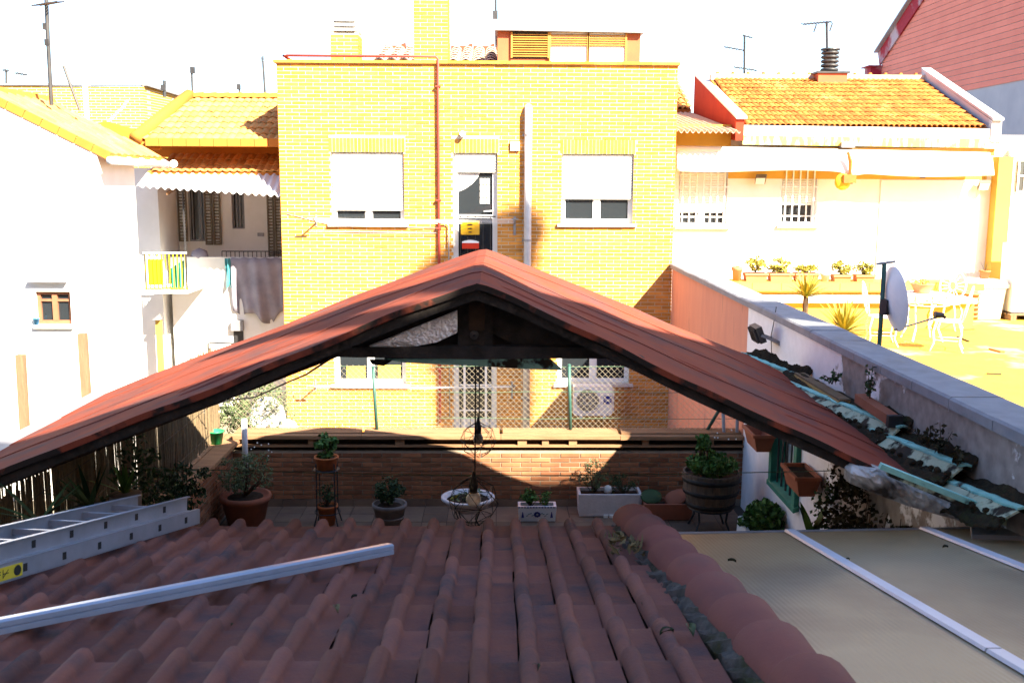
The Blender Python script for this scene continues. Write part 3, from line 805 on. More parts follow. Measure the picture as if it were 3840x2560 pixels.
# boards: ledge, blocks, top boards
b = MB(); b.box(LX, WX, NY - .03, NY + .05, .775, .80); b.build('ledge_board', 'board_wood', nw)
b = MB(); b.box(LX, WX, NY + .06, NY + .26, .72, .90); b.build('back_board', 'dark_wood', nw)
for px in (1170, 1500, 1792, 1958, 2045, 2148, 2420, 2660):
    p = aty(px, 1660, NY); w = random.uniform(.03, .06)
    MB().box(p.x - w, p.x + w, NY - .03, NY + .058, .802, .878).build('spacer_block', 'board_wood', nw)
x = LX; k = 0
for L in (1.62, 1.75, 1.5, 1.56):
    x1 = min(x + L, WX)
    j = random.uniform(-.006, .006)
    MB().prism([(x, NY - .06, .88 + j), (x1 - .006, NY - .06, .88 + j), (x1 - .006, NY - .06, .925 + j), (x, NY - .06, .925 + j)], (0, .09, .006)).build('top_board', 'board_wood', nw, fix=True)
    MB().prism([(x + .02, NY + .036, .905), (x1 - .02, NY + .036, .905), (x1 - .02, NY + .036, .945), (x + .02, NY + .036, .945)], (0, .22, .012)).build('top_board', 'board_wood', nw, fix=True)
    x = x1

lw = thing('side_wall', 'brick side wall topped with planks under the reed screen', 'wall', (LX, 9.5, 0))
MB().box(LX - .22, LX - .006, 5.0, NY + .26, 0, .75).build('core', 'mortar_grey', lw)
rects = lay_bricks(6.0, NY, .04, .74, [], length=.25, course=.0605, seed=13)
brick_face(lw, 'y', rects, LX, 1, 'brick_red', 130, lambda r: -r[0])
for (a, b_, dz) in ((9.0, NY + .25, 0), (6.2, 8.98, .01)):
    MB().box(LX - .12, LX + .10, a, b_, .83 + dz, .875 + dz).build('plank', 'board_wood', lw)
    MB().box(LX - .27, LX - .13, a, b_, .835 + dz, .88 + dz).build('plank', 'board_wood', lw)
for y in (12.1, 11.3, 10.6, 9.8, 9.0, 8.0): MB().box(LX - .1, LX - .02, y, y + .12, .752, .828).build('spacer_block', 'dark_wood', lw)

# reed screen
rs = thing('reed_screen', 'tall woven reed screen full of slits standing along the side wall', 'screen', (LX - .2, 9.5, .88))
m = MB(); rnd = random.Random(21); y = 5.3
while y < 12.55:
    w = rnd.uniform(.006, .012); top = 2.02 + rnd.uniform(-.12, .06) - (.10 if y < 9 else 0); bot = .84 + rnd.uniform(-.02, .12)
    x = LX - .19 + rnd.uniform(-.012, .012); lean = rnd.uniform(-.03, .03)
    m.tube([(x, y, bot), (x + rnd.uniform(-.01, .01), y + lean, top)], w * .62, 4, False)
    y += w * (.95 if rnd.random() < .982 else rnd.uniform(1.5, 2.3))
stuff(m.build('reeds', 'reed', rs))
for z in (1.0, 1.35, 1.7):
    MB().tube([(LX - .175, 5.3, z), (LX - .175, 12.55, z + .01)], .003, 4).build('binding_wire', 'wire_dark', rs)

# the wall on the other side: flaking white paint, stone coping; beyond the parapet it is pink
ww = thing('terrace_wall', 'white terrace wall with flaking paint, a green window and a grey stone coping', 'wall', (WX, 9, 0))
wq0, wq1 = atx(2905, 1600, WX).y, atx(3010, 1600, WX).y
wz0, wz1 = .74, 1.62
m = MB(); TZ = 2.56
m.box(WX, WX + .28, 0.5, wq1, -.3, TZ); m.box(WX, WX + .28, wq0, NY + .02, -.3, TZ); m.box(WX, WX + .28, wq1, wq0, -.3, wz0); m.box(WX, WX + .28, wq1, wq0, wz1, TZ)
m.box(WX + .22, WX + .279, wq1, wq0, wz0, wz1)
m.build('wall', 'peeling_wall', ww)
y = .5; rnd = random.Random(4)
while y < 17.95:
    y1 = min(y + .62, 17.96); j = rnd.uniform(-.004, .004)
    ppar = ww if y1 < 12.6 else None
    c = MB(); c.prism([(WX - .045, y + .004, TZ + .004), (WX + .34, y + .004, TZ + .004), (WX + .34, y + .004, TZ + .075 + j), (WX + .30, y + .004, TZ + .085 + j), (WX - .025, y + .004, TZ + .085 + j), (WX - .045, y + .004, TZ + .07 + j)], (0, y1 - y - .008, 0))
    if ppar is None:
        if 'pw' not in globals():
            pw = thing('pink_wall', 'pink rendered yard wall with dark drip stains meeting the brick house', 'wall', (WX, 15, -.45))
            MB().box(WX + .002, WX + .28, NY + .022, 17.97, -.45, TZ).build('wall', 'pink_wall', pw)
        ppar = pw
    c.build('coping_stone', 'coping_stone', ppar, fix=True); y = y1
# green window with bars in the white wall
wf = MB()
wf.box(WX - .05, WX + .10, wq0 - .10, wq0, wz0, wz1); wf.box(WX - .05, WX + .10, wq1, wq1 + .10, wz0, wz1)
wf.box(WX - .05, WX + .10, wq1 + .10, wq0 - .10, wz1 - .10, wz1)
win = wf.build('window', 'green_paint', ww)
MB().prism([(WX - .06, wq1 - .02, wz0 + .02), (WX + .12, wq1 - .02, wz0 + .09), (WX + .12, wq1 - .02, wz0 + .03), (WX - .06, wq1 - .02, wz0 - .03)], (0, wq0 - wq1 + .04, 0)).build('sill', 'green_paint', win, fix=True)
for k in range(5):
    yy = wq1 + .18 + (wq0 - wq1 - .36) * k / 4
    MB().tube([(WX + .005, yy, wz0 + .05), (WX + .005, yy, wz1 - .1)], .012, 6).build('bar', 'black_metal', win)
MB().box(WX + .12, WX + .13, wq1 + .1, wq0 - .1, wz0 + .05, wz1 - .1).build('curtain', 'white_paint', win)

# trough planters hung on the white wall
def wall_trough(px, py, label, soil):
    p = atx(px, py, WX - .10); L = .26
    t = thing('wall_planter', label, 'planter', (WX, p.y, p.z - .1), 'terracotta planters on the white wall')
    x0, x1, y0, y1, z0, z1 = WX - .27, WX - .03, p.y - L, p.y + L, p.z - .11, p.z + .09; s = .045
    o = [(x0, y0, z1), (x1, y0, z1), (x1, y1, z1), (x0, y1, z1)]
    i_ = [(x0 + .015, y0 + .015, z1), (x1 - .015, y0 + .015, z1), (x1 - .015, y1 - .015, z1), (x0 + .015, y1 - .015, z1)]
    bt = [(x0 + s, y0 + s, z0), (x1 - s, y0 + s, z0), (x1 - s, y1 - s, z0), (x0 + s, y1 - s, z0)]
    bi = [(x0 + s, y0 + s, z0 + .02), (x1 - s, y0 + s, z0 + .02), (x1 - s, y1 - s, z0 + .02), (x0 + s, y1 - s, z0 + .02)]
    m = MB(); fs = [(8, 9, 10, 11)][:0]
    for k in range(4):
        k2 = (k + 1) % 4
        fs += [(k, k2, 4 + k2, 4 + k), (k2, k, 8 + k, 8 + k2), (4 + k, 4 + k2, 12 + k2, 12 + k)]
    fs += [(11, 10, 9, 8), (12, 13, 14, 15)]
    m._add(o + i_ + bt + bi, fs); m.build('trough', 'terracotta', t, fix=True)
    r = MB(); r.beam((x0 - .006, y0, z1 - .015), (x0 - .006, y1, z1 - .015), .014, .035); r.beam((x0, y0 - .006, z1 - .015), (x1, y0 - .006, z1 - .015), .014, .035); r.build('rim', 'terracotta', t)
    if soil: MB().box(x0 + .025, x1 - .025, y0 + .025, y1 - .025, z1 - .06, z1 - .035).build('soil', 'soil', t)
    MB().beam((WX - .03, y0 + .1, z1 - .03), (WX - .001, y0 + .1, z1 - .03), .02, .02).build('hook', 'black_metal', t)
wall_trough(2862, 1640, 'empty terracotta trough on the white wall beside the green window, towards the parapet', False)
wall_trough(3022, 1795, 'terracotta trough full of soil on the white wall, nearest the roof edge', True)

# floodlight on the white wall
p = atx(2909, 1250, WX)
fz = thing('floodlight', 'black floodlight bracketed to the white terrace wall below its coping', 'floodlight', (WX, p.y, p.z))
m = MB(); a = V(WX - .20, p.y, p.z); u = V(-.35, .1, .94).normalized(); s = V(0, 1, 0); n = u.cross(s).normalized()
def ob(mm, c, ex, ey, ez):
    c = Vector(c); mm._add([c - ex - ey - ez, c + ex - ey - ez, c + ex + ey - ez, c - ex + ey - ez, c - ex - ey + ez, c + ex - ey + ez, c + ex + ey + ez, c - ex + ey + ez],
                          [(0, 3, 2, 1), (4, 5, 6, 7), (0, 1, 5, 4), (1, 2, 6, 5), (2, 3, 7, 6), (3, 0, 4, 7)])
ob(m, a, s * .15, u * .09, n * .035)
for k in range(5): ob(m, a + n * .05 + s * (-.12 + .06 * k), s * .006, u * .08, n * .016)
m.build('housing', 'black_metal', fz, fix=True)
m = MB(); m.beam(a + V(0, -.16, 0), (WX, p.y - .16, p.z - .08), .02, .03); m.beam(a + V(0, .16, 0), (WX, p.y + .16, p.z - .08), .02, .03); m.box(WX - .012, WX - .001, p.y - .18, p.y + .18, p.z - .11, p.z - .06); m.build('bracket', 'grey_metal', fz)
m = MB(); m.tube([(WX - .006, p.y, p.z + .3), (WX - .03, p.y, p.z + .1), (WX - .05, p.y, p.z - .02), (WX - .03, p.y + .02, p.z - .25)], .005, 5); m.build('cable', 'wire_dark', fz)

# ------------------------------------------------------------------ chain-link fence on the parapet
cf = thing('chain_link_fence', 'wire mesh fence with green posts standing on the parapet wall', 'fence', (0, NY + .2, .95))
FYW = NY + .19; z0, z1 = .955, 1.78
m = MB(); step = .075; x = LX - .9
def wire(a, b): m.tube([a, b], .0021, 3, False)
while x < WX + .1:
    for s in (1, -1):
        xa, xb = (x, x + (z1 - z0)) if s > 0 else (x + (z1 - z0), x)
        za, zb = z0, z1
        # clip to the fence ends
        pts = []
        for t in (0, 1):
            xx = xa + (xb - xa) * t; zz = za + (zb - za) * t
            if xx < LX: tt = (LX - xa) / (xb - xa); xx = LX; zz = za + (zb - za) * tt
            if xx > WX - .02: tt = (WX - .02 - xa) / (xb - xa); xx = WX - .02; zz = za + (zb - za) * tt
            pts.append((xx, zz))
        if min(z0, 9) <= min(pts[0][1], pts[1][1]) and max(pts[0][1], pts[1][1]) <= z1 + 1e-6 and abs(pts[0][0] - pts[1][0]) > .05 and LX <= min(pts[0][0], pts[1][0]):
            wire((pts[0][0], FYW - .002 * s, pts[0][1]), (pts[1][0], FYW - .002 * s, pts[1][1]))
    x += step
stuff(m.build('mesh', 'wire_steel', cf))
for z in (1.77, 1.44, 1.10): MB().tube([(LX + 6.4 * i / 12, FYW - .008, z + random.uniform(-.012, .006)) for i in range(13)], .0035, 4).build('tension_wire', 'wire_green', cf)
for px, top in ((1402, 1378), (2137, 1370)):
    a, b = aty(px + (12 if px < 1500 else 2), 1615, FYW), aty(px - 3, top, FYW)
    m = MB(); m.tube([(a.x, FYW - .015, .94), (b.x, FYW - .015, b.z)], .021, 8); po = m.build('post', 'green_metal', cf, smooth=True)
    MB().lathe((b.x, FYW - .015, b.z - .001), [(.024, 0), (.024, .015), (.001, .025)], 8).build('cap', 'green_metal', po)
for (a, b) in (((WX - .42, FYW, .95), (WX - .12, FYW - .02, 1.52)), ((WX - .16, FYW - .1, 0.0), (WX - .28, FYW - .1, 1.60)), ((WX - .06, FYW - .1, 0.0), (WX - .07, FYW - .1, 1.7))):
    MB().tube([a, b], .022, 8).build('post', 'green_metal' if a[2] > .5 else 'grey_metal', cf, smooth=True)

# ------------------------------------------------------------------ the felted gable roof over the terrace
GY0, GY1, GXR, GZR = 6.2, 10.22, -.125, 3.45
gr = thing('gable_roof', 'open gable roof covered in wrinkled red felt with a sooty front truss', 'roof', (GXR, 8.3, 1.9))
def zroof(x, y, off=0.0):
    t = min(max((y - GY0) / (GY1 - GY0), -.2), 1.2)
    d = math.sqrt((x - GXR) ** 2 + .03 ** 2) - .03
    sl = .40 + t * (-.075 + .03 * min(d, 2)) if x < GXR else .462 - .062 * t
    wob = .008 * math.sin(1.7 * x + 1.3 * y) + .004 * math.sin(4.3 * x - 2.3 * y + 1) + .002 * math.sin(8.7 * x + 5.1 * y)
    return GZR - .055 * t - sl * d + wob * min(1, d * 3 + .3) + off
XL, XR = -4.02, 3.07
deck = MB(); deck.slab(lambda u, v: V(XL + .02 + (XR - XL - .04) * u, GY0 + .03 + (GY1 - GY0 - .06) * v, zroof(XL + .02 + (XR - XL - .04) * u, GY0 + .03 + (GY1 - GY0 - .06) * v, -.03)), 80, 6, (0, 0, .06))
deck.build('deck', 'dark_wood', gr)
edges = [GY0 - .02, 7.15, 8.2, 9.2, GY1 + .02]
for i in range(4):
    ya, yb = edges[i] , edges[i + 1] + .12
    if i == 3: yb = edges[4]
    ph = random.uniform(0, 6)
    def fn(u, v, ya=ya, yb=yb, ph=ph, i=i):
        x = XL + (XR - XL) * u
        wa = (.035 * math.sin(2.3 * x + ph) + .015 * math.sin(7 * x + ph)) if i else .010 * math.sin(6 * x)
        wb = .012 * math.sin(5 * x + ph) if i == 3 else 0
        y = ya + wa + (yb + wb - ya - wa) * v
        lift = .003 * (1 - v) ** 2 + .003
        # the strip nearer the ridge end laps over its neighbour: every far strip dips under the near one
        if x > 2.2 and i == 2: lift += .005 * math.sin(5 * x + 9 * v)
        return V(x, y, zroof(x, y, lift + (.0035 * (1 - v) if i else 0)))
    m = MB(); m.slab(fn, 96, 7, (0, 0, .004)); m.build('felt_strip', 'felt', gr, smooth=False)
# long wrinkles and folds in the felt
rnd = random.Random(8)
for k in range(12):
    y = rnd.uniform(6.5, 10.0); x = rnd.uniform(XL + .3, XR - .8); L = rnd.uniform(.35, 1.1)
    if x < GXR < x + L: continue
    m = MB(); n = 8; A = []; 
    def wr(u, v, x=x, y=y, L=L, ph=rnd.uniform(0, 6)):
        xx = x + L * u; yy = y + .05 * math.sin(2 * u + ph) + (v - .5) * .05
        return V(xx, yy, zroof(xx, yy, .010 + .007 * math.sin(math.pi * v) * math.sin(math.pi * u) - (.012 if v in (0, 1) or u in (0, 1) else 0)))
    m.grid(wr, 10, 4); m.build('felt_fold', 'felt', gr, smooth=True)
# front verge: charred felt edge, fascia boards
for (xa, xb) in ((XL, GXR), (GXR, XR)):
    m = MB(); m.slab(lambda u, v, xa=xa, xb=xb: V(xa + (xb - xa) * u, GY0 - .045 + .06 * v, zroof(xa + (xb - xa) * u, GY0, .012 - .012 * v + .006 * math.sin(31 * u) * (1 - v))), 50, 1, (0, 0, .04)); m.build('charred_edge', 'felt_edge', gr)
    m = MB(); m.slab(lambda u, v, xa=xa, xb=xb: V(xa + (xb - xa) * u, GY0 - .02 + .05 * v, zroof(xa + (xb - xa) * u, GY0, -.034)), 24, 1, (0, 0, .06)); m.build('fascia', 'soot', gr)
    m = MB(); m.slab(lambda u, v, xa=xa, xb=xb: V(xa + (xb - xa) * u, GY1 - .05 + .05 * v, zroof(xa + (xb - xa) * u, GY1, -.02)), 24, 1, (0, 0, .09)); m.build('fascia', 'dark_wood', gr)
# rafters under the deck
for y in (7.2, 8.2, 9.2, 10.1):
    for (xa, xb) in ((XL + .1, GXR - .02), (GXR + .02, XR - .1)):
        MB().beam((xa, y, zroof(xa, y) - .15), (xb, y, zroof(xb, y) - .15), .07, .12).build('rafter', 'dark_wood', gr)
MB().box(GXR - .05, GXR + .05, GY0 + .1, GY1 - .1, GZR - .30, GZR - .12).build('ridge_beam', 'dark_wood', gr)
# truss in the gable
YT = GY0 + .10
def plate(pts, y, th, name, matname, par=gr, rough=0.0):
    m = MB(); m.prism([aty(px, py, y) for px, py in pts], (0, th, 0)); return m.build(name, matname, par, fix=True)
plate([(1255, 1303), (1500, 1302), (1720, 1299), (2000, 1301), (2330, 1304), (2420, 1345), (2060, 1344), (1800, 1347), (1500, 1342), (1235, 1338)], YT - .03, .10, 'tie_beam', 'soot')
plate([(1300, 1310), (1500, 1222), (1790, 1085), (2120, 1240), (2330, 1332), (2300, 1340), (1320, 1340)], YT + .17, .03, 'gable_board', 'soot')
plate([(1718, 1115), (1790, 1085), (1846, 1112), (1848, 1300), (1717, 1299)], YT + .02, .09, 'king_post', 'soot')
pf_t = [(1384, 1297), (1460, 1268), (1545, 1232), (1640, 1195), (1714, 1164)]; pf_b = [(1388, 1300), (1470, 1300), (1560, 1298), (1640, 1282), (1714, 1247)]
def pfill(u, v):
    k = u * 4; i = min(int(k), 3); f = k - i
    a_ = [pf_t[i][j] + (pf_t[i + 1][j] - pf_t[i][j]) * f for j in (0, 1)]; b_ = [pf_b[i][j] + (pf_b[i + 1][j] - pf_b[i][j]) * f for j in (0, 1)]
    return aty(a_[0] + (b_[0] - a_[0]) * v, a_[1] + (b_[1] - a_[1]) * v, YT - .015 + random.uniform(-.008, .008) - .02 * math.sin(math.pi * v))
m = MB(); m.slab(pfill, 44, 12, (0, -.06, 0)); m.build('plaster_fill', 'plaster_white', gr)
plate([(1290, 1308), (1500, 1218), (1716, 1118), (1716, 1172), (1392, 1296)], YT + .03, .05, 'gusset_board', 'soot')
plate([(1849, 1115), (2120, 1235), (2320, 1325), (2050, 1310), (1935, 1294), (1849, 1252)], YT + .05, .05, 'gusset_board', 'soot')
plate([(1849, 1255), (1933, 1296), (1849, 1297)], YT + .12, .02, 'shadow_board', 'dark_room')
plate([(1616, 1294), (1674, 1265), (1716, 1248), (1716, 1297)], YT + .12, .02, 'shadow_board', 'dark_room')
m = MB(); c = aty(1778, 1257, YT); m.lathe((0, 0, 0), [(.028, 0), (.028, .02), (.008, .024), (.008, .005)], 12); m.v = [Vector((q.x + c.x, YT + .018 - q.z, q.y + c.z)) for q in m.v]; m.build('bolt_plate', 'black_metal', gr, fix=True)
plate([(1440, 1346), (1520, 1360), (1760, 1370), (1985, 1384), (2108, 1388), (2060, 1346), (1800, 1346)], YT + .25, .07, 'painted_beam', 'turquoise_bright')
plate([(1385, 1350), (1470, 1352), (1440, 1372), (1395, 1366)], YT + .22, .04, 'hanging_scrap', 'soot')
# black cable slung from the truss to the screen corner
m = MB(); a, b = aty(1245, 1340, 6.5), aty(860, 1500, 11.5); c = aty(1080, 1432, 9.0); m.tube([a, (a + c) / 2 + V(0, 0, -.02), c, (c + b) / 2 + V(0, 0, -.05), b, aty(760, 1530, 11.5)], .008, 5)
tag(m.build('hanging_cable', 'wire_dark'), 'slack black cable slung from the roof truss to the olive tree corner', 'cable')
# metal trim along the low edge of the slope
m = MB(); m.slab(lambda u, v: V(XL - .10 + .14 * v, GY0 + .1 + (GY1 - GY0 - .1) * u, zroof(XL, GY0 + (GY1 - GY0) * u) + .03 - .02 * v), 12, 1, (0, 0, .05)); m.build('gutter', 'grey_metal', gr)
for y in (7.0, 8.6, 9.9): MB().beam((XL - .02, y, zroof(XL, y) - .02), (XL + .14, y, zroof(XL, y) + .045), .05, .02).build('gutter_strap', 'board_wood', gr)

# the decayed strip between the felt and the white wall: old turquoise boards stepping along it
dv = thing('decayed_valley', 'rotten mossy roof edge with flaking turquoise boards against the white wall', 'roof edge', (3.0, 8, 1.8))
m = MB()
def vf(u, v):
    y = 6.3 + (10.15 - 6.3) * u; x = 2.45 + (3.115 - 2.45) * v
    return V(x, y, zroof(min(x, XR), y) - .025 + .02 * math.sin(13 * y + 3 * v) * v + .02 * v)
m.slab(vf, 100, 8, (0, 0, .04)); m.build('moss_bed', 'moss', dv)
for i, (pa, pb, xa, xb) in enumerate((((2782, 1322), (3010, 1410), 2.54, 3.02), ((2888, 1402), (3390, 1600), 2.74, 3.05), ((3036, 1512), (3628, 1745), 2.84, 3.05), ((3296, 1692), (3842, 1905), 2.88, 3.05))):
    a, b = atx(*pa, xa), atx(*pb, xb)
    d = (b - a); n = 40; pr = random.Random(40 + i)
    jag = [pr.uniform(0, 1) for k in range(n + 1)]
    m = MB()
    def lip(u, v): k = int(round(u * n)); p = a + d * u; return V(p.x - .030 - .018 * jag[k] + (.055 + .03 * jag[k]) * v, p.y, p.z + .008 * (1 - abs(2 * v - 1)) + .003 * math.sin(40 * u))
    m.slab(lip, n, 2, (0, 0, .014)); m.build('board_lip', 'turquoise', dv)
    m = MB(); hs = [.075 + .03 * math.sin(7 * k / n + i) + .045 * jag[k] * (1 if (k // 5) % 2 else .3) for k in range(n + 1)]
    def fc(u, v): k = int(round(u * n)); p = a + d * u; return V(p.x - .038 - .07 * v, p.y, p.z - .014 - hs[k] * v * .62)
    m.slab(fc, n, 3, (-.012, 0, .008)); m.build('board_face', 'pale_green_paint', dv)
    # mossy debris between this board and the wall
    m = MB()
    def bed(u, v): p = a + d * u; return V(p.x + .025 + (min(3.118, p.x + .16) - p.x - .025) * v, p.y, p.z - .012 + .05 * v * (1 + .5 * math.sin(9 * u)) + .010 * math.sin(37 * u + 9 * v) + pr.uniform(-.006, .006))
    m.slab(bed, 60, 5, (0, 0, .02)); m.build('moss_bed', 'moss', dv)
    def low(u, v): p = a + d * u; return V(p.x - .11 - .10 * v, p.y, p.z - .014 - .06 - .05 * v + .012 * math.sin(33 * u + 7 * v) + pr.uniform(-.008, .008))
    m = MB(); m.slab(low, 60, 4, (0, 0, .02)); m.build('moss_bed', 'moss', dv)
    m = MB()
    for k in range(60):
        u = pr.random(); p = a + d * u; s = pr.uniform(.012, .03)
        q = V(p.x - .09 - pr.uniform(0, .05), p.y, p.z - .03 - .07 * pr.uniform(.3, 1.0)); m.lathe(q, [(.001, -s), (s * .9, -s * .3), (s * .8, s * .4), (.001, s * .8)], 5)
    stuff(m.build('moss_crumbs', 'moss', dv))
# rough rendered end of the gable wall under the roof corner
m = MB(); pts_t = [(3195, 1745), (3300, 1760), (3420, 1800), (3540, 1850), (3660, 1905), (3850, 1960)]; pts_b = [(3188, 1812), (3280, 1850), (3400, 1895), (3520, 1930), (3650, 1965), (3850, 2000)]
rp = random.Random(6)
def lump(u, v):
    k = u * 5; i = min(int(k), 4); f = k - i
    t = (pts_t[i][0] + (pts_t[i + 1][0] - pts_t[i][0]) * f, pts_t[i][1] + (pts_t[i + 1][1] - pts_t[i][1]) * f)
    b = (pts_b[i][0] + (pts_b[i + 1][0] - pts_b[i][0]) * f, pts_b[i][1] + (pts_b[i + 1][1] - pts_b[i][1]) * f)
    y = 6.12 - .06 * math.sin(math.pi * v) + rp.uniform(-.012, .012)
    return aty(t[0] + (b[0] - t[0]) * v, t[1] + (b[1] - t[1]) * v, y)
m.slab(lump, 40, 9, (0, -.12, 0)); m.build('rough_render', 'plaster_lump', dv)
m = MB()
for (p0, p1) in (((3330, 1770), (3850, 1990)), ((3300, 1745), (3850, 1965))):
    a, b = aty(*p0, 6.05), aty(*p1, 5.9); MB().beam(a, b, .05, .035).build('board', 'pale_green_paint' if p0[1] > 1750 else 'turquoise', dv)
# dead beams and boxes lying in the valley
a, b = atx(2998, 1400, 2.95), atx(3168, 1500, 2.95)
pb_ = thing('window_box', 'long pale wooden box lying on the mossy roof edge', 'box', (a + b) / 2)
m = MB(); m.beam(a, b, .10, .02); m.build('top', 'old_post', pb_); m = MB(); m.beam(a + V(-.05, 0, -.055), b + V(-.05, 0, -.055), .015, .09); m.build('side', 'plank_yellow', pb_); m = MB(); m.beam(a + V(.04, 0, -.055), b + V(.04, 0, -.055), .015, .09); m.build('side', 'plank_yellow', pb_)
a, b = atx(3225, 1492, 3.0), atx(3350, 1575, 3.0)
tb = thing('clay_gutter', 'brown clay channel with a black end lying against the flaking wall', 'gutter', (a + b) / 2)
m = MB(); m.beam(a, b, .09, .075); m.build('channel', 'terracotta', tb); m = MB(); m.beam(b, b + (b - a).normalized() * .05, .11, .09); m.build('end', 'black_metal', tb)
rnd = random.Random(17)
def weed(px, py, x, h, n, label, matn='leaf_dark'):
    p = atx(px, py, x); t = thing('weed', label, 'plant', p)
    st = MB(); lf = MB()
    for k in range(4):
        q = p + V(rnd.uniform(-.1, .06), rnd.uniform(-.12, .12), h * rnd.uniform(.6, 1.1)); st.tube([p, (p + q) / 2 + V(0, rnd.uniform(-.04, .04), .02), q], [.005, .004, .002], 4)
        for j in range(n): s = j / n; c = p.lerp(q, .3 + .7 * s); leaves(lf, c, .03, .04, .02, 2, .045, rnd, .5, .6)
    st.build('stems', 'bark', t); lf.build('foliage', matn, t)
weed(3262, 1500, 3.02, .26, 7, 'dark weed growing in the valley against the flaking wall, topmost', 'leaf_dark')
weed(3120, 1440, 3.0, .10, 8, 'low trailing weed over the pale wooden box on the roof edge', 'leaf_dark')
weed(3480, 1680, 3.0, .16, 8, 'brownish weed beside the long turquoise boards', 'leaf_brown')
weed(3520, 1700, 3.02, .18, 6, 'small dry weed at the foot of the white wall by the boards', 'leaf_brown')
weed(3590, 1745, 3.0, .10, 8, 'dry weed at the end of the turquoise board nearest the frame edge', 'leaf_brown')

# ------------------------------------------------------------------ pots and plants on the terrace
def round_pot(name, label, px, base_py, rpx_top, rpx_bot, top_py, matname, rimpx=14, grp=None, y=None, plant=None):
    b = atz(px, base_py, 0.0) if y is None else Vector((aty(px, base_py, y).x, y, aty(px, base_py, y).z))
    s = FPX / (b.y * math.cos(PITCH) + (ZC - b.z) * math.sin(PITCH))
    h = aty(px, top_py, b.y).z - b.z; rt, rb = rpx_top / s, rpx_bot / s; rim = rimpx / s
    t = thing(name, label, 'plant pot', b, grp)
    m = MB(); m.lathe(b, [(rb, 0), (rb + (rt - rb) * .85, h - rim), (rt * 1.0 + .004, h - rim), (rt * 1.06, h - rim * .5), (rt * 1.03, h), (rt * .92, h), (rt * .88, h - .03)], 24); m.build('pot', matname, t, smooth=True)
    m = MB(); m.lathe(b + V(0, 0, h - .035), [(rt * .90, 0), (rt * .5, .012), (.001, .018)], 16); m.build('soil', 'soil', t)
    return t, b, h, rt
rnd = random.Random(77)
def bush(t, c, rx, ry, rz, ncl, per, cs, leaf, matn, base=None, r=.008, aspect=.45):
    m = MB(); pts = clumps(m, c, rx, ry, rz, ncl, per, cs, leaf, rnd, aspect); m.build('foliage', matn, t)
    if base is not None:
        m = MB(); branches(m, base, pts[:14], r, rnd); m.build('stems', 'bark', t)
t, b, h, r_ = round_pot('terracotta_pot', 'big terracotta pot with a twiggy olive bush in the terrace corner', 925, 1978, 90, 62, 1852, 'terracotta', 22)
bush(t, b + V(0, .0, h + .28), .34, .30, .22, 42, 26, .085, .055, 'leaf_olive', b + V(0, 0, h - .02), .012, .3)
tr = MB(); q = aty(918, 1550, b.y); tr.tube([b + V(.02, 0, h - .05), b + V(.0, .05, h + .4), V(q.x, b.y + .15, q.z)], .03, 7); 
# standing pipe in that corner
a1, a2 = aty(922, 1770, 12.0), aty(915, 1570, 12.0)
tag(MB().tube([a1, a2], .035, 10).build('pipe_stub', 'grey_pipe', smooth=True), 'pale vertical pipe rising behind the big terracotta pot', 'pipe')
# wire plant stand with two pots
b = atz(1230, 1965, 0)
ps = thing('plant_stand', 'tall thin black metal plant stand holding a pot on its ring', 'plant stand', b)
zt = aty(1230, 1752, b.y).z; rs_ = .15
for k in range(4):
    t_ = math.pi / 4 + k * math.pi / 2; e = V(math.cos(t_), math.sin(t_), 0)
    MB().tube([b + e * rs_ * 1.35, b + e * rs_ * 1.02 + V(0, 0, .15), b + e * rs_ + V(0, 0, zt + .07)], .008, 6).build('leg', 'black_metal', ps)
for z in (.16, zt - .02): MB().tube([b + V(rs_ * math.cos(2 * math.pi * k / 20), rs_ * math.sin(2 * math.pi * k / 20), z) for k in range(21)], .007, 5, False).build('ring', 'black_metal', ps)
MB().lathe(b + V(0, 0, zt - .025), [(rs_, 0), (rs_, .01), (.001, .011)], 18).build('shelf', 'black_metal', ps)
t = thing('orange_pot', 'orange pot with a bright green plant on top of the black stand', 'plant pot', b + V(0, 0, zt - .013))
c = b + V(0, 0, zt - .013); MB().lathe(c, [(.115, 0), (.135, .13), (.145, .135), (.145, .15), (.125, .15), (.12, .12)], 20).build('pot', 'orange_pot', t, smooth=True)
MB().lathe(c + V(0, 0, .125), [(.122, 0), (.001, .01)], 14).build('soil', 'soil', t)
bush(t, c + V(0, 0, .27), .12, .11, .13, 22, 26, .05, .05, 'leaf_green', c + V(0, 0, .12), .006, .7)
t = thing('orange_pot', 'orange pot with a dark little plant standing between the legs of the black stand', 'plant pot', b + V(0, -.02, .0))
c = b + V(0, -.02, .012); MB().lathe(c, [(.085, 0), (.115, .21), (.13, .212), (.13, .24), (.115, .24), (.11, .2)], 20).build('pot', 'orange_pot', t, smooth=True)
MB().lathe(c + V(0, 0, .205), [(.112, 0), (.001, .01)], 14).build('soil', 'soil', t)
bush(t, c + V(0, 0, .36), .10, .10, .14, 14, 22, .05, .04, 'leaf_dark', c + V(0, 0, .2), .006)
# grey pot
t, b, h, r_ = round_pot('grey_pot', 'weathered grey ribbed pot with a dense dark green shrub', 1462, 1982, 62, 45, 1885, 'grey_pot', 16)
MB().lathe(b + V(0, 0, h * .45), [(r_ * .86, 0), (r_ * .9, .01), (r_ * .88, .025)], 24).build('rib', 'grey_pot', t, smooth=True)
bush(t, b + V(0, 0, h + .14), .19, .17, .15, 40, 26, .06, .04, 'leaf_dark', b + V(0, 0, h - .03), .008, .6)
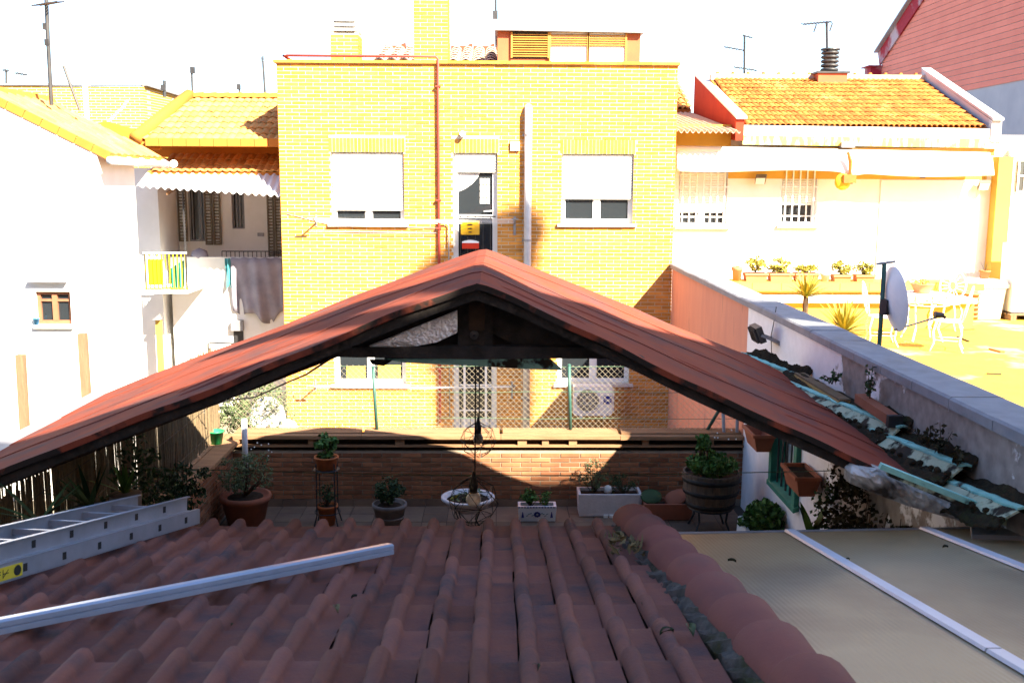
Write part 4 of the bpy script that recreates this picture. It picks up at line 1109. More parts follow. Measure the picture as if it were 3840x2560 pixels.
# white bowl on iron stand
b = atz(1755, 1990, 0); s = 318.
zb = aty(1755, 1868, b.y).z
t = thing('bowl_planter', 'wide white bowl planter on a black iron stand under the globe lamp', 'planter', b)
c = V(b.x, b.y, zb - .16)
MB().lathe(c, [(.10, 0), (.22, .06), (.295, .15), (.315, .16), (.315, .185), (.27, .185), (.25, .14)], 30).build('bowl', 'cast_white', t, smooth=True)
MB().lathe(c + V(0, 0, .145), [(.255, 0), (.1, .01), (.001, .012)], 20).build('soil', 'soil', t)
m = MB()
for k in range(4):
    a_ = math.pi / 4 + k * math.pi / 2; e = V(math.cos(a_), math.sin(a_), 0); m.tube([b + e * .2, b + e * .12 + V(0, 0, c.z * .5), c + e * .2 + V(0, 0, .05)], .009, 6)
m.build('iron_stand', 'black_metal', t)
m = MB(); 
for k in range(12): leaves(m, c + V(rnd.uniform(-.18, .18), rnd.uniform(-.18, .18), .19), .05, .05, .03, 7, .05, rnd, .5, .6)
m.build('foliage', 'leaf_olive', t)
m = MB(); leaves(m, c + V(-.15, -.08, .2), .03, .03, .015, 3, .09, rnd, .5, .4); m.build('fallen_leaf', 'leaf_yellow', t)

def box_planter(name, label, pxa, pxb, top, base, matname, depth, taper=.012, wall=.02, yy=None):
    b = atz((pxa + pxb) / 2, base, 0); a, e = aty(pxa, base, b.y), aty(pxb, base, b.y); zt = aty((pxa + pxb) / 2, top, b.y).z
    t = thing(name, label, 'planter', b); x0, x1, y0, y1 = a.x, e.x, b.y, b.y + depth
    z0 = .012
    o = [(x0 - taper, y0 - taper, zt), (x1 + taper, y0 - taper, zt), (x1 + taper, y1 + taper, zt), (x0 - taper, y1 + taper, zt)]
    i_ = [(x0 + wall, y0 + wall, zt), (x1 - wall, y0 + wall, zt), (x1 - wall, y1 - wall, zt), (x0 + wall, y1 - wall, zt)]
    bt = [(x0, y0, z0), (x1, y0, z0), (x1, y1, z0), (x0, y1, z0)]; ib = [(x0 + wall, y0 + wall, zt - .05), (x1 - wall, y0 + wall, zt - .05), (x1 - wall, y1 - wall, zt - .05), (x0 + wall, y1 - wall, zt - .05)]
    m = MB(); fs = [(11, 10, 9, 8)]
    for k in range(4):
        k2 = (k + 1) % 4; fs += [(k, k2, 4 + k2, 4 + k), (k2, k, 8 + k, 8 + k2), (4 + k, 4 + k2, 12 + k2, 12 + k)]
    m._add(o + i_ + bt + ib, fs); m.build('trough', matname, t, fix=True)
    MB().box(x0 + wall, x1 - wall, y0 + wall, y1 - wall, zt - .06, zt - .04).build('soil', 'soil', t)
    return t, x0, x1, y0, y1, zt
# ceramic planter with blue decoration
t, x0, x1, y0, y1, zt = box_planter('ceramic_planter', 'small white ceramic planter painted with a blue flower', 1946, 2082, 1897, 1957, 'ceramic_white', .17)
m = MB(); n = 13
for k in range(n): m.box(x0 - .008 + (x1 - x0 + .016) * k / n, x0 - .008 + (x1 - x0 + .016) * (k + .55) / n, y0 - .0155, y0 - .011, zt - .018, zt - .006)
m.build('blue_edging', 'ceramic_blue', t)
yy = y0 - .012; xc = (x0 + x1) / 2; zc = zt * .50
m = MB()
for k in range(9):
    a_ = 2 * math.pi * k / 9; c_ = V(xc + .028 * math.cos(a_), yy - .002, zc + .024 * math.sin(a_)); m.prism([c_ + V(.016 * math.cos(q), 0, .013 * math.sin(q)) for q in [i * math.pi / 3 for i in range(6)]], (0, .004, 0))
m.build('flower', 'ceramic_blue', t, fix=True)
m = MB()
for s_ in (-1, 1):
    for k in range(4):
        c_ = V(xc + s_ * (.055 + .022 * k), yy - .002, zc + .016 * math.sin(k * 1.9 + s_)); m.prism([c_ + V(.016 * math.cos(q) , 0, .007 * math.sin(q + .8)) for q in [i * math.pi / 3 for i in range(6)]], (0, .004, 0))
m.build('leaf_scroll', 'ceramic_teal', t, fix=True)
m = MB()
for xx in (x0 + .045, x1 - .045): m.prism([(xx - .016, yy - .003, zc - .04), (xx + .016, yy - .003, zc - .04), (xx + .012, yy - .003, zc - .01), (xx + .003, yy - .003, zc + .035), (xx - .003, yy - .003, zc + .035), (xx - .012, yy - .003, zc - .01)], (0, .004, 0))
m.build('side_motif', 'ceramic_blue', t, fix=True)
bush(t, V(x0 + .14, y0 + .08, zt + .09), .11, .07, .09, 18, 22, .045, .035, 'leaf_green', V(x0 + .14, y0 + .08, zt - .04), .005, .7)
bush(t, V(x1 - .10, y0 + .08, zt + .08), .07, .06, .08, 10, 20, .04, .035, 'leaf_green', V(x1 - .1, y0 + .08, zt - .04), .005, .7)
# big white textured planter
t, x0, x1, y0, y1, zt = box_planter('cast_planter', 'large white cast planter with a rough patterned face and grey green herbs', 2172, 2402, 1853, 1938, 'cast_white', .30)
m = MB()
for k in range(3):
    xx = x0 + .3 + .07 * k; m.box(xx, xx + .05, y0 - .03, y0 + .02, 0, .035)
m.build('feet', 'white_paint', t)
bush(t, V(x0 + .18, y0 + .14, zt + .20), .19, .10, .20, 34, 26, .055, .05, 'leaf_olive', V(x0 + .18, y0 + .12, zt - .04), .006, .22)
bush(t, V(x1 - .22, y0 + .14, zt + .09), .20, .10, .12, 24, 24, .05, .045, 'leaf_dark', V(x1 - .2, y0 + .12, zt - .04), .006, .22)
m = MB(); m.lathe((x0 + .36, y0 + .1, zt - .02), [(.001, .0), (.05, .02), (.045, .09), (.001, .11)], 8); m.build('stone', 'white_paint', t, smooth=True)
# terracotta trough with lids leaning in it
t, x0, x1, y0, y1, zt = box_planter('clay_trough', 'brown clay trough with a green lid and a pink dish lying in it', 2418, 2592, 1890, 1952, 'terracotta', .26)
m = MB(); m.lathe((0, 0, 0), [(.001, .012), (.12, .01), (.135, 0)], 18, 1, .8); R1 = Matrix.Rotation(R(40), 4, 'X'); m.v = [R1 @ q + V(x0 + .09, y0 + .12, zt + .06) for q in m.v]; m.build('green_lid', 'leaf_dark', t, smooth=True)
m = MB(); m.lathe((0, 0, 0), [(.001, .012), (.14, .01), (.155, 0)], 18, 1, .75); R1 = Matrix.Rotation(R(38), 4, 'X') @ Matrix.Rotation(R(-25), 4, 'Y'); m.v = [R1 @ q + V(x1 - .17, y0 + .12, zt + .05) for q in m.v]; m.build('pink_dish', 'terracotta', t, smooth=True)
# half barrel on a stand
b = atz(2660, 1985, 0); zt = aty(2660, 1765, b.y).z; zb = aty(2660, 1895, b.y).z
t = thing('barrel_planter', 'half wine barrel planter with iron hoops raised on a stand, full of green leaves', 'planter', b)
h = zt - zb; c = b + V(0, 0, zb)
n = 22
for k in range(n):
    a0, a1 = 2 * math.pi * (k + .03) / n, 2 * math.pi * (k + .97) / n
    m = MB(); P = []
    for z_, r_ in ((0, .27), (h * .5, .32), (h, .335)):
        P += [c + V(r_ * math.cos(a0), r_ * math.sin(a0), z_), c + V(r_ * math.cos(a1), r_ * math.sin(a1), z_)]
    for z_, r_ in ((h, .31), (0, .25)): P += [c + V(r_ * math.cos(a0), r_ * math.sin(a0), z_), c + V(r_ * math.cos(a1), r_ * math.sin(a1), z_)]
    m._add(P, [(0, 1, 3, 2), (2, 3, 5, 4), (4, 5, 7, 6), (6, 7, 9, 8)]); m.build('stave', 'barrel_wood', t)
for z_, r_, hh in ((.02, .279, .05), (h * .42, .318, .045), (h - .10, .333, .05)): MB().lathe(c + V(0, 0, z_), [(r_, 0), (r_ + .012, .0), (r_ + .014, hh), (r_ + .002, hh)], 28).build('hoop', 'iron_hoop', t, smooth=True)
MB().lathe(c + V(0, 0, h - .07), [(.318, 0), (.1, .015), (.001, .02)], 20).build('soil', 'soil', t)
m = MB()
for k in range(4):
    a_ = math.pi / 4 + k * math.pi / 2; e = V(math.cos(a_), math.sin(a_), 0); m.tube([b + e * .30, b + e * .22 + V(0, 0, zb * .5), c + e * .24 + V(0, 0, -.005)], .013, 6)
m.tube([c + V(.26 * math.cos(2 * math.pi * k / 20), .26 * math.sin(2 * math.pi * k / 20), -.012) for k in range(21)], .012, 5, False); m.build('stand', 'black_metal', t)
bush(t, c + V(0, -.02, h + .10), .27, .24, .13, 56, 26, .07, .06, 'leaf_green', c + V(0, 0, h - .08), .008, .75)
bush(t, c + V(-.10, 0, h + .30), .08, .08, .12, 12, 20, .05, .055, 'leaf_green', c + V(-.1, 0, h - .05), .008, .75)
# corner planter beside the wall
b = atz(2790, 2010, 0)
t = thing('corner_planter', 'low white planter with lush dark green leaves against the white wall', 'planter', b)
m = MB(); m.prism([(2.72, 10.1, 0), (2.72, 11.0, 0), (2.74, 11.0, .34), (2.70, 10.1, .34)], (.04, 0, 0)); m.prism([(2.76, 10.98, 0), (3.10, 10.98, 0), (3.10, 10.98, .34), (2.76, 10.98, .34)], (0, .04, 0)); m.build('trough', 'white_paint', t, fix=True)
MB().box(2.76, 3.11, 10.1, 10.98, .0, .27).build('soil', 'soil', t)
bush(t, V(2.92, 10.6, .42), .20, .34, .20, 52, 26, .075, .07, 'leaf_green', V(2.92, 10.6, .25), .008, .8)
# dark climber on the white wall
cl = thing('climbing_vine', 'dark climbing vine smothering the white wall beneath the roof corner', 'vine', (2.95, 8.4, 0))
m = MB()
for (yy, zz, ry, rz, n) in ((7.0, 1.15, .7, .5, 60), (7.6, .95, .6, .55, 60), (8.1, 1.2, .25, .5, 30), (7.4, .5, .9, .4, 50), (8.25, 1.5, .12, .2, 8)):
    clumps(m, (2.93, yy, zz), .16, ry, rz, n, 30, .10, .05, rnd, .6)
m.build('foliage', 'leaf_brown', cl)
m = MB()
for k in range(26):
    p0 = V(3.06, rnd.uniform(6.5, 8.3), .05); p1 = V(3.02, p0.y + rnd.uniform(-.5, .6), rnd.uniform(.9, 1.7)); m.tube([p0, (p0 + p1) / 2 + V(-.06, rnd.uniform(-.2, .2), 0), p1], [.012, .008, .003], 5)
m.build('stems', 'bark', cl)
m = MB()
for k in range(30):
    p = V(2.9, 8.2 + rnd.uniform(0, .6), rnd.uniform(.45, 1.6)); leaves(m, p, .08, .09, .06, 10, .055, rnd, .5, .7)
m.build('sprays', 'leaf_dark', cl)
# a few broad leaves at its foot
t = thing('broad_leaf_plant', 'broad green leaves at the foot of the white wall by the plastic roof', 'plant', atx(3040, 2000, 2.7))
m = MB(); blade_plant(m, atx(3045, 2010, 2.7), 6, .30, .12, rnd, 1, .15, 1.0); m.build('foliage', 'leaf_green', t)
# plants along the reed screen
sp = thing('shrub_row', 'shadowy leafy shrubs growing in front of the reed screen', 'shrub', (-3.1, 8.6, .6))
m = MB()
for (yy, zz, ry, rz, n) in ((7.6, 1.15, .6, .5, 40), (8.6, 1.25, .5, .6, 40), (9.3, .95, .5, .4, 34), (10.0, 1.0, .3, .25, 16)): clumps(m, (-3.1, yy, zz), .16, ry, rz, n, 26, .10, .06, rnd, .5)
m.build('foliage', 'leaf_dark', sp)
m = MB()
for k in range(14):
    p0 = V(-3.15, rnd.uniform(7.3, 9.8), .3); p1 = V(-3.1, p0.y + rnd.uniform(-.3, .3), rnd.uniform(.9, 1.6)); m.tube([p0, (p0 + p1) / 2, p1], [.014, .01, .004], 5)
m.build('stems', 'bark', sp)
for i, (px, py, L, lab) in enumerate(((340, 1900, .40, 'spiky agave with long pale edged leaves before the reed screen'), (150, 1960, .38, 'dim agave in the darkest corner near the ladder'), (470, 1850, .35, 'small yellow green leafed agave by the plank topped wall'))):
    b = atx(px, py, -2.85); t = thing('agave', lab, 'agave', b); m = MB(); blade_plant(m, b, 12, L, .055, rnd, 1, .2, .5); m.build('leaves', 'leaf_dark' if i < 2 else 'leaf_green', t)
    MB().lathe(b + V(0, 0, -.5), [(.10, 0), (.12, .5), (.001, .51)], 12).build('pot', 'grey_pot', t)

# olive tree, white dish, bucket beyond the corner
b = V(-3.35, 13.35, -.45)
ot = thing('olive_tree', 'young olive tree with sunlit grey green leaves behind the terrace corner', 'tree', b)
m = MB(); pts = clumps(m, (-3.30, 13.2, 1.12), .60, .42, .42, 100, 34, .13, .065, rnd, .28); m.build('crown', 'leaf_olive', ot)
m = MB(); m.tube([b, b + V(.03, 0, .8), b + V(-.02, 0, 1.2)], [.05, .045, .035], 8); branches(m, b + V(-.02, 0, 1.15), pts[:30], .014, rnd); m.build('trunk', 'bark', ot)
c = aty(1003, 1572, 13.0)
ds = thing('white_dish', 'big white dish antenna leaning behind the wire fence beside the olive tree', 'dish antenna', c + V(0, 0, -.5))
m = MB(); rad = .27
m.lathe((0, 0, 0), [(.001, -.07), (rad * .5, -.052), (rad * .8, -.024), (rad, 0), (rad, .012), (rad * .8, -.012), (.001, -.056)], 30); R1 = Matrix.Rotation(R(78), 4, 'X') @ Matrix.Rotation(R(-18), 4, 'Y'); m.v = [R1 @ Vector((q.x, q.y * 1.1, q.z)) + c for q in m.v]; m.build('reflector', 'white_plastic', ds, smooth=True, fix=True)
m = MB(); m.tube([c + V(.05, .08, -.9), c + V(.05, .08, .05)], .025, 8); m.build('mast', 'grey_metal', ds)
p = aty(1078, 1590, 13.0); m = MB(); m.lathe(p + V(0, 0, -.35), [(.12, 0), (.14, .3), (.10, .38), (.001, .42)], 14)
tag(m.build('white_sack', 'white_paint', smooth=True), 'white sack standing beside the white dish behind the fence', 'sack')
p = aty(806, 1655, 12.1)
t = thing('bucket', 'green plastic bucket on the wall corner under the olive tree', 'bucket', V(p.x, 12.15, .877))
m = MB(); m.lathe((p.x, 12.15, .877), [(.07, 0), (.095, .15), (.102, .15), (.102, .165), (.09, .165), (.085, .13), (.001, .13)], 20); m.build('body', 'bucket_green', t, smooth=True)
m = MB(); m.tube([(p.x - .1, 12.15, 1.03), (p.x - .06, 12.10, .97), (p.x + .05, 12.09, .96), (p.x + .1, 12.15, 1.03)], .003, 4); m.build('handle', 'wire_steel', t)

# pendant lamps in wire cages
def pendant(px, py, y, rcage, globe, label):
    c = aty(px, py, y); t = thing('pendant_lamp', label, 'lamp', c + V(0, 0, -rcage))
    top = 3.02 if y < 8 else zroof(c.x, y) - .2
    MB().tube([c + V(.01, 0, rcage * .95), V(c.x + .02, y, top)], .006, 5).build('cord', 'wire_dark', t)
    MB().lathe(c + V(0, 0, rcage * .35), [(.030, 0), (.034, .06), (.020, .12), (.008, .17)], 12).build('socket', 'black_metal', t, smooth=True)
    rg = .06 if globe else .05
    m = MB(); n = 10; pr = [(max(.001, rg * math.sin(math.pi * i / n)), -rg * math.cos(math.pi * i / n)) for i in range(n + 1)]
    if not globe: pr = [(a_ * (.75 + .25 * (1 - b_ / rg) / 1), b_ * 1.35) for a_, b_ in pr]
    m.lathe(c + V(0, 0, rcage * .35 - rg * .9), pr, 20); m.build('bulb', 'globe_white' if globe else 'bulb_glass', t, smooth=True)
    # geodesic cage: rings of vertices
    R_ = rcage; lv = []
    for j, (zz, rr2, n, off) in enumerate(((.95, .16, 5, 0), (.55, .80, 6, .3), (-.05, 1.0, 6, .8), (-.60, .78, 6, .3), (-.95, .22, 5, 0))):
        lv.append([c + V(R_ * rr2 * math.cos(off + 2 * math.pi * k / n), R_ * rr2 * math.sin(off + 2 * math.pi * k / n), R_ * zz) for k in range(n)])
    m = MB()
    for j, L in enumerate(lv):
        for k in range(len(L)): m.tube([L[k], L[(k + 1) % len(L)]], .0026, 4)
        if j:
            for k, p in enumerate(L):
                ds_ = sorted(lv[j - 1], key=lambda q: (q - p).length)[:2]
                for q in ds_: m.tube([p, q], .0026, 4)
    m.build('wire_cage', 'wire_dark', t)
pendant(1776, 1878, 7.6, .20, True, 'white globe lamp in a black wire cage, the lower one of two')
pendant(1793, 1648, 9.9, .185, False, 'clear bulb lamp in a black wire cage, the upper one of two')
m = MB(); a, b = V(LX + .02, 9.0, aty(560, 1752, 9.0).z), V(WX - .02, 8.9, aty(3100, 1752, 9.0).z)
m.tube([a.lerp(b, i / 16) - V(0, 0, .06 * math.sin(math.pi * i / 16)) for i in range(17)], .004, 4)
tag(m.build('washing_line', 'wire_green'), 'single green washing line sagging across the terrace', 'washing line')
# string of small bulbs along the parapet
sl = thing('light_string', 'string of tiny round bulbs hanging before the parapet wall by the corner', 'string lights', aty(1000, 1690, 12.15))
for px, py in ((965, 1660), (980, 1668), (1007, 1664), (954, 1676), (942, 1684), (1007, 1688), (1019, 1694), (1006, 1708)):
    q = aty(px, py, 12.15); m = MB(); n = 6; m.lathe(q, [(max(.0005, .009 * math.sin(math.pi * i / n)), -.009 * math.cos(math.pi * i / n)) for i in range(n + 1)], 8); m.build('bulb', 'globe_white', sl, smooth=True)
m = MB(); m.tube([aty(*p_, 12.155) for p_ in ((935, 1670), (954, 1672), (965, 1655), (985, 1662), (1007, 1659), (1010, 1684), (1019, 1690), (1006, 1704))], .0015, 3); m.build('wire', 'wire_dark', sl)
s2 = thing('light_string', 'string of tiny round bulbs by the barrel planter under the fence', 'string lights', aty(2690, 1625, 12.15))
for px, py in ((2690, 1623), (2680, 1640), (2692, 1641), (2732, 1646), (2760, 1646), (2743, 1612)):
    q = aty(px, py, 12.15); m = MB(); n = 6; m.lathe(q, [(max(.0005, .009 * math.sin(math.pi * i / n)), -.009 * math.cos(math.pi * i / n)) for i in range(n + 1)], 8); m.build('bulb', 'globe_white', s2, smooth=True)
m = MB(); m.tube([aty(*p_, 12.155) for p_ in ((2670, 1640), (2690, 1620), (2700, 1640), (2732, 1642), (2760, 1642), (2748, 1608))], .0015, 3); m.build('wire', 'wire_dark', s2)
# ------------------------------------------------------------------ far brick texture
def brick_mat(name, c1, c2, cm, w, h, axis='x'):
    m = bpy.data.materials.new(name); m.use_nodes = True; MAT[name] = m
    nt = m.node_tree; N = nt.nodes; L = nt.links; p = N['Principled BSDF']; p.inputs['Roughness'].default_value = .9; p.inputs['Specular IOR Level'].default_value = .1
    geo = N.new('ShaderNodeNewGeometry'); sp = N.new('ShaderNodeSeparateXYZ'); cb = N.new('ShaderNodeCombineXYZ'); L.new(geo.outputs[0], sp.inputs[0])
    L.new(sp.outputs[0 if axis == 'x' else 1], cb.inputs[0]); L.new(sp.outputs[2], cb.inputs[1])
    t = N.new('ShaderNodeTexBrick'); t.inputs['Color1'].default_value = (*c1, 1); t.inputs['Color2'].default_value = (*c2, 1); t.inputs['Mortar'].default_value = (*cm, 1)
    t.inputs['Scale'].default_value = 1; t.inputs['Mortar Size'].default_value = .008; t.inputs['Brick Width'].default_value = w; t.inputs['Row Height'].default_value = h
    L.new(cb.outputs[0], t.inputs['Vector']); L.new(t.outputs[0], p.inputs['Base Color'])
brick_mat('far_brick', (.52, .25, .04), (.60, .33, .06), (.60, .48, .30), .25, .07)
brick_mat('apartment_wall', (.42, .25, .15), (.48, .30, .19), (.5, .45, .38), .25, .07)

# ------------------------------------------------------------------ white house on the left
YL0, YL1 = 14.0, 16.2
cx = aty(362, 560, YL0).x; ez = aty(362, 560, YL0).z; rx, rz = cx - 1.6, ez + .80; wx = cx - 3.2
lh = thing('white_house', 'white rendered house with a brown wooden window and an ochre tiled roof', 'house', (wx / 2 + cx / 2, YL0, -.45))
wq = rect(134, 1093, 266, 1216, YL0)
m = MB(); wall_with_holes(m, wx, cx, -.45, ez - .05, YL0, YL0 + .25, [wq]); m.prism([(wx, YL0 + .0, ez - .05), (cx, YL0, ez - .05), (rx, YL0, rz - .05)], (0, .25, 0))
m.box(cx - .25, cx, YL0 + .25, 15.4, -.45, ez - .05); m.box(wx, wx + .25, YL0 + .25, 15.4, -.45, ez - .05); m.box(wx + .25, cx - .25, 15.15, 15.4, -.45, ez - .05)
m.build('wall', 'white_paint', lh, fix=True)
f = MB(); a, b, c, d = wq; y = YL0 + .06
f.box(a, a + .05, y, y + .06, c, d); f.box(b - .05, b, y, y + .06, c, d); f.box(a + .05, b - .05, y, y + .06, c, c + .05); f.box(a + .05, b - .05, y, y + .06, d - .05, d); f.box((a + b) / 2 - .035, (a + b) / 2 + .035, y - .006, y + .05, c + .05, d - .05)
zz = c + (d - c) * .72; f.box(a + .05, (a + b) / 2 - .035, y, y + .05, zz - .015, zz + .015); f.box((a + b) / 2 + .035, b - .05, y, y + .05, zz - .015, zz + .015)
wo_ = f.build('window', 'window_wood', lh)
for (p0, p1) in ((a + .05, (a + b) / 2 - .035), ((a + b) / 2 + .035, b - .05)):
    MB().box(p0, p1, y + .03, y + .036, c + .05, zz - .015).build('pane', 'glass', wo_); MB().box(p0, p1, y + .03, y + .036, zz + .015, d - .05).build('pane', 'glass', wo_)
MB().box(a - .03, b + .03, YL0 - .06, YL0 + .06, c - .05, c - .002).build('sill', 'stone_sill', wo_)
q = rect(112, 1036, 258, 1050, YL0)
m = MB(); m.prism([(q[0], YL0 - .10, q[2]), (q[0], YL0, q[3] + .01), (q[0], YL0, q[2] + .01), (q[0], YL0 - .10, q[2] - .02)], (q[1] - q[0], 0, 0)); m.build('window_hood', 'grey_render', lh, fix=True)
p = aty(137, 1213, YL0 - .03)
t = thing('blue_pot', 'small blue pot on the sill of the brown wooden window', 'plant pot', V(p.x, YL0 - .03, wq[2]))
m = MB(); m.lathe((p.x, YL0 - .03, wq[2]), [(.03, 0), (.042, .08), (.045, .08), (.045, .09), (.036, .09), (.034, .06)], 12); m.build('pot', 'bucket_blue', t, smooth=True)
m = MB(); leaves(m, (p.x, YL0 - .03, wq[2] + .1), .03, .03, .02, 14, .03, rnd); m.build('foliage', 'leaf_dark', t)
# its roof: slope falling to the right
ov = .18
def lslope(u, v): return V(rx + (cx + ov - rx) * u, YL0 - .004 + (YL1 + .1 - YL0 + .004) * v, rz - (rz - ez) / (cx - rx) * (cx + ov - rx) * u)
m = MB(); m.slab(lslope, 2, 2, (0, 0, .07)); m.slab(lambda u, v: V(2 * rx - lslope(u, v).x, lslope(u, v).y, lslope(u, v).z), 2, 2, (0, 0, .07)); lr = m.build('roof', 'roof_tile_orange', lh, fix=True)
lt = mesh_of(MB().prism([(-.13, 0, .0), (-.06, 0, .028), (.05, 0, .022), (.13, 0, .004), (.13, 0, -.012), (-.13, 0, -.014)], (0, .34, 0)), 'roof_tile', 'roof_tile_sun')
sl = math.atan2(rz - ez, cx - rx)
for i in range(7):
    for j in range(9):
        u = (i + .1) / 7; p = V(rx + (cx + ov - rx) * (1 - u) , YL0 + .13 + j * .25, 0); p.z = rz - math.tan(sl) * (p.x - rx) + .012 + .004 * (i % 2)
        # tile length runs up the slope (towards -x)
        M_ = Matrix.Translation(p) @ Matrix.Rotation(math.pi / 2, 4, 'Z') @ Matrix.Rotation(sl + .06, 4, 'X')
        inst(lt, 'roof_tile', lr, None, matrix=M_)
vt = mesh_of(MB().box(-.12, .12, -.004, .06, -.06, .045), 'verge_tile', 'roof_tile_orange')
n = 8
for i in range(n):
    u = (i + .5) / n; p = lslope(u, 0); inst(vt, 'verge_tile', lr, None, matrix=Matrix.Translation(p + V(0, -.01, .0)) @ Matrix.Rotation(sl, 4, 'Y') @ Matrix.Diagonal((.98, 1, 1, 1)))
n = 9
for i in range(n):
    y = YL0 - .1 + (YL1 - YL0 + .2) * i / n; m = MB(); m.prism([(rx - .11, y, rz - .03), (rx - .06, y, rz + .06), (rx + .06, y, rz + .06), (rx + .11, y, rz - .03)], (0, .33, .01)); m.build('ridge_tile', 'roof_tile_orange', lr, fix=True)
m = MB(); gx = cx + ov + .03; gz = lslope(1, 0).z - .06
m.tube([(gx, YL0 - .1, gz), (gx, YL1 + .1, gz - .02)], .055, 10); g_ = m.build('gutter', 'white_plastic', lh, smooth=True)
for k in range(6): MB().tube([(gx, YL0 + .1 + k * .5, gz), (gx, YL0 + .13 + k * .5, gz)], .062, 10).build('gutter_clip', 'white_plastic', g_)
# posts standing near the fence
for (px, t0, b0, lab) in ((85, 1330, 1610, 'weathered wooden post nearest the frame edge before the white house'), (317, 1250, 1500, 'taller pale wooden post rising behind the felt roof edge')):
    a, b = aty(px - 8, t0, 11.2), aty(px + 12, b0 + 60, 11.2); a2 = aty(px + 22 if px > 200 else px + 12, t0, 11.2); w = .085
    tag(MB().beam(b, a, w, w, (0, 1, 0)).build('wooden_post', 'old_post'), lab, 'post')

# ------------------------------------------------------------------ balcony house between the white and the brick house
BX0 = aty(560, 600, 20.4).x; BX1 = HX0 - .02; YB = 20.5
bh = thing('balcony_house', 'narrow house with orange tiled roofs, grey shutters and a white balcony', 'house', ((BX0 + BX1) / 2, YB, -.45))
ze1 = aty(800, 528, 18.45).z; zr1 = aty(800, 368, 20.6).z
w1 = rect(868, 650, 915, 858, YB); w2 = rect(706, 700, 768, 905, YB); w3 = rect(1003, 690, 1062, 990, YB)
m = MB(); wall_with_holes(m, BX0, BX1, -.45, aty(800, 640, YB).z + .1, YB, YB + .25, [w1, w2]); m.build('wall', 'white_paint', bh)
m = MB(); m.box(BX0, BX1, 19.4, 19.6, aty(800, 590, 19.4).z, ze1 + .25); m.build('upper_wall', 'orange_wall', bh)
MB().box(BX0, BX1, YB + .9, YB + 1.0, .5, 4.5).build('inner_wall', 'dark_room', bh)
for w_, nb in ((w1, 4), (w2, 2)):
    f = MB(); f.box(w_[0], w_[0] + .03, YB + .05, YB + .1, w_[2], w_[3]); f.box(w_[1] - .03, w_[1], YB + .05, YB + .1, w_[2], w_[3]); f.box(w_[0] + .03, w_[1] - .03, YB + .05, YB + .1, w_[2], w_[2] + .03); fo = f.build('window', 'grey_metal', bh)
    MB().box(w_[0] + .03, w_[1] - .03, YB + .08, YB + .085, w_[2] + .03, w_[3]).build('pane', 'glass', fo)
    for k in range(nb): xx = w_[0] + (w_[1] - w_[0]) * (k + .5) / nb; MB().tube([(xx, YB + .02, w_[2]), (xx, YB + .02, w_[3])], .008, 5).build('bar', 'grey_metal', fo)
def shutter(parent, px0, px1, t, b, y, matname='shutter_grey'):
    q = rect(px0, t, px1, b, y); f = MB(); w = .03
    f.box(q[0], q[0] + w, y - .03, y, q[2], q[3]); f.box(q[1] - w, q[1], y - .03, y, q[2], q[3]); f.box(q[0] + w, q[1] - w, y - .03, y, q[2], q[2] + w); f.box(q[0] + w, q[1] - w, y - .03, y, q[3] - w, q[3])
    fo = f.build('shutter', matname, parent); z = q[2] + w + .03
    while z < q[3] - w:
        s = MB(); s.beam((q[0] + w, y - .016, z), (q[1] - w, y - .016, z), .028, .008, (0, -.7, 1)); s.build('slat', matname, fo); z += .062
shutter(bh, 768, 796, 720, 918, YB - .02); shutter(bh, 800, 828, 720, 918, YB - .02); shutter(bh, 1003, 1028, 690, 960, YB - .02); shutter(bh, 1031, 1058, 690, 960, YB - .02); shutter(bh, 668, 702, 700, 905, YB - .02)
q = rect(967, 873, 990, 886, YB); MB().box(q[0], q[1], YB - .04, YB, q[2], q[3]).build('socket_box', 'grey_metal', bh)
# upper roof
def slope_roof(parent, x0, x1, y0, z0, y1, z1, nc, nr, me, base_mat, name='roof', xl=0.0):
    m = MB(); m.prism([(x0, y0, z0), (x1, y0, z0), (x1, y1, z1), (x0 + xl, y1, z1)], (0, 0, -.08)); ro = m.build(name, base_mat, parent, fix=True)
    sl = math.atan2(z1 - z0, y1 - y0); n = 0; rest = []
    for j in range(nr):
        for i in range(nc):
            t = j / nr; x = x0 + (x1 - x0) * (i + .5 + (.25 if j % 2 else 0) * 0) / nc
            if x < x0 + xl * t + .1: continue
            p = V(x + random.uniform(-.006, .006), y0 + (y1 - y0) * t - .04, z0 + (z1 - z0) * t + .012)
            inst(me, 'roof_tile', ro, p, (sl - .02 + random.uniform(-.015, .015), random.uniform(-.01, .01), random.uniform(-.012, .012)))
    return ro
def flat_tile(name, matname, w, L):
    m = MB(); n = 6; P = []
    for yy, dz in ((0, .022), (L, 0)):
        for i in range(n + 1):
            u = i / n; P.append((-w / 2 + w * u, yy, dz + .016 * math.sin(2 * math.pi * u)))
    k = n + 1; B = [(x, y, z - .014) for x, y, z in P]
    m._add(P + B, [(i, i + 1, k + i + 1, k + i) for i in range(n)] + [(i + 1, i, 2 * k + i, 2 * k + i + 1) for i in range(n)]); return mesh_of(m, name, matname)
nc = 19; wtile = (BX1 - BX0 + .75) / nc
ft_ = flat_tile('roof_tile', 'roof_tile_sun', wtile * .985, .36)
rx0 = aty(575, 527, 18.45).x - .35
ro = slope_roof(bh, rx0, BX1, 18.45, ze1, 20.6, zr1, 19, 8, ft_, 'roof_tile_orange', 'roof', .35)
n = 10
for i in range(n):
    x = rx0 + .25 + (BX1 - rx0 - .25) * i / n; w = (BX1 - rx0 - .25) / n
    MB().box(x, x + w - .008, 18.32, 18.49, ze1 - .10, ze1 + .035).build('eave_tile', 'roof_tile_orange', ro)
n = 9
